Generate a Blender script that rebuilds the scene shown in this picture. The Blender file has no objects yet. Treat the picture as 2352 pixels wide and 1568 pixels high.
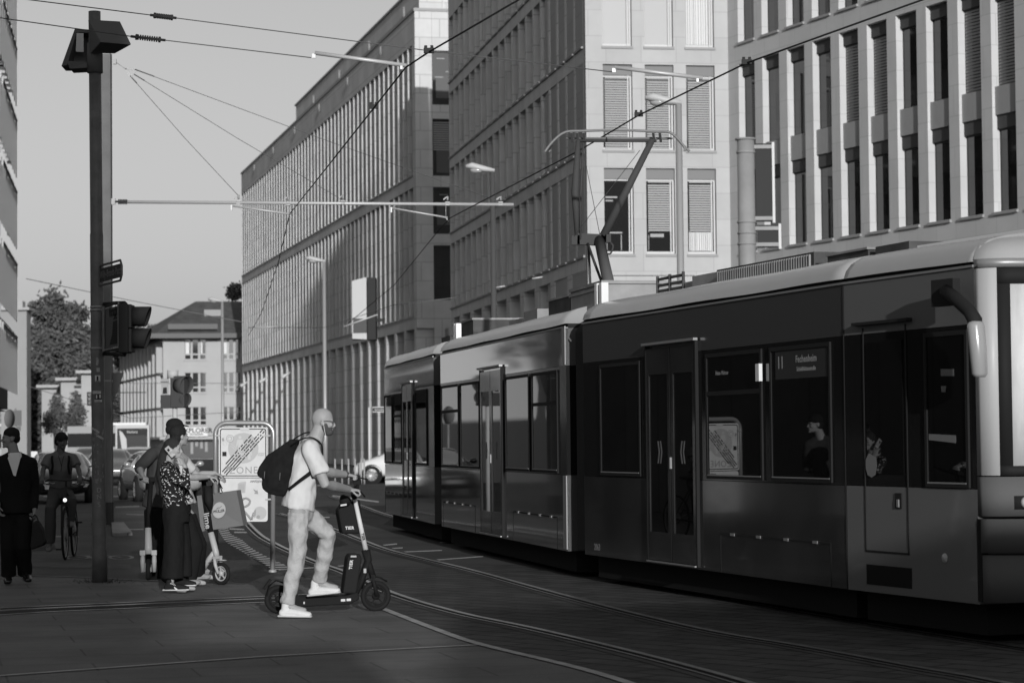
import bpy, bmesh, math, random
from math import sin, cos, tan, pi, radians, sqrt, atan2
from mathutils import Vector, Matrix, noise, Euler
V = Vector
scene = bpy.context.scene
COL = scene.collection
# ---------------------------------------------------------------- camera
F, CX, CY, CAMH = 5553.0, 1176.0, 784.0, 1.55
PITCH, ROLL = math.atan(0.0405), 0.010
_F = V((0, cos(PITCH), sin(PITCH))); _R0 = V((1, 0, 0)); _U0 = V((0, -sin(PITCH), cos(PITCH)))
_R = cos(ROLL)*_R0 - sin(ROLL)*_U0; _U = cos(ROLL)*_U0 + sin(ROLL)*_R0
CAM = V((0, 0, CAMH))
cam_d = bpy.data.cameras.new("camera"); cam = bpy.data.objects.new("camera", cam_d); COL.objects.link(cam)
cam.matrix_world = Matrix(((_R.x, _U.x, -_F.x, 0), (_R.y, _U.y, -_F.y, 0), (_R.z, _U.z, -_F.z, CAMH), (0, 0, 0, 1)))
cam_d.sensor_width = 36; cam_d.sensor_fit = 'HORIZONTAL'; cam_d.lens = 36*F/2352; cam_d.clip_end = 6000; cam_d.clip_start = 0.3
cam_d.dof.use_dof = True; cam_d.dof.focus_distance = 25; cam_d.dof.aperture_fstop = 4.0
scene.camera = cam
# ---------------------------------------------------------------- world and sun
SUN_AZ, SUN_EL = radians(9.7), radians(11)      # azimuth from straight behind the camera towards its right
world = bpy.data.worlds.new("World"); scene.world = world; world.use_nodes = True
wn = world.node_tree.nodes; wl = world.node_tree.links
bgn = wn['Background']; sky = wn.new('ShaderNodeTexSky'); sky.sky_type = 'NISHITA'; sky.sun_disc = False
sky.sun_elevation = SUN_EL; sky.sun_rotation = pi - SUN_AZ; sky.air_density = 1.0; sky.dust_density = 2.2; sky.ozone_density = 1.0
bw = wn.new('ShaderNodeRGBToBW'); wl.new(sky.outputs[0], bw.inputs[0]); pw = wn.new('ShaderNodeMath'); pw.operation = 'POWER'; pw.inputs[1].default_value = 0.72; wl.new(bw.outputs[0], pw.inputs[0]); mu = wn.new('ShaderNodeMath'); mu.operation = 'MULTIPLY'; mu.inputs[1].default_value = 1.50; wl.new(pw.outputs[0], mu.inputs[0]); wl.new(mu.outputs[0], bgn.inputs[0])
bgn.inputs[1].default_value = 0.127
sun_dir = V((sin(SUN_AZ)*cos(SUN_EL), -cos(SUN_AZ)*cos(SUN_EL), sin(SUN_EL)))
sd = bpy.data.lights.new("sun", 'SUN'); sd.energy = 4.2; sd.angle = radians(0.5); sd.color = (1, 1, 1)
so = bpy.data.objects.new("sun", sd); COL.objects.link(so); so.rotation_euler = sun_dir.to_track_quat('Z', 'Y').to_euler(); so.location = (30, -60, 40)
scene.view_settings.view_transform = 'Standard'; scene.view_settings.look = 'None'; scene.view_settings.gamma = 1.0
scene.view_settings.exposure = 0.0
# ---------------------------------------------------------------- pixel helpers (photo at 2352x1568)
def ray(px, py):
    return _F + (px-CX)/F*_R + (CY-py)/F*_U
def at(px, py, Y):
    d = ray(px, py); return CAM + d*(Y/d.y)
def gnd(px, py, z=0.0):
    d = ray(px, py); return CAM + d*((z-CAMH)/d.z)
def atz(px, py, z):
    d = ray(px, py); return CAM + d*((z-CAMH)/d.z)
# ---------------------------------------------------------------- materials
_M = {}
def mat(name, c, rough=0.7, metal=0.0, noise_amp=0.0, noise_scale=3.0, bump=0.0, bump_scale=20.0, spec=0.5, coat=0.0, emit=0.0, brick=None, trans=0.0, stretch=None, alpha=None):
    if name in _M: return _M[name]
    if metal == 0 and coat == 0 and rough >= .35: spec = min(spec, .18)
    if metal == 0 and coat == 0 and rough >= .35 and c < .15 and name != 'pole_paint': rough = max(rough, .75); spec = min(spec, .12)
    m = bpy.data.materials.new(name); m.use_nodes = True; _M[name] = m
    nt = m.node_tree; n = nt.nodes; l = nt.links; b = n['Principled BSDF']
    b.inputs['Base Color'].default_value = (c, c, c, 1); b.inputs['Roughness'].default_value = rough; b.inputs['Metallic'].default_value = metal
    b.inputs['Specular IOR Level'].default_value = spec; b.inputs['Coat Weight'].default_value = coat; b.inputs['Coat Roughness'].default_value = 0.05
    b.inputs['Transmission Weight'].default_value = trans
    if emit: b.inputs['Emission Color'].default_value = (1, 1, 1, 1); b.inputs['Emission Strength'].default_value = emit
    if alpha is not None: b.inputs['Alpha'].default_value = alpha
    tc = n.new('ShaderNodeTexCoord'); src = tc.outputs['Object']
    if stretch:
        mp = n.new('ShaderNodeMapping'); mp.inputs['Scale'].default_value = stretch; l.new(src, mp.inputs[0]); src = mp.outputs[0]
    val = None
    if noise_amp:
        nz = n.new('ShaderNodeTexNoise'); nz.inputs['Scale'].default_value = noise_scale; nz.inputs['Detail'].default_value = 6; nz.inputs['Roughness'].default_value = 0.62
        l.new(src, nz.inputs['Vector'])
        mr = n.new('ShaderNodeMapRange'); mr.inputs[1].default_value = 0.3; mr.inputs[2].default_value = 0.7
        mr.inputs[3].default_value = c*(1-noise_amp); mr.inputs[4].default_value = c*(1+noise_amp); l.new(nz.outputs[0], mr.inputs[0]); val = mr.outputs[0]
    if brick:   # (width, height, mortar, plane, dark factor, variation)
        bwid, bh, mo, plane, dk, var = brick
        sx = n.new('ShaderNodeSeparateXYZ'); l.new(tc.outputs['Object'], sx.inputs[0]); cx = n.new('ShaderNodeCombineXYZ')
        if plane == 'wall':
            ad = n.new('ShaderNodeMath'); ad.operation = 'ADD'; l.new(sx.outputs[0], ad.inputs[0]); l.new(sx.outputs[1], ad.inputs[1])
            l.new(ad.outputs[0], cx.inputs[0]); l.new(sx.outputs[2], cx.inputs[1])
        else:
            l.new(sx.outputs[0], cx.inputs[0]); l.new(sx.outputs[1], cx.inputs[1])
            if plane != 'flat':
                mp2 = n.new('ShaderNodeMapping'); mp2.inputs['Rotation'].default_value = (0, 0, plane); l.new(cx.outputs[0], mp2.inputs[0]); cx = mp2
        bt = n.new('ShaderNodeTexBrick'); bt.offset = 0.5; bt.inputs['Scale'].default_value = 1.0
        bt.inputs['Brick Width'].default_value = bwid; bt.inputs['Row Height'].default_value = bh; bt.inputs['Mortar Size'].default_value = mo
        bt.inputs['Mortar Smooth'].default_value = 0.3; bt.inputs['Bias'].default_value = 0.0
        bt.inputs['Color1'].default_value = (1-var,)*3+(1,); bt.inputs['Color2'].default_value = (1+var,)*3+(1,); bt.inputs['Mortar'].default_value = (dk,)*3+(1,)
        l.new(cx.outputs[0], bt.inputs['Vector'])
        mul = n.new('ShaderNodeMix'); mul.data_type = 'RGBA'; mul.blend_type = 'MULTIPLY'; mul.inputs[0].default_value = 1.0
        if val: l.new(val, mul.inputs[6])
        else: mul.inputs[6].default_value = (c, c, c, 1)
        l.new(bt.outputs[0], mul.inputs[7]); l.new(mul.outputs[2], b.inputs['Base Color'])
    elif val:
        l.new(val, b.inputs['Base Color'])
    if bump:
        nb = n.new('ShaderNodeTexNoise'); nb.inputs['Scale'].default_value = bump_scale; nb.inputs['Detail'].default_value = 5; l.new(src, nb.inputs['Vector'])
        bp = n.new('ShaderNodeBump'); bp.inputs['Strength'].default_value = bump; bp.inputs['Distance'].default_value = 0.02
        l.new(nb.outputs[0], bp.inputs['Height']); l.new(bp.outputs[0], b.inputs['Normal'])
    return m
# ---------------------------------------------------------------- objects
def settag(o, label=None, cat=None, group=None, kind=None):
    if label: o['label'] = label
    if cat: o['category'] = cat
    if group: o['group'] = group
    if kind: o['kind'] = kind
    return o
MW = {}
class MB:
    """collects shapes into one mesh"""
    def __init__(s): s.v = []; s.f = []; s.m = []; s.mi = 0; s.sm = []
    def add(s, vs, fs, smooth=False):
        k = len(s.v); s.v += [V(a) for a in vs]; s.f += [tuple(i+k for i in f) for f in fs]; s.m += [s.mi]*len(fs); s.sm += [smooth]*len(fs); return s
    def box(s, x0, x1, y0, y1, z0, z1):
        return s.add([(x0,y0,z0),(x1,y0,z0),(x1,y1,z0),(x0,y1,z0),(x0,y0,z1),(x1,y0,z1),(x1,y1,z1),(x0,y1,z1)],
              [(0,3,2,1),(4,5,6,7),(0,1,5,4),(1,2,6,5),(2,3,7,6),(3,0,4,7)])
    def obox(s, c, ax, ay, az):   # oriented box by centre and half vectors
        c = V(c); ax = V(ax); ay = V(ay); az = V(az); vs = []
        for k in (-1, 1):
            for (i, j) in ((-1,-1),(1,-1),(1,1),(-1,1)): vs.append(c+ax*i+ay*j+az*k)
        return s.add(vs, [(0,3,2,1),(4,5,6,7),(0,1,5,4),(1,2,6,5),(2,3,7,6),(3,0,4,7)])
    def beam(s, p, q, w, h=None, up=(0,0,1)):
        p = V(p); q = V(q); h = h or w; d = (q-p); t = d.normalized(); a = t.cross(V(up))
        if a.length < 1e-4: a = t.cross(V((1,0,0)))
        a.normalize(); b = a.cross(t).normalized(); return s.obox((p+q)/2, a*w/2, d/2, b*h/2)
    def quad(s, a, b, c, d): return s.add([a,b,c,d], [(0,1,2,3)])
    def poly(s, pts): return s.add(pts, [tuple(range(len(pts)))])
    def prism(s, pts, off):  # polygon extruded by vector off
        n = len(pts); off = V(off); vs = [V(p) for p in pts] + [V(p)+off for p in pts]
        return s.add(vs, [tuple(range(n-1,-1,-1)), tuple(range(n,2*n))] + [(i,(i+1)%n,(i+1)%n+n,i+n) for i in range(n)])
    def ring(s, pts, radii, seg=10, cap=True, ref=None, round_ends=False, closed=False):
        """loft of elliptical rings along pts; radii: r or (ra, rb) with ra along ref-ish side, rb the other"""
        P = [V(p) for p in pts]; R = [(r, r) if not isinstance(r, (tuple, list)) else r for r in radii]
        n = len(P)
        if round_ends and n >= 2:
            t0 = (P[1]-P[0]).normalized(); t1 = (P[-1]-P[-2]).normalized(); r0 = min(R[0]); r1 = min(R[-1]); a = []; ar = []; b_ = []; br = []
            for k in (88, 60, 32): a.append(P[0]-t0*r0*sin(radians(k))); ar.append((R[0][0]*cos(radians(k)), R[0][1]*cos(radians(k))))
            for k in (32, 60, 88): b_.append(P[-1]+t1*r1*sin(radians(k))); br.append((R[-1][0]*cos(radians(k)), R[-1][1]*cos(radians(k))))
            P = a+P+b_; R = ar+R+br; n = len(P)
        vs = []; fs = []; prev = None
        for i in range(n):
            if closed: t = (P[(i+1)%n]-P[i-1])
            elif i == 0: t = P[1]-P[0]
            elif i == n-1: t = P[-1]-P[-2]
            else: t = (P[i+1]-P[i]).normalized()+(P[i]-P[i-1]).normalized()
            if t.length < 1e-9: t = V((0,0,1))
            t.normalize()
            if ref is not None:
                a = V(ref) - t*V(ref).dot(t)
                if a.length < 1e-3: a = prev or t.orthogonal()
            elif prev is None: a = t.orthogonal() if abs(t.z) > 0.9 else t.cross(V((0,0,1)))
            else: a = prev - t*prev.dot(t)
            if a.length < 1e-6: a = t.orthogonal()
            a.normalize(); prev = a; b = t.cross(a)
            for k in range(seg):
                an = 2*pi*k/seg; vs.append(P[i]+a*R[i][0]*cos(an)+b*R[i][1]*sin(an))
        m = n if closed else n-1
        for i in range(m):
            j = (i+1) % n
            for k in range(seg):
                k2 = (k+1) % seg; fs.append((i*seg+k, i*seg+k2, j*seg+k2, j*seg+k))
        if cap and not closed: fs.append(tuple(range(seg-1,-1,-1))); fs.append(tuple((n-1)*seg+k for k in range(seg)))
        return s.add(vs, fs, True)
    def tube(s, pts, r, seg=8, **k): return s.ring(pts, [r]*len(pts), seg, **k)
    def cyl(s, p, q, r, r2=None, seg=14): return s.ring([p, q], [r, r if r2 is None else r2], seg)
    def lathe(s, c, axis, prof, seg=24, ref=None):   # prof: (radius, distance along axis)
        c = V(c); axis = V(axis).normalized(); return s.ring_prof(c, axis, prof, seg)
    def ring_prof(s, c, axis, prof, seg):
        a = axis.orthogonal().normalized(); b = axis.cross(a); vs = []; fs = []
        for (r, h) in prof:
            for k in range(seg): an = 2*pi*k/seg; vs.append(c+axis*h+(a*cos(an)+b*sin(an))*r)
        for i in range(len(prof)-1):
            for k in range(seg): k2 = (k+1)%seg; fs.append((i*seg+k, i*seg+k2, (i+1)*seg+k2, (i+1)*seg+k))
        return s.add(vs, fs, True)
    def ball(s, c, rx, ry=None, rz=None, seg=12, rot=None):
        ry = ry or rx; rz = rz or rx; c = V(c); vs = []; fs = []; n = max(6, seg//2+2)
        for i in range(n+1):
            ph = pi*i/n
            for k in range(seg):
                th = 2*pi*k/seg; p = V((rx*sin(ph)*cos(th), ry*sin(ph)*sin(th), rz*cos(ph)))
                if rot: p = rot @ p
                vs.append(c+p)
        for i in range(n):
            for k in range(seg): k2 = (k+1)%seg; fs.append((i*seg+k, (i+1)*seg+k, (i+1)*seg+k2, i*seg+k2))
        return s.add(vs, fs, True)
    def mesh(s, name, mats, Minv=None):
        me = bpy.data.meshes.new(name); vs = s.v if Minv is None else [Minv @ a for a in s.v]
        me.from_pydata([tuple(a) for a in vs], [], s.f)
        for m in (mats if isinstance(mats, (list, tuple)) else [mats]): me.materials.append(m)
        me.polygons.foreach_set('material_index', s.m); me.polygons.foreach_set('use_smooth', s.sm)
        me.update(); return me
def clean(me, dist=1e-5):
    bm = bmesh.new(); bm.from_mesh(me); bmesh.ops.remove_doubles(bm, verts=bm.verts, dist=dist); bmesh.ops.recalc_face_normals(bm, faces=bm.faces); bm.to_mesh(me); bm.free(); return me
class Thing:
    def __init__(s, name, label, cat, loc=(0,0,0), rz=0.0, group=None, kind=None, M=None):
        s.o = bpy.data.objects.new(name, None); COL.objects.link(s.o); s.o.empty_display_size = 0.3
        s.M = M if M is not None else Matrix.Translation(V(loc)) @ Matrix.Rotation(rz, 4, 'Z'); s.o.matrix_world = s.M; s.Mi = s.M.inverted()
        settag(s.o, label, cat, group, kind)
    def part(s, name, mb, mats, world=False, parent=None, label=None, kind=None, cl=True, bevel=0, autosm=None):
        me = mb.mesh(name, mats, s.Mi if world else None) if isinstance(mb, MB) else mb
        if cl and isinstance(mb, MB): clean(me)
        o = bpy.data.objects.new(name, me); COL.objects.link(o); o.parent = parent or s.o
        if bevel:
            b = o.modifiers.new('bevel', 'BEVEL'); b.width = bevel; b.segments = 2; b.limit_method = 'ANGLE'; b.angle_limit = radians(40)
        if label: o['label'] = label
        if kind: o['kind'] = kind
        return o
    def inst(s, name, src, mtx, parent=None):
        o = bpy.data.objects.new(name, src); COL.objects.link(o); o.parent = parent or s.o; o.matrix_local = mtx; return o
def solo(name, mb, mats, label=None, cat=None, group=None, kind=None, base=None, cl=True):
    base = V(base) if base is not None else V((0,0,0)); me = mb.mesh(name, mats, Matrix.Translation(-base))
    if cl: clean(me)
    o = bpy.data.objects.new(name, me); o.location = base; COL.objects.link(o); return settag(o, label, cat, group, kind)
def copy_tree(o, M=None, label=None, parent=None):
    c = o.copy(); COL.objects.link(c); c.parent = parent
    if parent is not None: c.matrix_local = o.matrix_local
    if M is not None: c.matrix_world = M
    if label: c['label'] = label
    for ch in [x for x in bpy.data.objects if x.parent == o]: copy_tree(ch, None, None, c)
    return c
_TXT = {}
def text_mb(txt, size, depth=0.0, font_space=1.0, bold=0.0, shear=0.0, align='CENTER'):
    key = (txt, size, depth, font_space, bold, shear, align)
    cu = bpy.data.curves.new('t', 'FONT'); cu.body = txt; cu.size = size; cu.extrude = depth; cu.space_character = font_space; cu.offset = bold; cu.shear = shear
    cu.align_x = align; cu.align_y = 'CENTER'; cu.resolution_u = 3
    o = bpy.data.objects.new('t', cu); COL.objects.link(o); dg = bpy.context.evaluated_depsgraph_get(); dg.update()
    me = bpy.data.meshes.new_from_object(o.evaluated_get(dg)); bpy.data.objects.remove(o); bpy.data.curves.remove(cu)
    mb = MB(); mb.v = [v.co.copy() for v in me.vertices]; mb.f = [tuple(p.vertices) for p in me.polygons]; mb.m = [0]*len(mb.f); mb.sm = [False]*len(mb.f); bpy.data.meshes.remove(me)
    return mb
def place(mb, src, o, ex, ey, mi=None, jitter=None):
    """adds src (flat in xy) to mb with origin o and axes ex, ey"""
    o = V(o); ex = V(ex).normalized(); ey = V(ey).normalized(); ez = ex.cross(ey); k = len(mb.v)
    mb.v += [o+ex*p.x+ey*p.y+ez*p.z for p in src.v]; mb.f += [tuple(i+k for i in f) for f in src.f]; mb.m += [mb.mi if mi is None else mi]*len(src.f); mb.sm += [False]*len(src.f)
def remesh(mb, voxel, smooth_it=4, mats=None, name='m', factor=0.5, noise_f=None):
    me = mb.mesh('tmp', []); o = bpy.data.objects.new('tmp', me); COL.objects.link(o)
    r = o.modifiers.new('r', 'REMESH'); r.mode = 'VOXEL'; r.voxel_size = voxel; r.use_smooth_shade = True
    sm = o.modifiers.new('s', 'SMOOTH'); sm.iterations = smooth_it; sm.factor = factor
    dg = bpy.context.evaluated_depsgraph_get(); dg.update(); out = bpy.data.meshes.new_from_object(o.evaluated_get(dg)); out.name = name
    bpy.data.objects.remove(o); bpy.data.meshes.remove(me)
    if noise_f:
        nn = [v.normal.copy() for v in out.vertices]
        for v, nm in zip(out.vertices, nn): v.co += nm*noise_f(v.co)
    out.materials.clear()
    for m in (mats if isinstance(mats, (list, tuple)) else [mats]): out.materials.append(m)
    out.polygons.foreach_set('use_smooth', [True]*len(out.polygons)); out.update(); return out
# ================================================================ ground
asphalt = mat('asphalt', 0.06, 0.75, noise_amp=0.25, noise_scale=0.6, bump=0.5, bump_scale=60, spec=0.4)
paving = mat('paving_slabs', 0.115, 0.62, noise_amp=0.22, noise_scale=1.2, bump=0.5, bump_scale=45, brick=(1.25, 0.62, 0.010, radians(-14), 0.62, 0.06), spec=0.45)
setts = mat('track_bed_blocks', 0.052, 0.6, noise_amp=0.35, noise_scale=2.2, bump=0.8, bump_scale=9, brick=(0.62, 0.27, 0.02, radians(48), 0.25, 0.16), spec=0.5)
mat('pale_joint', 0.30, .6, noise_amp=.35, noise_scale=5); kerbm = mat('kerb_stone', 0.19, 0.7, noise_amp=0.15, noise_scale=4, brick=(1.0, 50, 0.012, 'flat', 0.5, 0.06))
paintm = mat('road_paint', 0.42, 0.6, noise_amp=0.35, noise_scale=7)
paintd = mat('worn_road_paint', 0.17, 0.65, noise_amp=0.5, noise_scale=9)
steel = mat('rail_steel', 0.42, 0.30, metal=1.0, noise_amp=0.3, noise_scale=5)
groovem = mat('rail_groove', 0.012, 0.9)
def struct(name, mb, m): return solo(name, mb, m, kind='structure')
g = MB(); g.quad((-3000,-1200,0),(3000,-1200,0),(3000,5000,0),(-3000,5000,0)); struct('ground', g, asphalt)
def flat(pts, z): return [gnd(x, y)+V((0,0,z)) for x, y in pts]
def tri_poly(mb, pts):
    """triangulated flat polygon"""
    from mathutils.geometry import tessellate_polygon
    tr = tessellate_polygon([pts]); mb.add(pts, [tuple(t) for t in tr])
    return mb
g = MB(); tri_poly(g, flat([(-700,1316),(60,1322),(330,1334),(560,1343),(610,1322),(640,1316),(760,1335),(883,1401),(1010,1449),(1106,1481),(1340,1538),(1500,1590),(1700,1700),(1700,2400),(-700,2400)], .004)); struct('pavement', g, paving)
g = MB(); tri_poly(g, flat([(648,1316),(760,1302),(870,1303),(1240,1296),(1700,1335),(2900,1480),(2900,2400),(1704,2400),(1704,1700),(1504,1590),(1344,1538),(1110,1481),(1014,1449),(887,1401),(764,1335)], .004)); struct('track_bed', g, setts)
def ribbon(mb, pts, w, z=0.008, h=None):
    P = [V((p[0], p[1], 0)) for p in pts]; L = []; Rr = []
    for i, p in enumerate(P):
        t = (P[min(i+1, len(P)-1)]-P[max(i-1, 0)]).normalized(); nrm = V((-t.y, t.x, 0)); L.append(p+nrm*w/2); Rr.append(p-nrm*w/2)
    for i in range(len(P)-1):
        a, b, c, d = L[i]+V((0,0,z)), L[i+1]+V((0,0,z)), Rr[i+1]+V((0,0,z)), Rr[i]+V((0,0,z)); mb.quad(a, d, c, b)
    return mb
def spline(pts, n=8):
    P = [V(p) for p in pts]; out = []
    for i in range(len(P)-1):
        p0 = P[max(i-1,0)]; p1 = P[i]; p2 = P[i+1]; p3 = P[min(i+2, len(P)-1)]
        for k in range(n):
            t = k/n; out.append(0.5*((2*p1)+(p2-p0)*t+(2*p0-5*p1+4*p2-p3)*t*t+(3*p1-p0-3*p2+p3)*t**3))
    out.append(P[-1]); return out
def offs(P, d):
    out = []
    for i, p in enumerate(P):
        t = (P[min(i+1, len(P)-1)]-P[max(i-1, 0)]).normalized(); out.append(p+V((-t.y, t.x, 0))*d)
    return out
railA = [(640,1180),(700,1196),(771,1218),(826,1240),(900,1267),(1079,1311),(1216,1349),(1422,1404),(1628,1452),(1835,1487),(2110,1538),(2247,1562),(2500,1615)]
railB = [(560,1180),(566,1199),(596,1230),(630,1250),(658,1264),(720,1291),(788,1315),(898,1364),(1044,1408),(1216,1445),(1422,1494),(1628,1548),(1800,1600),(2100,1700)]
railC = [(760,1140),(826,1161),(881,1181),(1000,1215),(1200,1275),(1500,1345),(1900,1420),(2400,1500)]
railD = [(-300,1430),(0,1405),(300,1391),(610,1377),(760,1370)]
def rail(pts, zoff=0.0):
    P = spline([gnd(x, y) for x, y in pts], 6)
    t = Thing('tram_rail', 'x', 'rail', P[0]); t.o.pop('label'); t.o.pop('category'); t.o['kind'] = 'structure'
    a = MB(); ribbon(a, P, 0.30, 0.008); t.part('rail_bedding', a, mat('rail_bedding', 0.05, 0.7, noise_amp=0.4, noise_scale=3), world=True)
    b = MB(); ribbon(b, offs(P, 0.035), 0.055, 0.016); ribbon(b, offs(P, -0.065), 0.02, 0.016); t.part('rail_head', b, steel, world=True)
    c = MB(); ribbon(c, offs(P, -0.025), 0.05, 0.012); t.part('rail_groove', c, groovem, world=True)
    return t
for r_ in (railA, railB, railC): rail(r_)
tD = rail(railD)
PD = spline([gnd(x, y) for x, y in railD], 6); a = MB(); ribbon(a, PD, 0.86, 0.0065); tD.part('rail_bedding', a, mat('rail_bedding_dark', .028, .8), world=True)
b = MB(); ribbon(b, offs(PD, .40), .045, .010); ribbon(b, offs(PD, -.40), .045, .010); tD.part('rail_edge', b, steel, world=True)
patchm = mat('asphalt_patch', 0.035, 0.85, noise_amp=.3, noise_scale=2, bump=.6, bump_scale=70); patchl = mat('asphalt_patch_pale', 0.085, 0.8, noise_amp=.25, noise_scale=2, bump=.6, bump_scale=70)
g = MB(); g.add([], [])
for q_ in ([(20,1245),(120,1240),(130,1262),(10,1270)], [(262,1150),(340,1146),(350,1158),(262,1166)], [(690,1240),(760,1228),(800,1250),(720,1268)], [(900,1190),(990,1200),(960,1215),(880,1204)]): g.poly([gnd(x, y)+V((0,0,.003)) for x, y in q_[::-1]])
struct('asphalt_repairs', g, patchm)
g = MB()
for q_ in ([(150,1180),(330,1172),(335,1186),(140,1196)], [(660,1170),(740,1160),(760,1175),(690,1188)], [(60,1290),(300,1296),(300,1306),(50,1302)]): g.poly([gnd(x, y)+V((0,0,.0035)) for x, y in q_[::-1]])
struct('asphalt_repairs', g, patchl)
g = MB(); ribbon(g, spline([gnd(x, y) for x, y in [(878,1399),(1010,1450),(1106,1482),(1340,1539),(1500,1592),(1700,1690)]], 5), 0.075, 0.012); struct('kerb_strip', g, mat('pale_joint', 0.42))
g = MB(); ribbon(g, [gnd(x, y) for x, y in [(-200,1572),(0,1554),(300,1532),(600,1510),(850,1496),(1095,1483)]], 0.05, 0.012); struct('pavement_joint_line', g, mat('pale_joint', 0.42))
# kerb between the pavement and the cycle lane
g = MB(); ribbon(g, [gnd(x, y) for x, y in [(0,1322),(150,1325),(330,1334),(470,1340)]], 0.12, 0.012); struct('pavement_edge_strip', g, mat('edge_stone', 0.12, 0.7, noise_amp=0.3, noise_scale=2))
def mark(name, quads, m=paintm):
    mb = MB()
    for q in quads: mb.poly([gnd(x, y)+V((0,0,0.006)) for x, y in q])
    return struct(name, mb, m)
# hatched marking beside the rails
L_ = [(500,1214),(508,1229),(522,1247),(548,1262),(573,1277),(600,1292),(628,1310)]; Rr_ = [(523,1208),(530,1226),(556,1240),(573,1255),(600,1272),(640,1291),(680,1309)]
qs = []; sl = spline([V((x,y,0)) for x, y in L_], 4); sr = spline([V((x,y,0)) for x, y in Rr_], 4)
for i in range(0, len(sl)-1):
    a, b = sl[i], sr[i]; c, d = sl[i]+(sl[i+1]-sl[i])*.5, sr[i]+(sr[i+1]-sr[i])*.5
    qs.append([(a.x,a.y),(b.x,b.y),(d.x,d.y),(c.x,c.y)][::-1])
mark('hatched_road_marking', qs)
def bar(x0, y0, x1, y1, w): return [(x0,y0),(x1,y1),(x1,y1+w),(x0,y0+w)][::-1]
mark('road_dashes', [bar(527,1213,575,1215,3), bar(538,1221,580,1221,3), bar(650,1138,692,1138,2.5), bar(684,1161,714,1161,2), bar(684,1176,714,1176,2.5),
   bar(764,1137,870,1151,3), bar(880,1251,912,1248,2.5), bar(893,1259,925,1257,2.5), bar(895,1268,1015,1263,2), bar(965,1288,1110,1277,2), bar(1010,1245,1040,1242,2),
   bar(640,1308,830,1296,2), bar(700,1113,800,1116,2), bar(730,1187,757,1187,2), bar(735,1206,760,1206,2)])
mark('worn_road_dashes', [bar(250,1116,330,1120,3), bar(255,1138,340,1140,3), bar(100,1138,160,1132,4), bar(265,1163,320,1161,3), bar(265,1215,330,1214,3), bar(60,1110,180,1118,2), bar(290,1180,330,1181,2), bar(40,1230,180,1231,3), bar(700,1090,850,1092,3), bar(650,1150,690,1165,4)], paintd)
# painted bicycle symbol on the cycle lane
g = MB()
def ell(cx, cy, rx, ry, w, a0=0, a1=360):
    P = [gnd(cx+rx*cos(radians(a)), cy+ry*sin(radians(a))) for a in range(a0, a1+1, 12)]; ribbon(g, P, w, 0.006)
ell(178,1280,26,4.2,.05); ell(278,1280,26,4.5,.05)
ribbon(g, [gnd(x, y) for x, y in [(178,1280),(215,1283),(240,1277),(200,1276),(215,1283)]], .05, 0.0065); ribbon(g, [gnd(x, y) for x, y in [(278,1280),(244,1276),(240,1273)]], .05, 0.0065)
struct('cycle_lane_symbol', g, paintd)
# ================================================================ buildings
stone = mat('limestone_cladding', 0.56, 0.8, noise_amp=0.10, noise_scale=0.9, bump=0.15, bump_scale=12, brick=(1.25, 1.24, 0.018, 'wall', 0.55, 0.05), spec=0.3)
stone_f = mat('front_limestone_cladding', 0.36, 0.8, noise_amp=0.06, noise_scale=0.8, bump=0.1, bump_scale=12, brick=(1.3, 0.94, 0.014, 'wall', 0.80, 0.03), spec=0.3)  # sunlit copy of the block's stone, darkened against full sun
stone_lift = mat('lightened_limestone_cladding', 0.44, 0.8, noise_amp=0.06, noise_scale=0.8, bump=0.1, bump_scale=12, brick=(1.3, 0.94, 0.014, 'wall', 0.80, 0.03), spec=0.3)  # grazing-lit copy of that stone, lightened to brighten the right facade
stone_d = mat('far_limestone_cladding', 0.44, 0.8, noise_amp=0.12, noise_scale=0.5, brick=(2.2, 1.0, 0.03, 'wall', 0.72, 0.05), spec=0.3)
glass = mat('window_glass', 0.015, 0.04, spec=0.9)
glass_sky = mat('window_glass_painted_sky', 0.28, 0.06, spec=0.9, coat=1.0)  # pale base imitates sky mirrored in the top row panes
frame_d = mat('dark_window_frame', 0.05, 0.4, spec=0.5)
frame_l = mat('light_window_frame', 0.45, 0.45)
headm = mat('blind_box_metal', 0.15, 0.5)
blindm = mat('blind_slats', 0.27, 0.5)
sparm = mat('spandrel_panel', 0.26, 0.45, noise_amp=0.05, noise_scale=1)
sillm = mat('stone_sill', 0.26, 0.7)
def frame_matrix(p0, dirv):
    """local x along dirv (horizontal), y inwards (left of x seen from above), z up"""
    d = V((dirv[0], dirv[1], 0)).normalized(); n = V((-d.y, d.x, 0))
    return Matrix(((d.x, n.x, 0, p0[0]), (d.y, n.y, 0, p0[1]), (0, 0, 1, 0), (0, 0, 0, 1)))
def pane_mesh(name, w, h, style='plain', fr=0.05, seed=0, frd=0.05):
    """window mesh: origin bottom centre, face towards -y"""
    mb = MB(); rnd = random.Random(seed)
    mb.mi = 1
    mb.box(-w/2, -w/2+fr, -frd, 0, 0, h); mb.box(w/2-fr, w/2, -frd, 0, 0, h); mb.box(-w/2+fr, w/2-fr, -frd, 0, 0, fr); mb.box(-w/2+fr, w/2-fr, -frd, 0, h-fr, h)
    mb.mi = 0; mb.box(-w/2+fr, w/2-fr, -frd+0.012, -frd+0.02, fr, h-fr)
    return mb.mesh(name, [glass, frame_d])
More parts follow.
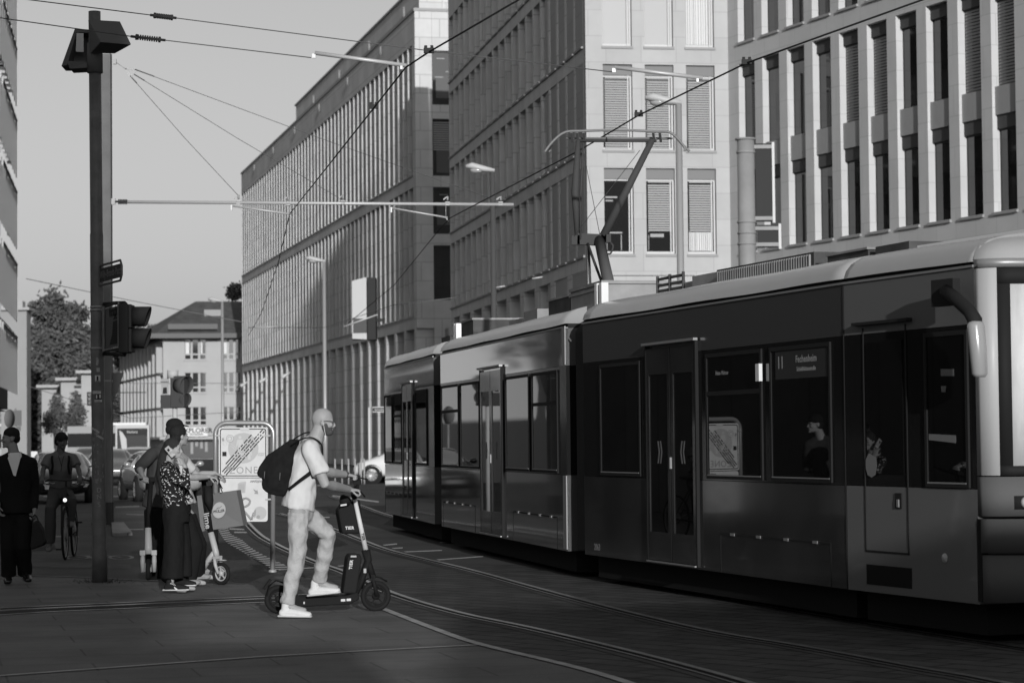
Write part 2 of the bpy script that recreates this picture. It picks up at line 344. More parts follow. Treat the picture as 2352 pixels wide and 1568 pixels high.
def blind_mb(w, z0, z1, y, pitch=0.10, tilt=0.5):
    mb = MB(); n = int((z1-z0)/pitch)
    for i in range(n):
        z = z0+pitch*(i+.5); s_ = pitch*0.46
        mb.obox((0, y, z), (w/2, 0, 0), (0, 0.03*cos(tilt), 0.03*sin(tilt)), (-0, 0.002*sin(tilt), 0.002))
        mb.obox((0, y-0.02, z), (w/2, 0, 0), (0, 0.006, s_*0.8), (0, 0.004, 0))
    mb.box(-w/2, -w/2+.02, y-.03, y+.02, z0-.03, z0); mb.box(-w/2, w/2, y-.03, y+.02, z1, z1+.06)
    return mb
# ---------------------------------------------------------------- near office block: long shaded side facade, pale front, right hand facade
H0 = 8.15; FL = 3.77
PC = V((2.74, 86.2, 0))                     # corner between side facade and pale front
dirB2 = V((5.78, -34.5, 0)).normalized(); LB2 = 35.0
dirW = V((.987, .158, 0)).normalized(); LW = 5.25
PW = PC + dirW*LW
dirR = V((sin(radians(22.8)), -cos(radians(22.8)), 0)); LR = 34.0
MB2 = frame_matrix(PC-dirB2*LB2, dirB2)
blk = Thing('office_building', 'tall pale stone office block with shaded ribbed side and sunlit three window front', 'building', M=MB2)
TOP = 24.4
def multi(th, name, size, mats, Ms, m, lim=100):
    """one small block repeated: separate objects sharing a mesh, the rest as one"""
    mb = MB(); mb.box(*size); me = mb.mesh(name, m)
    for Mx in Ms[:lim]: th.inst(name, me, Mx)
    if len(Ms) > lim:
        r = MB()
        for Mx in Ms[lim:]:
            k = len(r.v); r.box(*size)
            for i in range(k, len(r.v)): r.v[i] = Mx @ r.v[i]
        th.part(name+'_rows', r, m, cl=False, kind='stuff')
def TR(x, y, z): return Matrix.Translation(V((x, y, z)))
def facade(th, Mloc, L, bay, fw, dep, rows, top, m_wall, ground=None, solid_end=0.0, start=0.0, sp_rows=(), win_name='window', win_style=None, name='wall', lim=100, thick=0.5, blinds=None, heads=None, group=None, sill=0.07, end1=0.0):
    """ribbed facade built in the thing's space through Mloc. rows = [(z0, z1)]"""
    w = MB(); n = int(round((L-start-end1)/bay)); bay = (L-start-end1)/n
    def B(x0, x1, y0, y1, z0, z1, mb=w):
        k = len(mb.v); mb.box(x0, x1, y0, y1, z0, z1)
        for i in range(k, len(mb.v)): mb.v[i] = Mloc @ mb.v[i]
    zs = [0.0] if ground is None else [ground]
    zprev = ground if ground is not None else 0.0
    edges = []
    for (z0, z1) in rows: edges.append((zprev, z0)); zprev = z1
    edges.append((zprev, top))
    for (a, b) in edges: B(0, L, 0, dep, a, b)
    for (z0, z1) in rows:
        B(0, start+fw/2, 0, dep, z0, z1); B(L-end1-fw/2, L, 0, dep, z0, z1)
        for i in range(1, n): x = start+i*bay; B(x-fw/2, x+fw/2, 0, dep, z0, z1)
    B(0, L, dep, dep+thick, ground or 0, top)
    th.part(name, w, m_wall, cl=False)
    if sill:
        multi(th, 'sill', (-(bay-fw)/2-.04, (bay-fw)/2+.04, -sill, -0.002, -.10, -.02), None, [Mloc @ TR(start+(i+.5)*bay, 0, z0) for i in range(n-1, -1, -1) for (z0, z1) in rows], sillm)
    ww = bay-fw; cand = []
    for ri, (z0, z1) in enumerate(rows):
        subs = [(z0, z1)]
        for sp in sp_rows:
            if z0 < sp[0] < z1: subs = [(z0, sp[0]), (sp[1], z1)]
        for (a, b) in subs:
            for i in range(n): cand.append((start+(i+.5)*bay, a, b, ri))
    R3 = Mloc
    cand.sort(key=lambda c: -(c[0])); meshes = {}; rest = MB()
    for k, (x, a, b, ri) in enumerate(cand):
        h = round(b-a, 3)
        hh = h-(heads or 0)
        if h not in meshes: meshes[h] = pane_mesh(win_name, ww, hh, seed=k)
        if k < lim: th.inst(win_name, meshes[h], R3 @ Matrix.Translation(V((x, dep-.003, a))))
        else:
            me = meshes[h]; k0 = len(rest.v); rest.v += [R3 @ (v.co+V((x, dep-.003, a))) for v in me.vertices]; rest.f += [tuple(j+k0 for j in p.vertices) for p in me.polygons]; rest.m += [p.material_index for p in me.polygons]; rest.sm += [False]*len(me.polygons)
    if rest.v: th.part('window_rows', rest, [glass, frame_d], cl=False, kind='stuff')
    if heads:
        multi(th, 'blind_box', (-ww/2, ww/2, dep-.14, dep-.002, -heads, 0), None, [Mloc @ TR(x, 0, b) for (x, a, b, ri) in cand], mat('dark_blind_box', .07, .5))
    if sp_rows:
        for sp in sp_rows: multi(th, 'spandrel', (-ww/2, ww/2, dep-.20, dep-.002, 0, sp[1]-sp[0]), None, [Mloc @ TR(start+(i+.5)*bay, 0, sp[0]) for i in range(n-1, -1, -1)], sparm, 50)
    return cand, ww, bay
I4 = Matrix.Identity(4)
rowsB2 = [(H0+FL*k, H0+FL*k+3.17) for k in range(4)]
facade(blk, I4, LB2-.36, 1.75, 0.30, 0.55, rowsB2, TOP, stone, ground=7.6, name='side_wall', lim=100)
# ground storey arcade of the side facade
a = MB()
for i in range(0, 10):
    x = max(i*3.5, 0.45); a.box(x-.45, x+.45, 0.002, 1.3, 0, 7.598)
a.box(0, LB2-.4, 1.3, 1.7, 0, 7.598); a.box(0.9, LB2-.9, 0.5, 1.2, 6.0, 6.35)
blk.part('arcade_piers', a, stone, cl=False)
# pale front
ML = MB2.inverted() @ frame_matrix(PC, dirW)
Wl = MB()
def BB(mb, Mx, x0, x1, y0, y1, z0, z1):
    k = len(mb.v); mb.box(x0, x1, y0, y1, z0, z1)
    for i in range(k, len(mb.v)): mb.v[i] = Mx @ mb.v[i]
wx = [(0.62, 1.70), (2.16, 3.22), (3.68, 4.74)]; dp = 0.30
rowsW = [(H0+3.74*k, H0+3.74*k+3.08) for k in range(4)]
segs = [(0, .62), (1.70, 2.16), (3.22, 3.68), (4.74, LW)]
zprev = 0
for (z0, z1) in rowsW+[(TOP, TOP)]:
    BB(Wl, ML, 0, LW, 0, dp, zprev, z0); zprev = z1
    if z1 > z0:
        for (x0, x1) in segs: BB(Wl, ML, x0, x1, 0, dp, z0, z1)
BB(Wl, ML, 0.0, LW, dp, dp+8, 0, TOP)
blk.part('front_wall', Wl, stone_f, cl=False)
g1 = MB(); BB(g1, ML, 0.9, 3.9, -0.004, 0.002, 7.35, 7.38); blk.part('wall_seam', g1, frame_d, cl=False)
rng = random.Random(5)
for ri, (z0, z1) in enumerate(rowsW[:3]):
    for ci, (x0, x1) in enumerate(wx):
        w_ = x1-x0; xc = (x0+x1)/2; hd = 0.38 if ri < 2 else 0.0
        me = MB(); h = z1-z0
        me.mi = 1; fr = .06
        me.box(-w_/2, -w_/2+fr*.6, -.10, 0, 0, h-hd); me.box(w_/2-fr*2.6, w_/2-fr*1.9, -.14, 0, 0, h-hd); me.box(w_/2-fr, w_/2, -.10, 0, 0, h-hd)
        me.box(-w_/2+fr*.6, w_/2-fr, -.10, 0, 0, fr*1.6); me.box(-w_/2+fr*.6, w_/2-fr, -.10, 0, h-hd-fr, h-hd)
        me.mi = 2 if ri == 2 else 0; me.box(-w_/2+fr*.6, w_/2-fr, -.07, -.06, fr*1.6, h-hd-fr)
        me.mi = 3
        if hd: me.box(-w_/2, w_/2, -.16, 0, h-hd, h)
        wo = blk.part('window', me, [glass, frame_l, glass_sky, headm], cl=False); wo.matrix_local = ML @ Matrix.Translation(V((xc, dp-.002, z0)))
        s2 = MB(); BB(s2, ML, x0-.04, x1+.04, -.05, -0.002, z0-.10, z0-.01); blk.part('sill', s2, sillm, cl=False)
        low = 0.05
        if ri == 0 and ci == 0: low = None
        elif ri == 0: low = 0.82
        elif ri == 2: low = None
        if low is not None:
            bl = blind_mb(w_-.20, low, h-hd-.12, -.10, pitch=0.085, tilt=.7); bo = blk.part('blind', bl, blindm, cl=False, parent=wo)
        if (ri == 2 and ci == 2) or (ri == 0 and ci == 2):
            cu = MB(); r2 = random.Random(3); zt = h-.1 if ri == 2 else .8
            x = -w_/2+.08
            while x < w_/2-.2: ww2 = r2.uniform(.03, .07); cu.box(x, x+ww2, -.13 if ri==0 else -.09, -.075, .12, zt); x += ww2+r2.uniform(.015, .05 if ri==2 else .02)
            blk.part('curtain', cu, mat('white_curtain', .55, .8), cl=False, parent=wo)
        if ri == 0 and ci < 2:
            cu = MB(); cu.box(-.35, .15, -.075, -.071, .75 if ci == 0 else .62, .80 if ci == 0 else .74); cu.box(-.42, -.40, -.075, -.071, .15, .7)
            if ci == 0: cu.box(0.1, .13, -.075, -.071, .15, .7); cu.box(-.45, -.02, -.075, -.071, 2.02, 2.08); cu.box(-.45, -.18, -.075, -.071, 1.90, 1.95)
            blk.part('office_interior', cu, blindm, cl=False, parent=wo)
# right hand facade
MR = MB2.inverted() @ frame_matrix(PW, dirR)
rowsR = [(H0, H0+6.75), (H0+2*FL, H0+2*FL+6.75)]
candR, wwR, bayR = facade(blk, MR, LR, 1.76, 0.56, 0.30, rowsR, TOP, stone_lift, ground=0.0, name='right_wall', start=0.5, sp_rows=[(H0+2.9, H0+3.75), (H0+2*FL+2.9, H0+2*FL+3.75)], heads=0.42, lim=100)
bl = None
for k in (4, 5, 8, 9, 10):
    x = 0.5+(k+.5)*bayR
    for (a_, b_) in ((H0+3.75, H0+6.33),):
        z_lo = a_+.05
        mb = blind_mb(wwR-.04, z_lo, b_, 0); bo = blk.part('blind', mb, mat('grey_blind', .20, .45), cl=False); bo.matrix_local = MR @ Matrix.Translation(V((x, .27, 0)))
rf = MB(); rf.box(0.3, LB2-1.6, 1.08, 9, 0.01, TOP-.01); blk.part('core', rf, stone, cl=False)
# ---------------------------------------------------------------- far long ribbed office block
P1n = V((-5.02, 128.0, 0)); dB1 = V((-5.02+23.0, 128.0-206.0, 0)).normalized()
far_l = V((-23.0, 206.0, 0)); LB1 = (P1n-far_l).length
M1 = Matrix.Translation(V((0,0,CAMH))) @ Matrix.Scale(1.06, 4) @ Matrix.Translation(V((0,0,-CAMH))) @ frame_matrix(far_l, dB1)
b1 = Thing('office_building', 'long ribbed stone office block in the middle distance with double height colonnade', 'building', M=M1)
rows1 = [(8.2, 15.05), (15.74, 22.7)]
facade(b1, I4, LB1, 1.53, 0.24, 0.42, rows1, 24.4, stone_d, ground=7.5, name='side_wall', sp_rows=[(11.35, 11.95), (18.9, 19.5)], end1=0.7, lim=100)
a = MB()
n = 26
for i in range(n+1):
    x = .35+(LB1-.9)*i/n; a.box(x-.28, x+.28, 0.002, 1.5, 0.05, 7.498)
a.box(0, LB1, 1.5, 1.7, 0.05, 7.498)
b1.part('colonnade', a, stone_d, cl=False)
a = MB(); a.box(.3, LB1-.3, 1.42, 1.498, .2, 7.0); b1.part('shop_glazing', a, glass, cl=False)
# end wall facing the camera (local -> perpendicular at far end of x)
e = MB(); W1 = 12.0; xe = LB1; ys = 0.93
wz = [(9.0, 11.9), (12.5, 15.0), (15.6, 18.65), (19.4, 22.3)]
zp = 0
for (z0, z1) in wz+[(24.4, 24.4)]:
    e.box(xe-1.2, xe, ys, W1, zp, z0); zp = z1
    if z1 > z0: e.box(xe-1.2, xe-.35, ys, W1, z0, z1)
for k in range(4):
    for (z0, z1) in wz: e.box(xe-.35, xe, ys+2.4*(k+1)-.45, ys+2.4*(k+1), z0, z1)
b1.part('end_wall', e, stone_d, cl=False)
for (z0, z1) in wz:
    for k in range(2):
        y0 = ys+2.4*k; p_ = MB(); p_.mi = 1; p_.box(xe-.30, xe-.25, y0+.002, y0+.07, z0, z1); p_.box(xe-.30, xe-.25, y0+.07, y0+1.94, z0, z0+.08); p_.mi = 0; p_.box(xe-.345, xe-.30, y0+.002, y0+1.94, z0, z1)
        wo = b1.part('window', p_, [glass, frame_d], cl=False)
def slats(z0, z1):
    q = MB()
    for i in range(int((z1-z0)/.12)): z = z0+i*.12; q.box(xe-.29, xe-.262, ys+.08, ys+1.9, z, z+.075)
    b1.part('blind', q, blindm, cl=False)
slats(17.0, 18.6)
for zc in (20.0, 13.2, 16.0):
    q = MB(); q.box(xe-.295, xe-.285, ys+.25, ys+1.5, zc-.2, zc+1.0); b1.part('panel_behind_glass', q, mat('dim_panel', .10, .5), cl=False)
for zc, yy in ((21.9, .3), (21.2, .8), (20.9, .2), (14.6, .4)): q = MB(); q.box(xe-.296, xe-.284, ys+yy, ys+yy+.45, zc, zc+.05); b1.part('ceiling_light', q, mat('dim_light', .25, .5), cl=False)
core = MB(); core.box(0.02, LB1-1.21, .93, 14, 0, 24.3); core.box(24.0, LB1-6, 1.4, 13, 24.3, 27.0); b1.part('core', core, stone_d, cl=False)
cp = MB(); cp.box(-.05, LB1+.05, -.06, .3, 24.4, 24.55); cp.box(LB1-.3, LB1+.06, .3, W1, 24.4, 24.55); cp.box(23.9, LB1-5.9, 1.3, 1.7, 27.0, 27.12); b1.part('coping', cp, sillm, cl=False)
rl = MB()
for i in range(7): rl.box(LB1-.5, LB1-.42, 1.6+i*.9, 1.68+i*.9, 24.55, 25.5)
rl.box(LB1-.52, LB1-.40, 1.5, 8, 25.5, 25.58); b1.part('roof_railing', rl, frame_l, cl=False)
sc = MB()
for i in range(6):
    x = 10+i*(LB1-14)/5.5; sc = MB(); sc.cyl((x, -.10, 23.6), (x, -.10, 24.1), .06)
    b1.part('wall_light', sc, mat('wall_light_grey', .20, .5), cl=False)
    if x > 26: sc = MB(); sc.cyl((x, 1.28, 25.7), (x, 1.28, 26.4), .08); b1.part('wall_light', sc, mat('wall_light_grey', .20, .5), cl=False)
sm2 = MB()
for i in range(3):
    x = 5+i*13; sm2 = MB(); sm2.ring([(x, -.1, 6.6), (x, -.75, 6.2)], [.05, .16]); b1.part('wall_floodlight', sm2, frame_l, cl=False)
# ---------------------------------------------------------------- corner building with hipped roof
plaster = mat('pale_render', 0.31, 0.85, noise_amp=0.06, noise_scale=.5)
plaster_l = mat('white_render', 0.33, 0.8, noise_amp=0.05, noise_scale=.5)
roofm = mat('slate_roof', 0.085, 0.7, noise_amp=0.25, noise_scale=1.2, brick=(.4, .28, .02, 'wall', .7, .12))
YE = 228.0
pA = at(375, 1000, YE); pB = at(562, 1000, YE+1); pA.z = 0; pB.z = 0
dE = (pB-pA).normalized(); ME = frame_matrix(pA, dE); LE = 26.0
eb = Thing('corner_building', 'pale corner building with a hipped slate roof and travel shop on its ground floor', 'building', M=ME)
kE = YE/F
def zE(py): return (1016.5-py)*kE+CAMH
eav = zE(772); w = MB()
wins = [(zE(825), zE(780)), (zE(901), zE(856)), (zE(976), zE(935))]
winx = [(2.05, 3.95), (8.9, 11.2)]
def exx(px): return (at(px, 1000, YE).x-pA.x)
gx = [(exx(423), exx(475)), (exx(509), exx(553)), (exx(580), exx(620))]
zp = zE(1000); dq = .25
w.box(0, LE, 0, 12, zE(999), wins[2][0]) if False else None
for (z0, z1) in sorted(wins)+[(eav, eav)]:
    w.box(0, LE, 0, dq, zp, z0); zp = z1
    if z1 > z0:
        xs = [0]+[v for g_ in gx for v in g_]+[LE]
        for i in range(0, len(xs), 2): w.box(xs[i], xs[i+1], 0, dq, z0, z1)
w.box(0, LE, dq, 12, 0.0, eav)
for px in (499.5, 380): x = exx(px); w.box(x, x+.45, -.06, -.002, zE(1000), eav)
eb.part('front_wall', w, plaster_l, cl=False)
for (z0, z1) in wins:
    for (x0, x1) in gx:
        p_ = MB(); W_ = x1-x0; h = z1-z0; p_.mi = 1
        for k in range(4): xx = W_*k/3; p_.box(max(0, xx-.11), min(W_, xx+.11), -.12, 0, 0, h)
        p_.box(0, W_, -.121, -.001, h*.22, h*.30); p_.box(0, W_, -.121, -.001, 0, .05); p_.mi = 0; p_.box(0.01, W_-.01, -.05, -.04, 0.05, h-.01)
        wo = eb.part('window', p_, [glass, plaster_l], cl=False); wo.matrix_local = Matrix.Translation(V((x0, dq-.002, z0)))
        s2 = MB(); s2.box(x0-.1, x1+.1, -.1, -.002, z0-.14, z0-.02); eb.part('sill', s2, plaster_l, cl=False)
        if z0 == wins[0][0]:
            cu = MB(); cu.box(.15, .5, -.065, -.055, .5, h-.1); cu.box(W_-.55, W_-.4, -.065, -.055, .5, h-.1); eb.part('curtain', cu, mat('white_curtain', .55, .8), cl=False, parent=wo)
sg = MB(); sg.box(exx(425), exx(476), -.12, -.002, zE(1002), zE(981)); sgo = eb.part('shop_sign', sg, mat('shop_sign_board', .55, .5), cl=False)
t1 = MB(); T = text_mb('EXPLORER', 0.62, 0.01, 1.02, bold=.012); T2 = text_mb('FERNREISEN', 0.22, 0.01, 1.1, bold=.006); xc = (exx(425)+exx(476))/2
place(t1, T, (xc, -.135, zE(989)), (1,0,0), (0,0,1)); place(t1, T2, (xc, -.135, zE(997.5)), (1,0,0), (0,0,1)); eb.part('lettering', t1, mat('dark_lettering', .03, .5), cl=False, parent=sgo)
cn = MB(); cn.box(-.3, LE, -1.3, -.001, zE(1009), zE(1005)); eb.part('canopy', cn, plaster_l, cl=False)
sh = MB(); sh.box(exx(390), LE, -.02, -.003, .1, zE(1010)); eb.part('shop_window', sh, mat('dark_shop_glass', .02, .15, spec=.6), cl=False)
sp = MB()
for px, z0, z1 in ((448, 1.2, 2.4), (459, 1.0, 2.6), (470, .7, 1.9), (437, .5, 1.6)): sp.box(exx(px), exx(px+6), -.05, -.03, z0, z1)
eb.part('window_poster', sp, mat('dim_poster', .25, .6), cl=False)
# left wing: receding facade with deep white fins
pC = at(283, 1000, 260); pC.z = 0
dL = (pA-pC).normalized(); ML2 = ME.inverted() @ frame_matrix(pC, dL); LL = (pA-pC).length
w = MB(); fz = [(zE(855), zE(786)), (zE(935), zE(861)), (zE(1003), zE(941))]
for (z0, z1) in fz:
    BB(w, ML2, 0, LL, 0, .5, z1, z1+.25)
    nf = 11
    for i in range(nf): x = i*LL/nf; BB(w, ML2, x, x+.75, -.35, .5, z0+.02, z1-.02)
BB(w, ML2, 0, LL, .5, 3, 0, eav); BB(w, ML2, 0, LL, -.3, .5, zE(1008), zE(1003))
eb.part('wing_wall', w, plaster_l, cl=False)
gg = MB(); 
for (z0, z1) in fz: BB(gg, ML2, .1, LL-.1, .47, .498, z0, z0+(z1-z0)*.62)
eb.part('wing_windows', gg, mat('wing_glass', .06, .3), cl=False)
# hipped roof
def L2(x, y): return (ME.inverted() @ V((x, y, 0)))
c0 = L2(pC.x, pC.y)+V((-1.2,-.3,0)); c1 = V((-1.0, -1.2, 0)); c2 = V((LE, -1.2, 0)); ze = eav; zr = zE(679)
r1 = V((exx(448)*1.03, 9, zr)); r2 = V((LE, 9, zr)); r3 = c0+V((6, 8, 0)); r3.z = zE(700)
rm = MB(); c0z = c0+V((0,0,ze)); c1z = c1+V((0,0,ze)); c2z = c2+V((0,0,ze))
rm.poly([c1z, c2z, r2, r1]); rm.poly([c0z, c1z, r1, r3]); rm.poly([r2, V((LE, 20, ze)), r3+V((2, 12, 0)), r3, r1]); rm.poly([c0z, r3, r3+V((2,12,0)), c0z+V((0,16,0))])
ro = eb.part('roof', rm, roofm, cl=False)
gt = MB(); gt.beam(c1z+V((0,-.05,0)), c2z+V((0,-.05,0)), .4, .45); gt.beam(c0z, c1z, .4, .45); eb.part('gutter', gt, mat('gutter_metal', .12, .5), cl=False)
sk = MB(); 
def onroof(px, f, dx, w_):   # small skylights on the front roof plane
    x = exx(px); y = -1.2+(9+1.2)*f; z = ze+(zr-ze)*f; sk.obox((x, y-.1, z+.12), (w_, 0, 0), (0, .8*10.2/sqrt(10.2**2+(zr-ze)**2), .8*(zr-ze)/sqrt(10.2**2+(zr-ze)**2)), (0, -.05, .06))
onroof(492, .62, 0, .9); eb.part('skylight', sk, frame_l, cl=False, parent=ro)
sn = MB(); sn.beam((.5, -.6, ze+.9), (exx(500), -.6, ze+.9), .05, .5); eb.part('snow_guard', sn, mat('gutter_metal', .12, .5), cl=False, parent=ro)
# ---------------------------------------------------------------- left: modern block with awnings (runs back along the street, mostly outside the frame)
lw = mat('grey_panel_wall', .09, .55, noise_amp=.2, noise_scale=.8, brick=(1.2, 3.3, .02, 'wall', .6, .08))
pL0 = V((-5.45-.161*6, 6, 0)); pL1 = V((-5.45-.161*114, 114, 0))
dLL = V((pL0-pL1)).normalized(); # facade faces right: local x must run near -> far for outward = right
MLl = frame_matrix(pL0+(pL1-pL0)*0.72, (pL1-pL0)); LLl = (pL1-pL0).length*.28
# frame_matrix: y inwards is left of x; near->far gives y pointing left (inwards) : good
lb = Thing('street_block', 'grey panelled street block at the left edge with white vertical louvres and slanted awnings', 'building', M=MLl)
kz = 114/F
def zL(py): return (1020.5-py)*kz+CAMH
floors = [zL(948)-FL*0, zL(748), zL(581), zL(415), zL(250), zL(85)]
w = MB(); TL = zL(-60); w.box(0, LLl, 0.35, 12, 0, TL); 
for z in [zL(940)-.1]+floors[1:]: w.box(0, LLl, -.0, .348, z-1.5 if z != zL(940)-.1 else z, z)
w.box(0, LLl, 0, .348, zL(940), zL(830))
lb.part('wall', w, lw, cl=False)
w = MB(); w.box(-.3, -.002, .0, 13, 0, TL); lb.part('end_wall', w, mat('reflected_end_render', .34, .8), cl=False)  # unseen pale end, added to brighten the tram's reflections
gl = MB()
for i, z in enumerate(floors[1:]): gl.box(0, LLl, .30, .345, z-3.2, z-1.52)
gl.box(0, LLl, .30, .345, 0, zL(942)-.2); lb.part('glazing', gl, glass, cl=False)
nF = int(LLl/1.7)
multi(lb, 'louvre', (-.035, .035, -.48, -.40, -3.25, -.5), None, [TR(LLl-.4-i*1.7, 0, z) for i in range(nF) for z in floors[1:]+[TL]], mat('white_louvre', .42, .45))
multi(lb, 'louvre_bracket', (-.03, .03, -.42, 0, -2.6, -2.45), None, [TR(LLl-.4-i*1.7, 0, z) for i in range(nF) for z in floors[1:]+[TL]], mat('white_louvre', .42, .45), 60)
awm = mat('awning_fabric', .18, .7)
for zi, z in enumerate(floors[1:]):
    for i in range(4):
        aw = MB(); x = LLl-.3-i*3.4; aw.prism([(x-3.0, -.01, z+.05), (x-3.0, -.50, z-.55), (x-3.0, -.50, z-.61), (x-3.0, -.01, z-.03)], (2.9, 0, 0)); lb.part('awning', aw, awm, cl=False)
cn = MB(); cn.box(LLl-1.5, LLl, -.9, -.001, TL-1.0, TL-.5); lb.part('cornice', cn, lw, cl=False)
# pale slab building behind it
sb = Thing('apartment_block', 'blank pale wall with thin flat roof beyond the left street block', 'building', V((at(46,1040,235).x, 235, 0)))
k2 = 235/F; w = MB(); xr = at(61.5, 900, 235).x-sb.o.location.x; w.box(-14, xr, 0, 2, 0, (1020-712)*k2+1.55); sb.part('wall', w, mat('grey_render', .24, .8, noise_amp=.05, noise_scale=.3), cl=False)
w = MB(); w.box(-14, xr+.35, -.5, 2.3, (1020-712)*k2+1.55, (1020-706)*k2+1.55); w.box(-14, xr-.5, .5, 1.9, (1020-706)*k2+1.55, (1020-690)*k2+1.55); sb.part('flat_roof', w, plaster, cl=False)
# low stepped houses under the tree
def low_house(px0, px1, pytop, Y, label, balc):
    p = at(px0, 1000, Y); p.z = 0; th = Thing('terraced_house', label, 'house', p, group='stepped houses under the big tree'); kk = Y/F; W_ = at(px1, 1000, Y).x-p.x; zt = (1018-pytop)*kk+1.55
    w = MB(); w.box(0, W_, 0, 8, 0, zt); th.part('wall', w, plaster, cl=False)
    r = MB(); r.box(-.4, W_+.4, -.9, 8, zt, zt+.3); th.part('flat_roof', r, plaster_l, cl=False)
    if balc:
        b0 = W_*balc; q = MB(); q.box(b0, W_, -.02, -.004, zt-7.4, zt-.5); th.part('dark_recess', q, mat('recess', .05, .6), cl=False)
        for zz in (zt-4.2, zt-7.6): q = MB(); q.box(b0, W_, -.9, -.021, zz, zz+1.3); th.part('balcony', q, plaster_l, cl=False)
        q = MB(); q.box(b0, W_, -.6, -.4, zt-1.4, zt-.8); th.part('awning', q, plaster_l, cl=False)
        q = MB(); q.box(b0+.3, b0+.9, -.035, -.022, zt-2.8, zt-1.6); th.part('window', q, glass, cl=False)
low_house(96, 146, 889, 250, 'lowest stepped white house at the left with an awning under its flat roof', .55)
low_house(140, 189, 873, 245, 'middle stepped white house with plants on its balcony', .62)
low_house(187, 222, 857, 241, 'blank white house wall rising beside the street pole', 0)
# ---------------------------------------------------------------- unseen blocks added around the viewer to cast shade and fill the reflections
def add_unseen_block(x0, x1, y0, y1, h, label):
    th = Thing('unseen_block', label, 'building', (x0, y0, 0), group='unseen blocks added for shade and reflections')
    w = MB(); w.box(0, x1-x0, 0, y1-y0, 0, h); th.part('wall', w, lw if h in (6.6, 30) else stone, cl=False)
    q = MB(); nf = int(h/3.6); nb = int((x1-x0)/2.2)
    for f in range(nf):
        for i in range(nb): q.box(.6+i*2.2, 1.8+i*2.2, y1-y0+.003, y1-y0+.02, 1+f*3.6, 3+f*3.6)
    if nb: th.part('windows', q, glass, cl=False, kind='stuff' if nf*nb > 100 else None)
    return th
add_unseen_block(-40, 7.35, -56, -40, 22, 'tall unseen block behind the viewer, shaped for its shade')
add_unseen_block(5.4, 40, -26, -12, 6.8, 'low unseen block behind the viewer on the right, shaped for its shade')
add_unseen_block(-8, 3.95, -25, -12.2, 6.05, 'low unseen block added behind the viewer to shade the foreground')  # added to shade the near pavement
add_unseen_block(13.9, 15.35, 7, 9, 45.5, 'slender unseen slab added right of the viewer to shade the ribbed block')  # thin slab added only to shadow the long ribbed block
add_unseen_block(-34, -14.6, 28, 61, 6.6, 'low unseen block added on the left to darken the tram reflections')  # added so the tram's front section mirrors something dark
add_unseen_block(38, 80, -66, -46, 30, 'broad unseen block added far behind on the right to darken window reflections')  # added so the front windows mirror something dark
# ================================================================ trees
leafm = mat('leaves', 0.085, 0.6, noise_amp=0.5, noise_scale=.25, spec=0.3)
leafm2 = mat('pale_leaves', 0.10, 0.6, noise_amp=0.4, noise_scale=.4, spec=0.3)
barkm = mat('bark', 0.05, 0.9, noise_amp=.3, noise_scale=5)
def tree(p, h, lobes, leaf, n, label, m=leafm, seed=1, trunk_r=.35, group=None, limbs=6, sq=.8):
    rnd = random.Random(seed); th = Thing('tree', label, 'tree', p, group=group)
    tk = MB(); top = V((0, 0, h*.55)); tk.ring([(0,0,0), (.1,0,h*.2), (-.05,.1,h*.4), top], [trunk_r, trunk_r*.8, trunk_r*.6, trunk_r*.35], 10)
    for i in range(limbs):
        c = V(lobes[i % len(lobes)][0]); s_ = V((0, 0, h*rnd.uniform(.25, .5))); md = (s_+c)/2+V((rnd.uniform(-.4,.4), rnd.uniform(-.4,.4), .3)); tk.ring([s_, md, c], [trunk_r*.4, trunk_r*.25, trunk_r*.1], 7)
    th.part('trunk', tk, barkm)
    cr = MB(); tot = sum(r[0]*r[1]*r[2] for _, r in lobes)
    for (c, r) in lobes:
        c = V(c); cl = []
        nc = max(8, int(60*r[0]*r[1]*r[2]/tot*2))
        for _ in range(nc):
            d = V((rnd.gauss(0,1), rnd.gauss(0,1), rnd.gauss(0,1))).normalized(); q = rnd.uniform(.45, 1.05); cl.append(c+V((d.x*r[0], d.y*r[1], d.z*r[2]))*q)
        per = int(n*r[0]*r[1]*r[2]/tot/nc)
        cs = (r[0]+r[1]+r[2])/3*.30
        for cc in cl:
            for _ in range(per):
                d = V((rnd.gauss(0,1), rnd.gauss(0,1), rnd.gauss(0,.8))); pnt = cc+d*cs*.55
                a = V((rnd.gauss(0,1), rnd.gauss(0,1), rnd.gauss(0,1))).normalized(); b = a.orthogonal().normalized(); b = (b*cos(1.3*_)+a.cross(b)*sin(1.3*_)); s_ = leaf*rnd.uniform(.6, 1.3)
                cr.add([pnt-a*s_, pnt+b*s_*.5, pnt+a*s_, pnt-b*s_*.5], [(0,1,2,3)])
    th.part('crown', cr, m, cl=False); return th
def tp(px, Y): v = at(px, 1000, Y); v.z = 0; return v
kt = 150/F
def tz(py, Y=165): return (1018-py)*Y/F+1.55
def ptree(px, Y, Yr, top, lobes, leaf, n, label, **k):
    f = Y/Yr; L = [((c[0]*f, c[1]*f, tz(c[2], Y)), (r[0]*f, r[1]*f, r[2]*f)) for c, r in lobes]
    return tree(tp(px, Y), tz(top, Y), L, leaf*f, n, label, **k)
ptree(135, 272, 165, 676, [((0,0,760),(2.0,2,2.5)), ((-1.2,0,820),(1.6,2,2.2)), ((1.2,0.5,800),(1.6,2,2.4)), ((0,0,870),(2.6,2.6,2.6)), ((-.6,0,720),(1.1,1.2,1.2)), ((.6,0,725),(1.0,1.2,1.3)), ((-.9,-.5,930),(1.6,2,2)), ((1.5,0,860),(1.4,2,2.2)), ((0,-.5,900),(2.2,2,2.6))], .18, 30000, 'large dense dark tree rising above the stepped houses at the left', seed=3, trunk_r=.7)
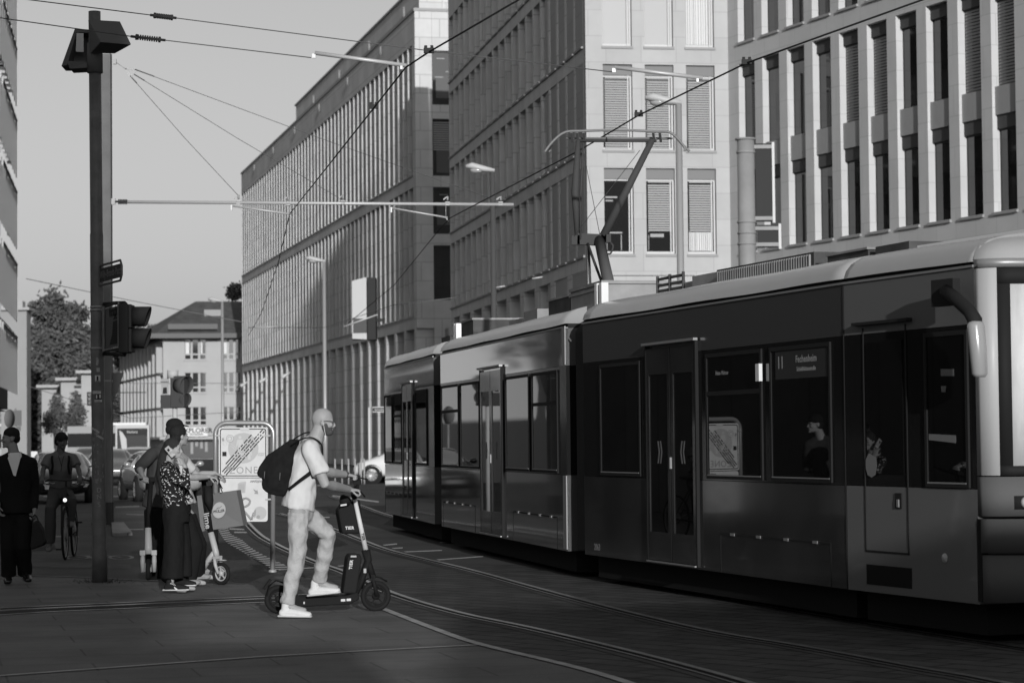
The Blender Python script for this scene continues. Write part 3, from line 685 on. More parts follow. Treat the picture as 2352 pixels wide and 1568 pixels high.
ptree(80, 266, 158, 870, [((0,0,945),(1.1,1.5,2.4)), ((.3,0,880),(1.2,1.5,1.4)), ((0,0,1000),(1.0,1.5,1.2))], .18, 6000, 'narrow dark tree beside the blank pale wall', seed=9, trunk_r=.5)
ptree(268, 262, 205, 800, [((0,0,880),(1.5,1.5,2.8)), ((.2,0,950),(1.5,1.5,2.4))], .2, 6000, 'dark tree seen between the steel mast and the hipped roof building', seed=5, trunk_r=.4)
ptree(126, 200, 120, 905, [((0,0,968),(.50,.7,.7)), ((.15,0,935),(.32,.5,.55)), ((-.30,0,975),(.3,.4,.5)), ((.34,0,955),(.25,.4,.5)), ((.05,0,912),(.14,.3,.35))], .07, 4500, 'small street tree in front of the lowest stepped house', m=leafm2, seed=6, trunk_r=.15)
ptree(170, 198, 118, 905, [((0,0,968),(.45,.7,.7)), ((.12,0,930),(.3,.5,.6)), ((-.30,0,960),(.25,.4,.5)), ((.30,0,945),(.25,.4,.6)), ((.18,0,905),(.14,.3,.3))], .07, 4500, 'small street tree in front of the middle stepped house', m=leafm2, seed=7, trunk_r=.15)
tree(tp(327, 262), tz(735,262), [((0,0,tz(752,262)),(1.5,1.2,.9)), ((-1,0,tz(762,262)),(1,1,.8)), ((1,0,tz(758,262)),(1,1,.8)), ((0,0,tz(820,262)),(2.5,2,2.5))], .2, 3000, 'pale leafed treetop behind the left end of the slate roof', m=leafm2, seed=8, trunk_r=.3)
tree(tp(543, 250), tz(655,250), [((0,0,tz(666,250)),(.9,.8,.55)), ((0,0,tz(680,250)),(1.0,.9,.5))], .16, 1200, 'small treetop peeking over the ridge of the slate roof', m=leafm, seed=11, trunk_r=.25)
tree(V((-22.5, 79, 0)), 11, [((0,0,7.5),(3,2,2.2)), ((2,0,8.5),(2,2,2)), ((-2.4,0,8),(2,2,2))], .2, 3500, 'broad street tree beside the left kerb, mirrored in the tram side', seed=21, trunk_r=.25)
# ================================================================ the near tram
tr_low = mat('tram_paint', 0.022, 0.16, noise_amp=0.35, noise_scale=1.8, spec=0.35, coat=0.25, bump=0.015, bump_scale=1.3)
tr_up = mat('tram_upper_paint', 0.05, 0.18, spec=0.35, coat=0.25, bump=0.015, bump_scale=1.3)
tr_cab = mat('tram_cab_paint', 0.11, 0.25, spec=0.5, coat=0.3)
tr_roof = mat('tram_roof_panel', 0.30, 0.25, spec=0.5, noise_amp=.04, noise_scale=1)
tr_belt = mat('tram_window_belt', 0.008, 0.14, spec=0.3)
tr_glass = mat('tram_glass', 0.004, 0.015, spec=.7, bump=0.01, bump_scale=.9)
tr_silver = mat('tram_silver_trim', 0.22, 0.4, metal=0.3)
tr_black = mat('tram_rubber', 0.015, 0.6)
tr_under = mat('tram_underframe', 0.010, 0.9)
eq_d = mat('roof_box_dark', 0.06, 0.6, noise_amp=.3, noise_scale=3); eq_m = mat('roof_box_grey', 0.22, 0.55, noise_amp=.2, noise_scale=3); eq_w = mat('roof_box_white', 0.60, 0.5)
tram = Thing('tram', 'three section articulated tram with dark glossy sides passing on the right', 'tram', (3.4, 17.9, 0))
class Sec:
    def __init__(s, rear, front): s.M = frame_matrix(V((rear[0], rear[1], 0)), V((front[0]-rear[0], front[1]-rear[1], 0))); s.L = sqrt((front[0]-rear[0])**2+(front[1]-rear[1])**2); s.Mi = s.M.inverted()
    def x(s, px, z=1.55):   # local x where the sight line through column px meets the side plane
        o = s.Mi @ CAM; d = s.Mi.to_3x3() @ ray(px, 1005); t = -o.y/d.y; return (o+d*t).x
    def z(s, px, py):
        o = s.Mi @ CAM; d = s.Mi.to_3x3() @ ray(px, py); t = -o.y/d.y; return (o+d*t).z
def W(sec, mb):   # local section shapes to world
    for i in range(len(mb.v)): mb.v[i] = sec.M @ mb.v[i]
    return mb
S1 = Sec((.77, 26.3), (2.73, 19.83)); S2 = Sec((-1.05, 35.3), (.60, 27.05)); S3 = Sec((-2.24, 42.3), (-1.18, 36.2))
cabdir = V((sin(radians(20.3)), -cos(radians(20.3)), 0)); S0 = Sec((2.73, 19.83), (2.73+cabdir.x*2.03, 19.83+cabdir.y*2.03))
ZB, ZW0, ZW1, ZG = .30, 1.15, 2.37, 2.79
COVE = [(0, 2.84), (.02, 2.90), (.07, 2.96), (.16, 3.01), (.30, 3.045), (.55, 3.075), (1.2, 3.10)]
def section(sec, up=tr_up, low=tr_low, x0=0.0, x1=None, endr=0.0):
    x1 = sec.L if x1 is None else x1
    b = MB(); b.box(x0, x1, 0, 2.4, ZB, ZW0-.004); b.mi = 1; b.box(x0, x1, .002, 2.4, ZW0, ZW1); b.mi = 2; b.box(x0, x1, 0, 2.4, ZW1+.003, ZG); b.mi = 3; b.box(x0, x1, .03, 2.37, ZG, 2.84)
    body = tram.part('body_section', W(sec, b), [low, tr_belt, up, tr_black], world=True, cl=False)
    r = MB(); n = 24; vs = []; prof = COVE+[(2.4-y, z) for y, z in COVE[::-1][1:]]
    st = [x0+(x1-x0)*i/n for i in range(n+1)]
    for i, x in enumerate(st):
        for (y, z) in prof: vs.append((x, y, z+0.004*sin(x*2.3+y)))
    m = len(prof); fs = [(i*m+k, (i+1)*m+k, (i+1)*m+k+1, i*m+k+1) for i in range(n) for k in range(m-1)]
    fs += [tuple(range(m)), tuple(n*m+k for k in range(m-1, -1, -1))]
    r.add(vs, fs, True); r.mi = 1
    tram.part('roof_panel', W(sec, r), [tr_roof], world=True, cl=False)
    s_ = MB(); s_.box(x0, x1, -.012, .0, ZG+.004, ZG+.022); tram.part('roof_trim', W(sec, s_), tr_silver, world=True, cl=False, parent=body)
    u = MB(); u.box(x0+.1, x1-.1, .12, 2.3, .06, ZB-.002); tram.part('underframe', W(sec, u), tr_under, world=True, cl=False)
    return body
B0 = section(S0, tr_cab, tr_cab); B1_ = section(S1); B2_ = section(S2, up=mat('tram_upper_paint_reflecting', 0.10, 0.04, spec=1.0, coat=1.0, bump=.02, bump_scale=1.1), low=mat('tram_paint_glossy', 0.075, 0.05, spec=1.0, coat=1.0, bump=.03, bump_scale=1.6)); B3_ = section(S3, up=mat('tram_upper_paint_reflecting', 0), low=mat('tram_paint_glossy', 0))  # rear sections: paint lightened to imitate a brighter mirrored street
def tram_window(sec, pa, pb, hopper=False, z0=1.20, z1=2.30, fr=.035):
    x0, x1 = sec.x(pa), sec.x(pb)
    f = MB(); f.box(x0-fr, x1+fr, -.016, .001, z0-fr, z0); f.box(x0-fr, x1+fr, -.016, .001, z1, z1+fr); f.box(x0-fr, x0, -.016, .001, z0, z1); f.box(x1, x1+fr, -.016, .001, z0, z1)
    if hopper: f.box(x0, x1, -.014, .001, z1-.36, z1-.32)
    o = tram.part('window', W(sec, f), tr_black, world=True, cl=False)
    g_ = MB(); g_.box(x0, x1, -.006, .0015, z0, z1); tram.part('window_pane', W(sec, g_), tr_glass, world=True, cl=False, parent=o)
    t = MB(); t.box(x0, x1, -.020, -.0165, z0-.008, z0+.004); tram.part('window_trim', W(sec, t), tr_silver, world=True, cl=False, parent=o)
    return o
def tram_door(sec, pa, pb, marks=True):
    x0, x1 = sec.x(pa), sec.x(pb); w_ = x1-x0; d = MB(); xm = (x0+x1)/2
    z0, z1 = .34, 2.44; zt = sec.z((pa+pb)/2, 0)
    for (a, b) in ((x0, xm-.012), (xm+.012, x1)):
        d.box(a, a+.07, -.028, .0015, z0, z1); d.box(b-.07, b, -.028, .0015, z0, z1); d.box(a+.07, b-.07, -.028, .0015, z0, .62); d.box(a+.07, b-.07, -.028, .0015, 2.18, z1)
    d.mi = 1; d.box(x0-.03, x0-.002, -.031, .0015, z0-.02, z1+.03); d.box(x1+.002, x1+.03, -.031, .0015, z0-.02, z1+.03)
    o = tram.part('door', W(sec, d), [tr_low, tr_black], world=True, cl=False)
    g_ = MB()
    for (a, b) in ((x0, xm-.012), (xm+.012, x1)): g_.box(a+.07, b-.07, -.018, .0012, .62, 2.18)
    tram.part('door_pane', W(sec, g_), tr_glass, world=True, cl=False, parent=o)
    h = MB(); h.box(x0, x1, -.05, -.03, z0-.02, z0-.006); tram.part('door_sill', W(sec, h), tr_silver, world=True, cl=False, parent=o)
    h = MB(); h.box(x0-.06, x1+.06, -.06, -.0155, z1+.035, z1+.06); tram.part('door_rail', W(sec, h), tr_silver, world=True, cl=False, parent=o)
    b_ = MB(); b_.box(xm-.02, xm+.02, -.036, -.029, 1.25, 1.36); tram.part('door_button', W(sec, b_), mat('button_grey', .4, .4), world=True, cl=False, parent=o)
    if marks:
        c = MB()
        for (cx, sg) in ((x0+w_*.25, 1), (x1-w_*.25, -1)):
            for k in range(2):
                xx = cx-.06+k*.07; c.prism([(xx, -.019, 1.52), (xx+.03, -.019, 1.52), (xx+.03+sg*.035, -.019, 1.41), (xx+.03, -.019, 1.30), (xx, -.019, 1.30), (xx+sg*.035, -.019, 1.41)], (0, -.002, 0))
        tram.part('door_chevron', W(sec, c), mat('chevron_grey', .10, .5), world=True, cl=False, parent=o)
    return o
tram_window(S1, 1383, 1470); tram_door(S1, 1492, 1603); tram_window(S1, 1628, 1750, True); wfech = tram_window(S1, 1776, 1908)
tram_window(S2, 1016, 1054, True); tram_window(S2, 1060, 1102); tram_door(S2, 1108, 1156); tram_window(S2, 1164, 1216); tram_window(S2, 1225, 1281, True)
tram_window(S3, 885, 901); tram_window(S3, 906, 923, True); tram_door(S3, 928, 950, False); tram_window(S3, 956, 981)
# cab side window and crew door
cw = tram_window(S0, 2133, 2222, z0=1.19, z1=2.30)
d = MB(); xa, xb = S0.x(1985), S0.x(2085); d.box(xa, xa+.015, -.006, .001, .62, 2.42); d.box(xb-.015, xb, -.006, .001, .62, 2.42); d.box(xa, xb, -.006, .001, .62, .635); d.box(xa-.1, xb+.1, -.05, -.002, 2.44, 2.465); cd = tram.part('crew_door', W(S0, d), tr_black, world=True, cl=False)
d = MB(); d.box(xa+.06, xb-.06, -.008, .0015, 1.25, 2.3); tram.part('window_pane', W(S0, d), tr_glass, world=True, cl=False, parent=cd)
d = MB(); d.box(xb-.2, xb-.1, -.010, .001, .98, 1.10); tram.part('door_handle', W(S0, d), tr_black, world=True, cl=False, parent=cd)
d = MB(); d.box(xb-.16, xb-.13, -.02, -.011, .99, 1.05); tram.part('handle_grip', W(S0, d), tr_silver, world=True, cl=False, parent=cd)
d = MB(); d.box(xa+.01, xb+.03, -.004, .001, .36, .52); tram.part('step_recess', W(S0, d), tr_under, world=True, cl=False)
d = MB(); xx = S0.x(1942); d.box(xx-.012, xx+.0, -.004, .001, ZB, ZG); tram.part('panel_joint', W(S0, d), tr_black, world=True, cl=False)
d = MB(); c_ = S0.x(2166); d.lathe((c_, -.001, .62), (0, -1, 0), [(0, .012), (.03, .012), (.035, .004), (.038, 0)], 16); tram.part('side_lamp', W(S0, d), mat('lamp_lens_grey', .35, .2), world=True)
# stickers and papers behind the cab glass
def decal(sec, pts, m, name='sticker', y=-.0095, parent=None):
    q = MB(); q.prism([(sec.x(px), y, sec.z(px, py)) for px, py in pts], (0, -.001, 0)); return tram.part(name, W(sec, q), m, world=True, cl=False, parent=parent)
pm = mat('pale_paper', .14, .6)
decal(S0, [(1990,1055),(1998,1040),(2014,1050),(2015,1068),(2012,1090),(2003,1096),(1994,1090),(1990,1075)], pm, parent=cd); decal(S0, [(2166,847),(2196,847),(2196,863),(2166,863)], pm, parent=cw); decal(S0, [(2136,996),(2198,999),(2198,1017),(2136,1010)], pm, parent=cw)
decal(S0, [(2166,886),(2178,886),(2176,900),(2167,900)], pm, parent=cw)
# hatches with hinges
def hatch(sec, pa, pb, ztop, zbot=None, m=None):
    x0, x1 = sec.x(pa), sec.x(pb); q = MB(); t_ = .008; zb = zbot or ZB+.005; q.box(x0, x1, -.004, .001, ztop-t_, ztop+t_); q.box(x0, x0+t_, -.003, .001, zb, ztop-t_); q.box(x1-t_, x1, -.003, .001, zb, ztop-t_)
    o = tram.part('hatch', W(sec, q), tr_black, world=True, cl=False); h = MB()
    for k in range(4): x = x0+(x1-x0)*(k+.5)/4; h.box(x-.05, x+.05, -.01, -.0045, ztop-.012, ztop+.012)
    tram.part('hinge', W(sec, h), tr_silver, world=True, cl=False, parent=o)
hatch(S1, 1652, 1905, .66); hatch(S2, 1017, 1090, .66); hatch(S2, 1177, 1278, .66); hatch(S3, 884, 920, .66); 
# fleet number, destination, painted sign reflection
def tram_text(sec, txt, px, py, size, m, name, parent=None, y=-.009, sp=1.0, mirror=False):
    T = text_mb(txt, size, 0.0005, sp, bold=size*.02); q = MB(); c = V((sec.x(px), y, sec.z(px, py)))
    place(q, T, c, (1, 0, 0), (0, 0, 1)) if not mirror else None
    return tram.part(name, W(sec, q), m, world=True, cl=False, parent=parent)
ledm = mat('led_text', .05, .5, emit=.075)
dsp = MB(); dsp.box(S1.x(1785), S1.x(1905), -.0075, -.0062, S1.z(1840, 868), S1.z(1840, 800)); tram.part('display_panel', W(S1, dsp), mat('display_black', .03, .4), world=True, cl=False, parent=wfech)
tram_text(S1, 'Fechenheim', 1856, 823, .085, ledm, 'display_text', wfech, sp=1.08); tram_text(S1, 'Schießhüttenstraße', 1856, 846, .052, ledm, 'display_text', wfech); tram_text(S1, '11', 1797, 834, .15, ledm, 'display_text', wfech)
tram_text(S1, '2063', 1369, 1256, .10, mat('number_grey', .16, .5), 'fleet_number', B1_, y=-.002)
tram_text(S1, 'Neue Mainzer', 1662, 856, .055, mat('number_grey', .16, .5), 'painted_sign_reflection', B1_, y=-.0095)  # lettering painted on the pane as a mirrored street sign
# lamp like clips and grab handles seen bright on the body
q = MB(); q.box(S1.x(1749), S1.x(1757), -.05, -.0165, S1.z(1752, 875), S1.z(1752, 835)); tram.part('side_camera', W(S1, q), mat('bright_cap', .6, .3), world=True, cl=False)
# articulation bellows
def bellows(sa, sb, xa, xb):
    a0 = sa.M @ V((xa, 0, 0)); a1 = sa.M @ V((xa, 2.4, 0)); b0 = sb.M @ V((xb, 0, 0)); b1 = sb.M @ V((xb, 2.4, 0)); n = 12; mb = MB(); vs = []
    for i in range(n+1):
        t = i/n; ins = .10 if i % 2 else .16
        l = a0.lerp(b0, t); r = a1.lerp(b1, t); d_ = (r-l).normalized(); l = l+d_*ins; r = r-d_*ins; zt = 3.0 if i % 2 else 2.94
        vs += [l+V((0,0,.32)), l+V((0,0,zt-.25)), l+d_*.2+V((0,0,zt)), r-d_*.2+V((0,0,zt)), r+V((0,0,zt-.25)), r+V((0,0,.32))]
    fs = [(i*6+k, i*6+(k+1) % 6, (i+1)*6+(k+1) % 6, (i+1)*6+k) for i in range(n) for k in range(6)]; mb.add(vs, fs); tram.part('bellows', mb, mat('bellows_rubber', .035, .55), world=True, cl=False)
bellows(S2, S1, S2.L, 0); bellows(S3, S2, S3.L, 0)
for (sec, x) in ((S1, 0.0), (S2, 0.0)):
    q = MB(); k = 0; q.box(x-.16, x-.08, .25, .33, 2.95, 3.26); q.box(x-.32, x-.24, .25, .33, 2.95, 3.26)
    for i in range(k, len(q.v)): q.v[i] = sec.M @ q.v[i]
    tram.part('gangway_bracket', q, eq_w, world=True, cl=False)
for (sec, px) in ((S2, 1294),): 
    q = MB(); xx = sec.x(px); q.box(xx, sec.L+.0, -.012, .03, .32, 1.14); tram.part('end_post', W(sec, q), mat('silver_post', .25, .45), world=True, cl=False); q = MB(); q.box(xx+.02, sec.L, -.012, .03, 2.38, 2.80); tram.part('end_post', W(sec, q), mat('silver_post', .32, .35), world=True, cl=False)
# roof equipment
def rbox(sec, pa, pb, y0, y1, z1, m, name='roof_box', z0=3.05, ribs=0):
    q = MB(); x0, x1 = sec.x(pa), sec.x(pb); q.box(x0, x1, y0, y1, z0, z1)
    if ribs:
        q.mi = 1
        for i in range(ribs): xx = x0+(x1-x0)*(i+.5)/ribs; q.box(xx-.012, xx+.012, y0-.02, y0-.001, z0+.05, z1-.03)
    q.mi = 1; q.box(x0-.02, x1+.02, y0-.02, y1, z1+.001, z1+.025)
    return tram.part(name, W(sec, q), [m, eq_m], world=True, cl=False)
q = MB(); q.box(-.1, 2.0, .75, 1.65, 3.05, 3.135); tram.part('roof_fairing', W(S0, q), eq_w, world=True, cl=False)
q = MB(); q.box(5.9, 6.55, .7, 1.7, 3.05, 3.18); tram.part('roof_box', W(S1, q), eq_d, world=True, cl=False)
q = MB(); q.box(4.9, 5.75, .7, 1.7, 3.05, 3.17); q.mi = 1; q.box(4.88, 5.77, .68, 1.7, 3.171, 3.19); tram.part('roof_box', W(S1, q), [eq_d, eq_m], world=True, cl=False)
q = MB(); q.box(2.2, 4.6, .7, 1.7, 3.05, 3.24); q.mi = 1
for i in range(40): q.box(2.25+i*.058, 2.27+i*.058, .68, .699, 3.10, 3.22)
tram.part('roof_box', W(S1, q), [eq_d, eq_m], world=True, cl=False)
q = MB(); q.box(1.25, 2.05, .8, 1.6, 3.1, 3.24); q.box(.9, 1.22, .85, 1.5, 3.1, 3.20); tram.part('roof_box', W(S1, q), eq_m, world=True, cl=False)
q = MB()
for z in (3.14, 3.20, 3.27): q.box(.05, .85, .85, .87, z, z+.03); q.box(.05, .85, 1.5, 1.52, z, z+.03)
for x in (.05, .43, .84): q.box(x, x+.02, .84, .869, 3.12, 3.32)
tram.part('roof_rails', W(S1, q), eq_d, world=True, cl=False)
q = MB(); q.box(5.6, 7.3, .7, 1.7, 3.1, 3.36); q.mi = 1; q.box(5.57, 7.33, .68, 1.7, 3.361, 3.40); q.box(5.57, 7.33, .68, .699, 3.30, 3.33); tram.part('roof_box', W(S2, q), [eq_m, eq_m], world=True, cl=False)
q = MB(); q.box(4.3, 5.55, .7, 1.7, 3.1, 3.32); q.mi = 1; q.box(4.28, 5.56, .68, 1.7, 3.321, 3.345); tram.part('roof_box', W(S2, q), [eq_d, eq_m], world=True, cl=False)
q = MB(); q.box(2.2, 3.1, .8, 1.6, 3.1, 3.30); q.box(.9, 1.8, .85, 1.55, 3.1, 3.24); tram.part('roof_box', W(S2, q), [eq_m], world=True, cl=False)
q = MB(); q.box(3.6, 5.6, .7, 1.7, 3.1, 3.38); q.box(1.5, 2.5, .8, 1.6, 3.1, 3.28); q.mi = 1; q.box(3.58, 5.62, .68, 1.7, 3.381, 3.41); tram.part('roof_box', W(S3, q), [eq_d, eq_m], world=True, cl=False)
# nose: plan curve from the cab side round to the centre of the front
LN = S0.L
plan = [(LN, 0), (LN+.06, .006), (LN+.12, .035), (LN+.17, .09), (LN+.21, .18), (LN+.25, .38), (LN+.29, .75), (LN+.31, 1.2), (LN+.29, 1.65), (LN+.25, 2.02), (LN+.21, 2.22), (LN+.12, 2.365), (LN, 2.4)]
def nose_wall(i0, i1, z0, z1, off=0.0, lean=0.0):
    mb = MB(); P = plan[i0:i1+1]; vs = []
    for j, (x, y) in enumerate(P):
        a = P[max(j-1, 0)]; b = P[min(j+1, len(P)-1)]; tx, ty = b[0]-a[0], b[1]-a[1]; l = sqrt(tx*tx+ty*ty); nx, ny = ty/l, -tx/l
        vs += [(x+nx*off, y+ny*off, z0), (x+nx*off-lean*(z1-z0), y+ny*off, z1)]
    n = len(P); mb.add(vs, [(2*i, 2*i+2, 2*i+3, 2*i+1) for i in range(n-1)], True); return mb
def nose_block(i0, i1, z0, z1, off, thick):
    """closed curved panel"""
    mb = MB(); P = plan[i0:i1+1]; vs = []
    for j, (x, y) in enumerate(P):
        a = P[max(j-1, 0)]; b = P[min(j+1, len(P)-1)]; tx, ty = b[0]-a[0], b[1]-a[1]; l = sqrt(tx*tx+ty*ty); nx, ny = ty/l, -tx/l
        for z in (z0, z1): vs += [(x+nx*off, y+ny*off, z), (x+nx*(off-thick), y+ny*(off-thick), z)]
    n = len(P); fs = []
    for i in range(n-1): a = 4*i; b = a+4; fs += [(a, b, b+2, a+2), (a+1, a+3, b+3, b+1), (a+2, b+2, b+3, a+3), (a, a+1, b+1, b)]
    fs += [(0, 2, 3, 1), (4*n-4, 4*n-3, 4*n-1, 4*n-2)]; mb.add(vs, fs, True); return mb
def npart(name, mb, m, **k): return tram.part(name, W(S0, mb), m, world=True, cl=False, **k)
npart('front_panel', nose_block(0, 12, .95, 1.24, 0, .05), mat('tram_front_paint', .085, .35, spec=.2))
npart('bumper', nose_block(1, 11, .68, .93, .03, .08), mat('tram_front_paint', 0))
npart('front_apron', nose_block(1, 11, .32, .665, .015, .06), mat('tram_front_paint', 0))
q = MB(); q.box(LN-.02, LN+.05, .0, .05, .32, .93); npart('bumper_gap', q, tr_black)
npart('corner_pillar', nose_block(0, 3, 1.25, 2.78, 0, .05), mat('pillar_silver', .36, .4))
npart('windscreen_frame', nose_block(3, 9, 1.25, 1.32, -.004, .05), tr_black); npart('windscreen_frame', nose_block(3, 9, 2.66, 2.78, -.004, .05), tr_black); npart('windscreen_frame', nose_block(3, 4, 1.32, 2.66, -.003, .04), tr_black)
npart('windscreen', nose_block(4, 8, 1.32, 2.66, -.008, .02), mat('windscreen_painted_glare', .55, .06, spec=.8, coat=1.0, noise_amp=.35, noise_scale=1.1, stretch=(2.5, 1, .5)))  # pale streaky base imitates sunlit reflections on the glass
npart('front_header', nose_block(0, 12, 2.785, 2.85, 0, .05), tr_silver)
# cab roof cap
rc = MB(); vs = []; ds = [0, .02, .07, .16, .30, .55, 1.19]; zs_ = [2.85, 2.90, 2.96, 3.01, 3.045, 3.075, 3.10]; base = [(LN-.001, 0)]+plan[1:-1]+[(LN-.001, 2.4)]
cx_, cy_ = LN-.9, 1.2
for (dd, zz) in zip(ds, zs_):
    t = dd/1.19
    for (x, y) in base: vs.append((x+(cx_-x)*t*.9, y+(cy_-y)*t, zz))
m = len(base); fs = [(j*m+i, j*m+i+1, (j+1)*m+i+1, (j+1)*m+i) for j in range(len(ds)-1) for i in range(m-1)]; rc.add(vs, fs, True); npart('cab_roof_cap', rc, tr_roof)
hl = MB(); hl.add(*[[(0,0,0)], []]) if False else None
q = nose_block(4, 6, 1.0, 1.10, .004, .01); npart('headlight_band', q, tr_black)
for k, (y, r_) in enumerate(((.27, .045), (.43, .038), (.60, .055))):
    q = MB(); x = LN+.235+.06*min(y, .7); q.lathe((x, y, 1.05), (1, -.1, 0), [(0, .03), (r_*.6, .026), (r_, .012), (r_, -.02)], 16); npart('headlight', q, mat('headlight_lens', .45 if k != 1 else .45, .12, coat=1))
q = MB(); q.obox((LN+.235, .34, .60), (.03, .0, 0), (.0, .07, 0), (0, 0, .045)); npart('coupling_cover', q, tr_black)
# mirror
mp = [at(2172, 668, 17.95), at(2200, 690, 17.75), at(2228, 716, 17.55), at(2239, 735, 17.5), at(2240, 748, 17.5)]
q = MB(); q.ring(mp, [.05, .05, .05, .055, .05], 12); q.obox(at(2172, 672, 18.02), V((.06,-.12,0)), V((.03,.012,0)), V((0,0,.10))); mo = tram.part('mirror_arm', q, tr_black, world=True)
q = MB(); q.ring([at(2241, 738, 17.5), at(2241, 748, 17.5), at(2246, 800, 17.5), at(2250, 858, 17.5), at(2250, 866, 17.5)], [(.055, .05), (.068, .06), (.068, .06), (.062, .055), (.045, .04)], 18); tram.part('mirror_housing', q, mat('mirror_shell', .25, .25, coat=.5), world=True, parent=mo)
# pantograph (over the second section's front end)
pg = mat('pantograph_paint', .05, .5); pgs = mat('pantograph_rod', .16, .4); py_ = 29.5
base_p = at(1402, 668, 28.6); knee = at(1376, 550, 29.9)
q = MB(); q.ring([base_p+V((0,0,-.25)), base_p, knee], [.075, .072, .065], 14); po = tram.part('pantograph_lower_arm', q, mat('pantograph_arm_paint', .085, .45), world=True)
q = MB(); q.beam(at(1326, 549, 29.9), at(1392, 552, 29.9), .1, .14); q.beam(at(1360, 660+90, 29.4), at(1352, 570, 29.9), .03); q.tube([at(1350, 560, 29.85), at(1368, 610, 29.5), at(1398, 690, 28.9)], .018, 8)
q.obox(at(1322, 552, 29.9), (.05, 0, 0), (0, .05, 0), (0, 0, .06)); q.obox(at(1392, 548, 29.9), (.06, 0, 0), (0, .05, 0), (0, 0, .05)); q.tube(spline([at(1384, 563, 29.9), at(1390, 580, 29.9), at(1402, 582, 29.9), at(1408, 565, 29.9), at(1400, 556, 29.9)], 4), .012, 6); tram.part('knee_joint', q, pg, world=True, parent=po)
q = MB(); q.ring([at(1326, 545, 29.9), at(1321, 440, 29.9), at(1328, 322, 29.9)], [.03, .05, .03], 10); q.ring([at(1386, 542, 29.9), at(1500, 318, 29.9)], [.055, .04], 10)
q.tube([at(1333, 550, 29.85), at(1334, 440, 29.85), at(1340, 330, 29.85)], .012, 6); q.tube([at(1325, 323, 29.9), at(1508, 323, 29.9)], .022, 8); q.tube([at(1320, 540, 29.8), at(1470, 345, 29.95)], .004, 5); q.tube([at(1378, 540, 29.9), at(1338, 338, 29.9)], .004, 5)
tram.part('pantograph_upper_frame', q, pg, world=True)
q = MB()
for dy, dz in ((-.18, 0), (.18, .0)):
    q.ring(spline([at(1256+dy*30, 350, 29.9+dy), at(1270, 325, 29.9+dy), at(1298, 304, 29.9+dy), at(1340, 301, 29.9+dy), at(1420, 299, 29.9+dy), at(1500, 302, 29.9+dy), at(1540, 305, 29.9+dy), at(1570, 335, 29.9+dy), at(1578+dy*30, 348, 29.9+dy)], 5), [.016]*41, 8)
q.tube([at(1300, 318, 29.9), at(1545, 318, 29.9)], .014, 6); q.box(0,0,0,0,0,0) if False else None
for px in (1312, 1325, 1340, 1500, 1515): q.beam(at(px, 304, 29.72), at(px+3, 326, 29.95), .03, .02)
tram.part('collector_head', q, pgs, world=True)
# ================================================================ distant tram and cars
ft = Thing('tram', 'far tram seen front on across the junction with its long side behind the street pole', 'tram', (at(305, 1000, 186).x, 186, 0))
kf = 186/F
fx0, fx1 = at(265, 1000, 186).x-ft.o.location.x, at(343, 1000, 186).x-ft.o.location.x
b = MB(); b.box(fx0, fx1, 0, .5, .3, 2.95); b.mi = 1; b.box(fx0+.14, fx1-.14, -.05, -.001, 1.1, 2.7); ft.part('front_shell', b, [mat('far_tram_white', .40, .4), mat('far_tram_screen', .035, .12)], cl=False, bevel=.03)
b = MB(); b.box(fx0+.16, fx1-.16, -.06, -.051, 2.15, 2.6); dd = ft.part('destination_box', b, mat('display_black', .03, .4), cl=False)
T = text_mb('Nations', .26, .002, bold=.004); q = MB(); place(q, T, ((fx0+fx1)/2, -.07, 2.42), (1,0,0), (0,0,1)); ft.part('destination_text', q, mat('far_led', .3, .5, emit=.12), cl=False, parent=dd)
b = MB(); b.prism([(fx0+.3, -.062, 2.55), (fx0+.55, -.062, 2.4), (fx0+.85, -.062, 1.9), (fx0+.9, -.062, 1.12), (fx0+.5, -.062, 1.12)][::-1], (0, -.003, 0)); ft.part('wiper_panel', b, mat('far_tram_white', 0), cl=False)
b = MB(); b.box(at(152, 1000, 186).x-ft.o.location.x, fx0, .5, 2.9, .3, 1.3); b.box(at(152, 1000, 186).x-ft.o.location.x, fx0, .5, 2.9, 2.35, 2.9); b.mi = 1; b.box(at(152, 1000, 186).x-ft.o.location.x, fx0, .52, 2.9, 1.3, 2.35); ft.part('side_body', b, [mat('far_tram_side', .22, .3, coat=.5), tr_belt], cl=False)
b = MB(); b.box(fx0-2, fx0+2.2, 1.0, 2.4, 2.96, 3.15); ft.part('roof_box', b, eq_w, cl=False)
b = MB(); b.box(at(198, 1000, 186).x-ft.o.location.x, fx0-.2, .44, .49, .75, 1.2); ft.part('white_stripe', b, mat('far_tram_white', 0), cl=False)
carglass = mat('car_glass', .02, .05, spec=.8, coat=1.0); tyre = mat('tyre_rubber', .018, .8); rimm = mat('alloy_rim', .35, .3, metal=.7); chrome = mat('chrome', .6, .1, metal=1.0); lens = mat('car_headlamp', .55, .1, coat=1.0)
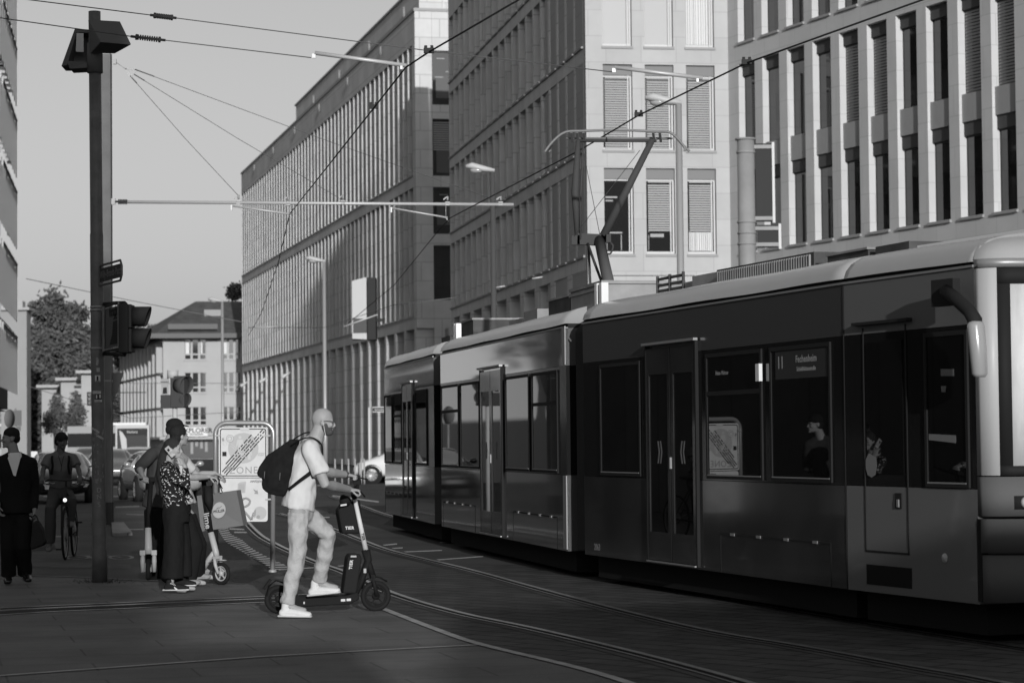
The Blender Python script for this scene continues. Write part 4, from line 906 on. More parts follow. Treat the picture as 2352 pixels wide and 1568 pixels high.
def car(p, heading, paint, label, L=4.2, Wd=1.78, H=1.48, dim=1.0, group='cars on the road'):
    """local x = forward"""
    M = Matrix.Translation(V((p[0], p[1], 0))) @ Matrix.Rotation(heading, 4, 'Z'); th = Thing('car', label, 'car', M=M, group=group)
    hw = Wd/2
    # stations: x, half width, bottom, belt z, top z, half top
    st = [(-L/2, .74*hw, .38, .80, .86, .6*hw), (-L/2+.12, .93*hw, .26, .92, 1.0, .70*hw), (-L*.36, hw, .20, .98, H*.90, .66*hw), (-L*.2, hw, .20, .97, H, .68*hw), (0, hw, .20, .95, H, .69*hw), (L*.10, hw, .20, .94, H*.955, .68*hw), (L*.27, hw, .20, .92, .98, .78*hw), (L*.40, .97*hw, .20, .80, .86, .74*hw), (L/2-.10, .88*hw, .24, .66, .72, .66*hw), (L/2, .72*hw, .34, .56, .60, .5*hw)]
    b = MB(); vs = []; m = 12
    for (x, w_, zb, zbelt, zt, wt) in st:
        half = [(w_*.80, zb), (w_, zb+.16), (w_*1.0, (zb+zbelt)/2+.05), (w_*.97, zbelt), (wt, zt-.05), (wt*.8, zt)]
        vs += [(x, -y, z) for y, z in half] + [(x, y, z) for y, z in half[::-1]]
    n = len(st); fs = [(i*m+k, (i+1)*m+k, (i+1)*m+(k+1) % m, i*m+(k+1) % m) for i in range(n-1) for k in range(m)]+[tuple(range(m)), tuple((n-1)*m+k for k in range(m-1, -1, -1))]
    b.add(vs, fs, True)
    for fi, f in enumerate(b.f[:-2]):
        i, k = fi//m, fi % m
        if k in (3, 7) and 2 <= i <= 5: b.m[fi] = 1
        if k in (4, 5, 6) and i in (5, 1): b.m[fi] = 1
        if k in (3, 7) and i == 5: b.m[fi] = 0
    body = th.part('body', b, [paint, carglass]); body.data.polygons.foreach_set('use_smooth', [True]*len(body.data.polygons))
    sb_ = body.modifiers.new('sub', 'SUBSURF'); sb_.levels = 1; sb_.render_levels = 2
    for sx in (L*.31, -L*.31):
        for sy in (-1, 1):
            w2 = MB(); w2.lathe((sx, sy*(hw-.17), .32), (0, sy, 0), [(.0, 0), (.31, 0), (.325, .03), (.325, .17), (.30, .20), (.22, .205)], 26); wo = th.part('wheel', w2, tyre)
            w3 = MB(); w3.lathe((sx, sy*(hw-.17), .32), (0, sy, 0), [(.225, .19), (.215, .15), (.0, .15)], 26)
            for a in range(10): an = a*pi/5; c = V((sx, sy*(hw-.17)+sy*.185, .32)); w3.beam(c+V((cos(an), 0, sin(an)))*.04, c+V((cos(an), 0, sin(an)))*.21, .028, .028, up=(0,1,0))
            th.part('rim', w3, rimm, cl=False, parent=wo)
    for sy in (-1, 1):
        h = MB(); h.ball((L/2-.27, sy*.66*hw, .63), .17, .2, .10, 12); th.part('headlight', h, lens)
        r = MB(); r.ball((L*.14, sy*(hw+.10), .98), .08, .11, .08, 10); r.beam((L*.14, sy*hw*.86, .93), (L*.14, sy*(hw+.02), .96), .05, .04); th.part('mirror', r, paint)
    gr = MB(); gr.ball((L/2-.10, 0, .50), .13, .5*hw, .08, 12); gr.ball((L/2-.12, 0, .32), .14, .62*hw, .05, 12); th.part('grille', gr, tyre)
    pl = MB(); pl.box(L/2+.02, L/2+.04, -.26, .26, .38, .49); th.part('number_plate', pl, mat('plate_white', .55, .5), cl=False)
    for sx in (L*.31, -L*.31):
        for sy in (-1, 1): ar = MB(); ar.lathe((sx, sy*(hw-.02), .32), (0, sy, 0), [(.33, 0), (.38, .018), (.38, -.06)], 20); th.part('wheel_arch', ar, tyre)
    return th
cdk = mat('car_paint_black', .012, .12, coat=1.0); csil = mat('car_paint_silver', .30, .25, coat=1.0, metal=.3); cwh = mat('car_paint_white', .55, .25, coat=1.0); cgr = mat('car_paint_grey', .09, .2, coat=1.0)
def gp(px, Y): v = at(px, 1000, Y); return (v.x, v.y)
car(gp(136, 65), radians(-82), cdk, 'black car coming towards the viewer behind the cyclist', L=4.5, H=1.36)
car(gp(368, 66), radians(-72), csil, 'silver hatchback waiting behind the people with scooters', L=4.1, H=1.36)
car(gp(252, 92), radians(-84), cgr, 'dark grey car with lit chrome seen between the pole and the silver hatchback', L=4.4, H=1.36)
car(gp(318, 118), radians(-86), cwh, 'white car far behind the silver hatchback', L=4.4, H=1.38)
car(gp(205, 122), radians(-80), cgr, 'distant dark car half hidden behind the steel mast', L=4.4, H=1.38)
cc = gp(853, 88); car((cc[0]+1.28, cc[1]+.7), radians(176), cwh, 'small white car with spoked rims half hidden behind the tail of the near tram', L=3.9, H=1.40)
# ================================================================ street furniture and overhead line
def col(m): return m
pole_m = mat('pole_paint', .09, .38, noise_amp=.25, noise_scale=6, spec=.5); mast_m = mat('mast_steel', .12, .45, noise_amp=.15, noise_scale=2); galv = mat('galvanised_steel', .26, .55, metal=.2, noise_amp=.15, noise_scale=10); dark_m = mat('dark_casting', .03, .5)
lampm = mat('lamp_housing', .085, .45); alu = mat('aluminium_tube', .38, .45, metal=.2)
YP = 26.9
def zp(py, Y=YP, px=229): return at(px, py, Y).z
pb = gnd(229, 1337); pX, pY = pb.x, pb.y
pole = Thing('lamp_post', 'thick round lamp post covered in stickers with two angular lamp heads on top', 'lamp post', (pX, pY, 0))
q = MB(); ztop = at(217, 27, pY).z; lean = at(217, 27, pY).x-pX
def pc(z): return V((lean*z/ztop, 0, z))
q.ring([pc(0), pc(.36), pc(.37), pc(3.9), pc(3.91), pc(ztop)], [.086, .086, .076, .074, .070, .068], 28); pole.part('pole', q, pole_m)
q = MB(); q.cyl(pc(at(217,168,pY).z), pc(at(217,100,pY).z), .088, seg=24); pole.part('collar', q, lampm)
def P3(px, py, Y): v = at(px, py, Y); return v-V((pX, pY, 0))
def hull(mb, pts, fs): mb.add(pts, fs)
A, B_, C_, D_ = P3(202,45,pY-.10), P3(276,49,pY-.10), P3(302,103,pY-.45), P3(231,97,pY-.45); E_, F_ = P3(264,124,pY-.15), P3(208,123,pY-.12); A2, B2_ = P3(203,52,pY+.27), P3(276,56,pY+.27)
q = MB(); q.add([A,B_,C_,D_,E_,F_], [(0,3,2,1),(3,5,4,2),(0,1,4,5),(0,5,3),(1,2,4)]); lh = pole.part('lamp_head', q, lampm, bevel=.008)
q = MB(); q.add([P3(222,108,pY-.0),P3(262,112,pY-.0),P3(252,122,pY+.17),P3(218,121,pY+.17)], [(0,1,2,3)]); 
A, B_, C_, D_ = P3(172,66,pY+.05), P3(212,69,pY+.0), P3(207,152,pY+.02), P3(141,152,pY+.12)
q = MB(); th_ = V((0.02,.14,-.03)); q.prism([A, B_, P3(206,76,pY), P3(172,74,pY+.05)], th_); q.prism([A, P3(176,74,pY+.05), P3(154,150,pY+.1), D_], th_); q.prism([P3(154,140,pY+.1), P3(207,142,pY+.02), P3(200,156,pY+.02), P3(160,158,pY+.1)], th_); q.prism([A+th_, B_+th_, C_+th_, D_+th_], V((0,.03,0))); lh2 = pole.part('lamp_head', q, lampm)
q = MB(); q.prism([P3(176,76,pY+.045), P3(192,77,pY+.04), P3(192,120,pY+.04), P3(174,119,pY+.045)], (0,.02,0)); pole.part('lamp_reflector', q, mat('reflector', .35, .25, metal=.6), cl=False, parent=lh2)
# stickers on the round pole
def tube_patch(mb, z0, z1, a0, a1, r, n=5):
    vs = []
    for i in range(n+1):
        a = a0+(a1-a0)*i/n; 
        for z in (z0, z1): c = pc(z); vs.append((c.x+r*sin(a), -r*cos(a), z))
    k = len(mb.v); mb.add(vs, [(2*i, 2*i+2, 2*i+3, 2*i+1) for i in range(n)])
rs = .0775; st_w = mat('sticker_white', .42, .5); st_d = mat('sticker_dark', .02, .4); st_g = mat('sticker_grey', .22, .6, noise_amp=.3, noise_scale=30)
def zpy(py): return at(229, py, pY).z
def sticker(py0, py1, px0, px1, m, mark=None):
    def an(px): return math.asin(max(-1, min(1, (px-229)/ (F/pY) /rs)))
    q = MB(); tube_patch(q, zpy(py1), zpy(py0), an(px0), an(px1), rs)
    if mark:
        q.mi = 1
        for (a, b, c, d) in mark: tube_patch(q, zpy(b), zpy(a), an(c), an(d), rs+.0012, 3)
    return pole.part('sticker', q, [m, st_d if m is not st_d else st_w], cl=False)
# generic round sticker
q = MB(); q.add([V((rs*sin(a0_), -rs*cos(a0_), zpy(830)))+V((0,0,0)) for a0_ in (0,)]+[V((rs*sin(.28*cos(t*pi/8)*.9-.12), -rs*cos(.28*cos(t*pi/8)*.9-.12), zpy(830)+.045*sin(t*pi/8))) for t in range(16)], [(0, 1+(t+1) % 16, 1+t) for t in range(16)]); pole.part('sticker', q, st_g, cl=False)
sticker(845, 854, 229, 236, galv); sticker(862, 877, 225, 237, st_w, [(864, 874, 229, 233), (875, 876.5, 226, 236)])
sticker(898, 904, 219, 238, st_w, [(900, 902, 221+3*i, 222.5+3*i) for i in range(5)]); sticker(905, 917, 225, 239, st_d, [(907, 915, 227, 230), (906, 914, 234, 238)]); sticker(918, 923, 224, 240, st_w, [(919, 922, 226+3*i, 227.2+3*i) for i in range(4)])
q = MB(); rnd = random.Random(4)
for i in range(46):
    a = rnd.uniform(-1.0, .9); z = zpy(rnd.uniform(985, 1120)); w_ = rnd.uniform(.06, .28); h = rnd.uniform(.012, .05); tube_patch(q, z, z+h, a, a+w_, rs+.0004*rnd.random(), 3)
pole.part('sticker_remains', q, mat('torn_paper', .16, .7, noise_amp=.6, noise_scale=25), cl=False)
for (txt, py, px, rot) in (('ANTIFA', 988, 223, -.5), ('AREA', 1004, 234, -.5)):
    q = MB(); T = text_mb(txt, .034, .0004, bold=.001); a = math.asin((px-229)/(F/pY)/rs); ex = V((cos(a)*cos(rot), sin(a)*cos(rot), sin(rot))); ey = V((-sin(rot)*cos(a), -sin(rot)*sin(a), cos(rot))); place(q, T, V((rs*sin(a), -rs*cos(a)-.002, zpy(py))), ex, ey); pole.part('sticker', q, st_w, cl=False)
for (txt, py) in (('D', 1125), ('N', 1140), ('S', 1158)):
    q = MB(); T = text_mb(txt, .075, .0004, bold=-.0015); place(q, T, V((.01, -rs-.002, zpy(py))), (1,0,.15), (-.15,0,1)); pole.part('scratched_letter', q, mat('scratch', .30, .6), cl=False)
for py in (705, 712, 800): q = MB(); c = pc(zpy(py)); q.cyl(c-V((0,0,.012)), c+V((0,0,.012)), .079, seg=24); pole.part('clamp_band', q, galv)
# weeds at the pole foot
q = MB(); rnd = random.Random(8)
for i in range(90):
    a = rnd.uniform(0, 2*pi); r_ = rnd.uniform(.09, .26) if rnd.random() < .6 else rnd.uniform(.1, .5); c = V((cos(a)*r_, sin(a)*r_*.6-.03, .005)); t = V((cos(a)+rnd.gauss(0,.5), sin(a), rnd.uniform(.3, 1.4))).normalized()*rnd.uniform(.03, .10); s_ = V((-sin(a), cos(a), 0))*.006; q.add([c-s_, c+s_, c+t], [(0,1,2)])
solo('weeds', MB().add([v+V((pX, pY, 0)) for v in q.v], q.f), leafm, 'sparse dry weeds around the foot of the lamp post', 'weeds', kind='stuff', base=(pX, pY, 0))
# street name plate
def plate_thing(name, label, cat, pl, Yl, pr, Yr, ztop_, zbot_, frame_r, m, mf, inset=.05):
    a = at(pl, 1000, Yl); b = at(pr, 1000, Yr); a.z = b.z = 0; th = Thing(name, label, cat, (a.x, a.y, zbot_)); ex = (b-a).normalized(); L = (b-a).length; off = V((a.x, a.y, 0)); H = ztop_-zbot_
    def p(u, z): return ex*u+V((0, 0, z))
    r = .06; pts = [p(r, 0), p(L-r, 0), p(L, r), p(L, H-r), p(L-r, H), p(r, H), p(0, H-r), p(0, r)]
    q = MB(); q.ring(pts, [frame_r]*8, 8, closed=True); th.part('frame', q, mf)
    n = V((ex.y, -ex.x, 0)); q = MB(); q.prism([p(.03, inset), p(L-.03, inset), p(L-.03, H-inset), p(.03, H-inset)], -n*.006); pn = th.part('panel', q, m, cl=False)
    return th, ex, n, p, L, H, pn
sgn, ex, n, p, L, H, pn = plate_thing('street_sign', 'framed street name plate on the thick lamp post', 'street sign', 229, pY-.02, 281, pY*.967, at(229,611,pY).z, at(229,655,pY).z-.005, .013, mat('sign_blue', .045, .4), pole_m, .035)
q = MB(); T = text_mb('Willy-Brandt-Platz', .118, .0005, 1.0, bold=.001); place(q, T, p(L/2, H/2)+n*.003, ex, (0,0,1)); sgn.part('lettering', q, mat('sign_letters', .15, .5), cl=False, parent=pn)
q = MB(); q.box(-.05, .02, -.03, .03, H*.15, H*.25); q.box(-.05, .02, -.03, .03, H*.75, H*.85); sgn.part('bracket', q, pole_m, cl=False)
sg2, ex, n, p, L, H, pn = plate_thing('warning_sign', 'tram warning panel in a metal frame on the thick lamp post', 'warning sign', 238, pY-.02, 277, pY*.962, at(238,706,pY).z, at(238,806,pY).z-.01, .011, mat('warning_panel', .10, .45), dark_m, .03)
q = MB(); T = text_mb('Vorsicht!', .16, .0005, .95, bold=.003); place(q, T, p(L*.62, H*.84)+n*.003, ex, (0,0,1)); 
pts = [(.40,.12),(.92,.12),(.92,.2),(.88,.30),(.86,.62),(.60,.62),(.56,.36),(.46,.22)]
q.prism([p(L*u, H*v)+n*.003 for u, v in pts], n*.001); q.prism([p(L*.60, H*.66)+n*.003, p(L*.86, H*.66)+n*.003, p(L*.82, H*.70)+n*.003, p(L*.66, H*.70)+n*.003], n*.001); q.beam(p(L*.73, H*.70)+n*.003, p(L*.76, H*.76)+n*.003, .02, .003); q.beam(p(L*.6, H*.76)+n*.003, p(L*.9, H*.77)+n*.003, .012, .003)
sg2.part('pictogram', q, st_d, cl=False, parent=pn)
q = MB(); q.prism([p(L-.05, 0)+n*.01, p(L-.0, 0)+n*.01, p(L-.0, H)+n*.01, p(L-.05, H)+n*.01], n*.01); sg2.part('mounting_rail', q, mat('rail_zinc', .2, .5, noise_amp=.3, noise_scale=12), cl=False); q = MB(); q.prism([p(.0, 0)+n*.01, p(.14, 0)+n*.01, p(.14, H)+n*.01, p(.0, H)+n*.01], n*.01); sg2.part('mounting_rail', q, mat('rail_zinc', .2, .5, noise_amp=.3, noise_scale=12), cl=False)
# signal head with two hoods on the lamp post
SY = pY*.965
def hood(mb, c, d, r, l, up=V((0,0,1)), drop=.0):
    """half open cylinder visor"""
    d = V(d).normalized(); s_ = d.cross(up).normalized(); n_ = 14; vs = []
    for (t, rr) in ((0, r), (l, r*1.02)):
        for i in range(n_+1):
            a = -0.40*pi+1.8*pi*i/n_; lt = l if t else 0
            if t: lt = l*(.84+.16*sin(a))
            vs.append(c+d*lt+s_*cos(a)*rr+up*sin(a)*rr)
    mb.add(vs, [(i, i+1, n_+2+i, n_+1+i) for i in range(n_)], True)
sig = Thing('traffic_light', 'dark two lamp traffic signal with long hoods pointing right on the thick lamp post', 'traffic light', at(287, 812, SY), group=None)
def sg_(px, py, Y): return at(px, py, Y)-sig.M.translation
o = sig.M.translation; q = MB(); q.box(sg_(274,0,SY).x, sg_(296,0,SY).x, -.14, .14, sg_(285,811,SY).z, sg_(285,699,SY).z); q.mi = 1; q.box(sg_(296,0,SY).x, sg_(303,0,SY).x, -.13, .13, sg_(285,809,SY).z, sg_(285,756,SY).z); q.box(sg_(296,0,SY).x, sg_(303,0,SY).x, -.13, .13, sg_(285,754,SY).z, sg_(285,700,SY).z); sb2 = sig.part('housing', q, [dark_m, mat('signal_door', .045, .45)], cl=False, bevel=.01)
for (py, rr) in ((727, .105), (777, .105)):
    q = MB(); c = sg_(303, py, SY); hood(q, c, (1, -.05, -.02), rr, .21); sig.part('hood', q, mat('hood_black', .028, .5), cl=False).modifiers.new('s', 'SOLIDIFY').thickness = .004
    q = MB(); q.lathe(c, (1,0,0), [(.095, .002), (.09, .01), (.0, .018)], 18); sig.part('lens', q, tr_glass, parent=sb2)
q = MB(); q.tube([sg_(240,698,pY), sg_(265,696,pY-.4), sg_(285,695,SY), sg_(290,700,SY)], .022, 8); q.tube([sg_(240,812,pY), sg_(265,813,pY-.4), sg_(285,815,SY), sg_(288,809,SY)], .022, 8); sig.part('arm', q, dark_m)
# steel mast with cantilever carrying the wires
mb_ = gnd(245, 1203); MY = mb_.y
mast = Thing('catenary_mast', 'steel H-beam mast behind the lamp post with a long pale cantilever tube', 'mast', (mb_.x, MY, 0))
def mm(px, py, Y=None): v = at(px, py, Y or MY); return v-V((mb_.x, MY, 0))
zt = mm(245, 124).z; q = MB(); q.box(-.105, .105, -.11, -.095, 0, zt); q.box(-.105, .105, .095, .11, 0, zt); q.box(-.006, .006, -.0945, .0945, 0, zt)
q2 = MB(); q2.box(-.115, -.1, -.1, .1, 0, zt); q2.box(.1, .115, -.1, .1, 0, zt); q2.box(-.0995, .0995, -.008, .008, 0, zt); mast.part('mast', q2, mast_m, cl=False)
q = MB(); q.box(-.12, .12, -.105, .105, 0, .42); q.box(-.25, .25, -.25, .25, 0, .03); mast.part('base_sleeve', q, dark_m, cl=False)
q = MB(); q.tube([mm(293, 464), mm(1180, 470)], .031, 10); arm = mast.part('cantilever_tube', q, alu)
q = MB(); q.tube([mm(262, 463), mm(294, 464)], .02, 8)
for k in range(6): q.cyl(mm(272+k*3.6, 463.6), mm(273.8+k*3.6, 463.6), .05, seg=12)
mast.part('insulator', q, dark_m)
q = MB(); q.obox(mm(260, 463), (.04,0,0), (0,.03,0), (0,0,.06)); q.obox(mm(263, 142), (.035,0,0), (0,.03,0), (0,0,.05)); q.tube([mm(266,143), mm(290,160)], .008, 6)
tri = [mm(288,158), mm(313,160), mm(300,177)]
for i in range(3): q.beam(tri[i], tri[(i+1) % 3], .035, .012, up=(0,1,0))
mast.part('bracket', q, galv, cl=False)
q = MB()
for (x0, y0, x1, y1) in ((313,161,1150,464),(308,171,788,460),(302,178,548,450)): q.tube([mm(x0, y0), mm((x0+x1)/2, (y0+y1)/2+4), mm(x1, y1)], .006, 5); a = mm(x0,y0); b = mm(x1,y1); q.tube([a, a+(b-a)*.05], .013, 6)
mast.part('guy_wire', q, mat('wire_steel', .08, .5))
for (x, y) in ((548, 460), (662, 463), (788, 460), (1028, 463), (1150, 463)):
    q = MB(); q.obox(mm(x, y+2), (.045,0,0), (0,.035,0), (0,0,.012)); q.obox(mm(x, y+8), (.04,0,0), (0,.035,0), (0,0,.01)); q.obox(mm(x-5, y-8), (.04,0,.03), (0,.01,0), (0,0,.012)); q.cyl(mm(x, y-12), mm(x, y-2), .02, seg=8); mast.part('clamp', q, galv, cl=False)
for (x0, y0, x1, y1) in ((533,473,668,492),(900,478,1028,500)):
    q = MB(); q.tube([mm(x0, y0), mm(x1, y1)], .018, 8); q.obox(mm(x0-1, y0+4), (.014,0,0), (0,.02,0), (0,0,.05)); q.tube([mm(x1-4, y1), mm(x1+2, y1+8)], .012, 6); q.tube([mm(x1-4, 470), mm(x1-4, y1)], .005, 5); mast.part('registration_arm', q, alu)
q = MB(); q.add([mm(258,856), mm(285,855), mm(259,926)], [(0,2,1)]); so_ = mast.part('sign_back', q, mat('sign_back', .06, .5), cl=False); so_.modifiers.new('s', 'SOLIDIFY').thickness = .01
q = MB(); q.tube([mm(236, 874), mm(259, 874.5)], .02, 8); mast.part('sign_clamp', q, galv, parent=so_)
# kerb island at the mast foot
q = MB(); q.prism([gnd(256,1205), gnd(284,1204), gnd(304,1229), gnd(258,1231)][::-1], (0,0,.05)); struct('kerb_island', q, kerbm)
# contact wires
def wire(pts, r, label, name='contact_wire', group='contact wires above the tram tracks', clips=()):
    P = [at(*p_) for p_ in pts]; q = MB(); q.tube(P, r, 6); o = solo(name, q, mat('copper_wire', .02, .6), label, 'wire', group, base=P[0])
    return o
W1 = [(2180,-22,20.4),(1715,145,24.2),(1467,265,28.1),(1415,296,29.3),(1330,346,31.8),(1035,500,41.5),(1015,520,46),(905,655,58),(800,742,76)]
W2 = [(1260,-40,20),(985,120,23.4),(932,155,24.4),(858,249,27.4),(737,402,34),(665,492,46),(640,600,52),(600,720,72),(570,772,86)]
q = wire(W1, .009, 'contact wire running over the near tram to its collector'); wire(W2, .009, 'contact wire curving down the middle of the view before the long facade')
for (pts, lab) in (([(-60,-16,23.4),(345,35,24.0),(405,42,24.1),(985,117,24.6),(1410,166,25.4)], 'upper span wire crossing above the lamp heads to the right hand arm'), ([(-60,33,23.8),(300,84,24.1),(380,93,24.2),(715,133,24.4)], 'lower span wire crossing the lamp heads to the left hand arm')):
    a = [at(*p_) for p_ in pts]; th = Thing('span_wire', lab, 'span wire', a[0], group=None); q = MB(); q.tube(a, .0055, 6); th.part('cable', q, mat('wire_steel', 0), world=True)
    q = MB(); b, c = a[1], a[2]; d_ = (c-b)
    for k in range(9): q.cyl(b+d_*(.2+.6*k/9), b+d_*(.2+.6*(k+.5)/9), .028, seg=10)
    q.tube([b, c], .014, 6); q.cyl(b+d_*.14, b+d_*.2, .03, seg=10); q.cyl(b+d_*.8, b+d_*.86, .03, seg=10); th.part('insulator', q, dark_m, world=True)
    x0, y0, x1, y1 = (1412, 155, 1614, 180) if 'upper' in lab else (723, 122, 934, 151); Y0 = 25.4 if 'upper' in lab else 24.4
    q = MB(); q.tube([at(x0, y0, Y0), at(x1, y1, Y0)], .021, 10); q.obox(at(x0-2, y0+7, Y0), (.018,0,0), (0,.012,0), (0,0,.022)); q.obox(at(x1-12, y1+5, Y0), (.012,0,0), (0,.02,0), (0,0,.018)); th.part('pull_off_arm', q, alu, world=True)
for i, (pts, r) in enumerate((([(60,640,80),(300,690,78),(560,740,76)], .012), ([(570,752,95),(745,752,92),(905,700,60),(1050,683,58)], .010), ([(60,800,110),(300,880,112),(560,880,110)], .014), ([(60,885,110),(300,960,112),(560,945,110)], .014))):
    P = [at(*p_) for p_ in pts]; q = MB(); q.tube(P, r, 5); solo('span_wire', q, mat('far_wire', .12, .6), ['thin distant cable slung past the big tree to the slate roof', 'thin distant cable along the foot of the ribbed facade', 'thin distant cable in front of the stepped house roofs', 'thin distant cable at first floor height of the corner building'][i], 'span wire', base=P[0])
q = MB()
for (x0, y0, x1, y1, Y) in ((585,752,640,750,92),(790,750,868,722,60),(1222,640,1246,636,50),(1140,660,1160,657,52)): q.tube([at(x0,y0,Y), at(x1,y1,Y)], .02, 6)
solo('pull_off_arms', q, alu, 'short bright wire holding arms hanging in front of the office facades', 'wire arms', kind='stuff', base=at(640,750,92))
# clamps on the contact wires
for (x, y, Y) in ((1715,145,24.2),(1467,265,28.1),(985,119,23.4),(858,247,27.4)):
    q = MB(); c = at(x, y, Y); q.obox(c+V((0,0,.01)), (.05,0,0), (0,.02,0), (0,0,.025)); q.cyl(c-V((.03,0,-.02)), c-V((.03,0,-.06)), .015, seg=8); q.cyl(c+V((.03,0,.02)), c+V((.03,0,.06)), .015, seg=8)
    solo('wire_clamp', q, dark_m, {1715:'dark clamp on the contact wire beside the right hand facade', 1467:'dark clamp on the contact wire just above the collector', 985:'dark clamp on the contact wire at the top of the ribbed facade', 858:'dark clamp halfway down the curving contact wire'}[x], 'wire clamp', base=c, cl=False)
# tall street lamps
def street_lamp(px, pyt, Y, label, dark=False):
    b = at(px, 1000, Y); b.z = 0; th = Thing('street_lamp', label, 'street lamp', b, group='tall street lamps along the tram street'); zt = at(px, pyt, Y).z; m = mat('lamp_pole_zinc', .30, .4, metal=.3)
    if dark: m = mat('lamp_pole_dark', .06, .5)
    q = MB(); q.ring([(0,0,0), (0,0,2.2), (0,0,2.25), (0,0,zt)], [.10, .10, .085, .07], 14); th.part('pole', q, m)
    q = MB(); q.ring([(.06,0,zt), (-.25,0,zt+.05), (-.55,0,zt+.13), (-.72,0,zt+.12)], [(.10,.05), (.14,.09), (.16,.10), (.08,.05)], 12, ref=(0,1,0)); ho = th.part('lamp_head', q, mat('lamp_head_grey', .40, .45))
    q = MB(); q.ball((-.42, 0, zt+.02), .20, .11, .09, 12); th.part('lamp_glass', q, mat('lamp_glass', .30, .1, coat=1), parent=ho)
street_lamp(1568, 237, 52, 'tall street lamp in front of the pale three window front')
street_lamp(1137, 392, 65, 'dark poled street lamp before the shaded ribbed side of the near office block', True)
street_lamp(747, 600, 95, 'street lamp in front of the long ribbed facade'); street_lamp(512, 692, 123, 'most distant street lamp beside the slate roof')
# sign cylinder with board backs
gb = at(1722, 1000, 66); gb.z = 0; ga = Thing('sign_gantry', 'thick grey tubular post with two dark sign boards seen from behind', 'sign post', gb)
def gz(py): return at(1722, py, 66).z
q = MB(); q.ring([(0,0,0), (0,0,gz(320))], [.25, .235], 28); 
for py in (350, 510, 535, 560): q.cyl((0,0,gz(py)-.03), (0,0,gz(py)+.03), .262, seg=28)
q.cyl((0,0,gz(322)), (0,0,gz(318)), .29, seg=28); ga.part('post', q, mat('gantry_grey', .22, .5, noise_amp=.1, noise_scale=2))
def gx_(px): return at(px, 1000, 66).x-gb.x
for (x0, x1, y0, y1) in ((1744, 1786, 330, 510), (1746, 1799, 517, 570)):
    q = MB(); q.box(gx_(x0), gx_(x1)-.05, -.02, .02, gz(y1), gz(y0)); q.mi = 1; q.box(gx_(x1)-.05, gx_(x1)+.02, -.05, .04, gz(y1)-.03, gz(y0)+.03); q.mi = 2; q.box(gx_(1735), gx_(x1)-.05, -.07, -.021, gz(y0+8)-.05, gz(y0+8)+.05); q.box(gx_(1735), gx_(x1)-.05, -.07, -.021, gz(y1-8)-.05, gz(y1-8)+.05); ga.part('sign_board', q, [mat('board_back', .035, .5), frame_l, mat('gantry_grey', 0)], cl=False)
# projecting advertising box
ab = at(838, 1000, 112); ad = Thing('advertising_box', 'boxed advertising sign with reflections painted on its face hanging before the ribbed facade', 'advertising sign', (ab.x, 112, at(838, 780, 112).z))
def ax_(px): return at(px, 1000, 112).x-ab.x
hz = (780-637)*112/F; q = MB(); q.box(ax_(846), ax_(865), 0, 1.2, 0, hz); q.box(ax_(810), ax_(846), .3, .5, 0, hz-.1); q.box(ax_(865), ax_(885), .5, .7, hz*.3, hz*.35); ad.part('case', q, dark_m, cl=False)
q = MB(); q.prism([(ax_(811), -.02, .05), (ax_(845), -.30, .0), (ax_(845), -.30, hz), (ax_(811), -.02, hz-.15)], (0,.05,0)); ad.part('face', q, mat('face_painted_sky', .50, .4), cl=False)  # pale base imitates sky mirrored in the panel
q = MB(); q.prism([(ax_(813), -.03, .30), (ax_(845), -.305, .30), (ax_(845), -.305, .95), (ax_(813), -.03, 1.0)], (0,-.01,0)); ad.part('painted_reflection', q, mat('reflection_dim', .10, .2), cl=False)  # dark band painted in as a mirrored building
# small street furniture by the tram tail
sb_ = gp(848, 88); st_ = Thing('street_sign', 'thin white pole with a small street name plate at the tail of the near tram', 'street sign', (sb_[0], 88, 0)); zs = at(848, 935, 88).z
q = MB(); q.ring([(0,0,0), (0,0,zs)], [.035, .035], 10); st_.part('pole', q, mat('white_pole', .5, .5)); q = MB(); w_ = .85; q.ring([(.12,0,zs), (w_,0,zs), (w_,0,zs-.17), (.12,0,zs-.17)], [.02]*4, 6, closed=True); st_.part('frame', q, mat('white_pole', 0))
q = MB(); q.box(.16, w_-.03, -.01, .01, zs-.155, zs-.02); pn = st_.part('panel', q, mat('sign_blue', 0), cl=False); q = MB(); T = text_mb('Schneidwallgasse', .085, .001); place(q, T, (.5, -.013, zs-.088), (1,0,0), (0,0,1)); st_.part('lettering', q, mat('sign_letters_white', .6, .5), cl=False, parent=pn)
for i, px in enumerate((769, 785, 800, 815, 829, 836)):
    b = gp(px, 88-i*.2); q = MB(); q.ring([(0,0,0), (0,0,.86)], [.03, .03], 8); q.ball((0,0,.88), .035); o = solo('bollard', q, mat('bollard_grey', .30, .5), 'slim pale bollard in the row before the dark colonnade', 'bollard', 'row of slim bollards before the colonnade'); o.location = (b[0], b[1], 0)
# second signal on the traffic island
b = gp(402, 47); s2 = Thing('traffic_light', 'hooded traffic signal with a small warning plate on a pale post behind the capped man', 'traffic light', (b[0], 47, 0)); 
def s2p(px, py): v = at(px, py, 47); return v-V((b[0], 47, 0))
q = MB(); q.ring([(0,0,0), V((0,0,s2p(402,850).z))], [.05, .05], 14); q.cyl(V((-.04,0,s2p(402,868).z)), V((-.04,0,s2p(402,850).z)), .11, seg=16); s2.part('post', q, mat('post_pale', .36, .5))
q = MB(); q.obox(s2p(412, 900), (.14,-.03,0), (.03,.12,0), (0,0,.31)); h1 = s2.part('housing', q, mat('signal_grey', .05, .5), cl=False, bevel=.02); q = MB(); hood(q, s2p(412, 885), (.75,-.65,0), .17, .26); hood(q, s2p(418, 918), (.75,-.65,0), .12, .16); ho = s2.part('hood', q, mat('signal_grey', 0), cl=False, parent=h1); ho.modifiers.new('s', 'SOLIDIFY').thickness = .006
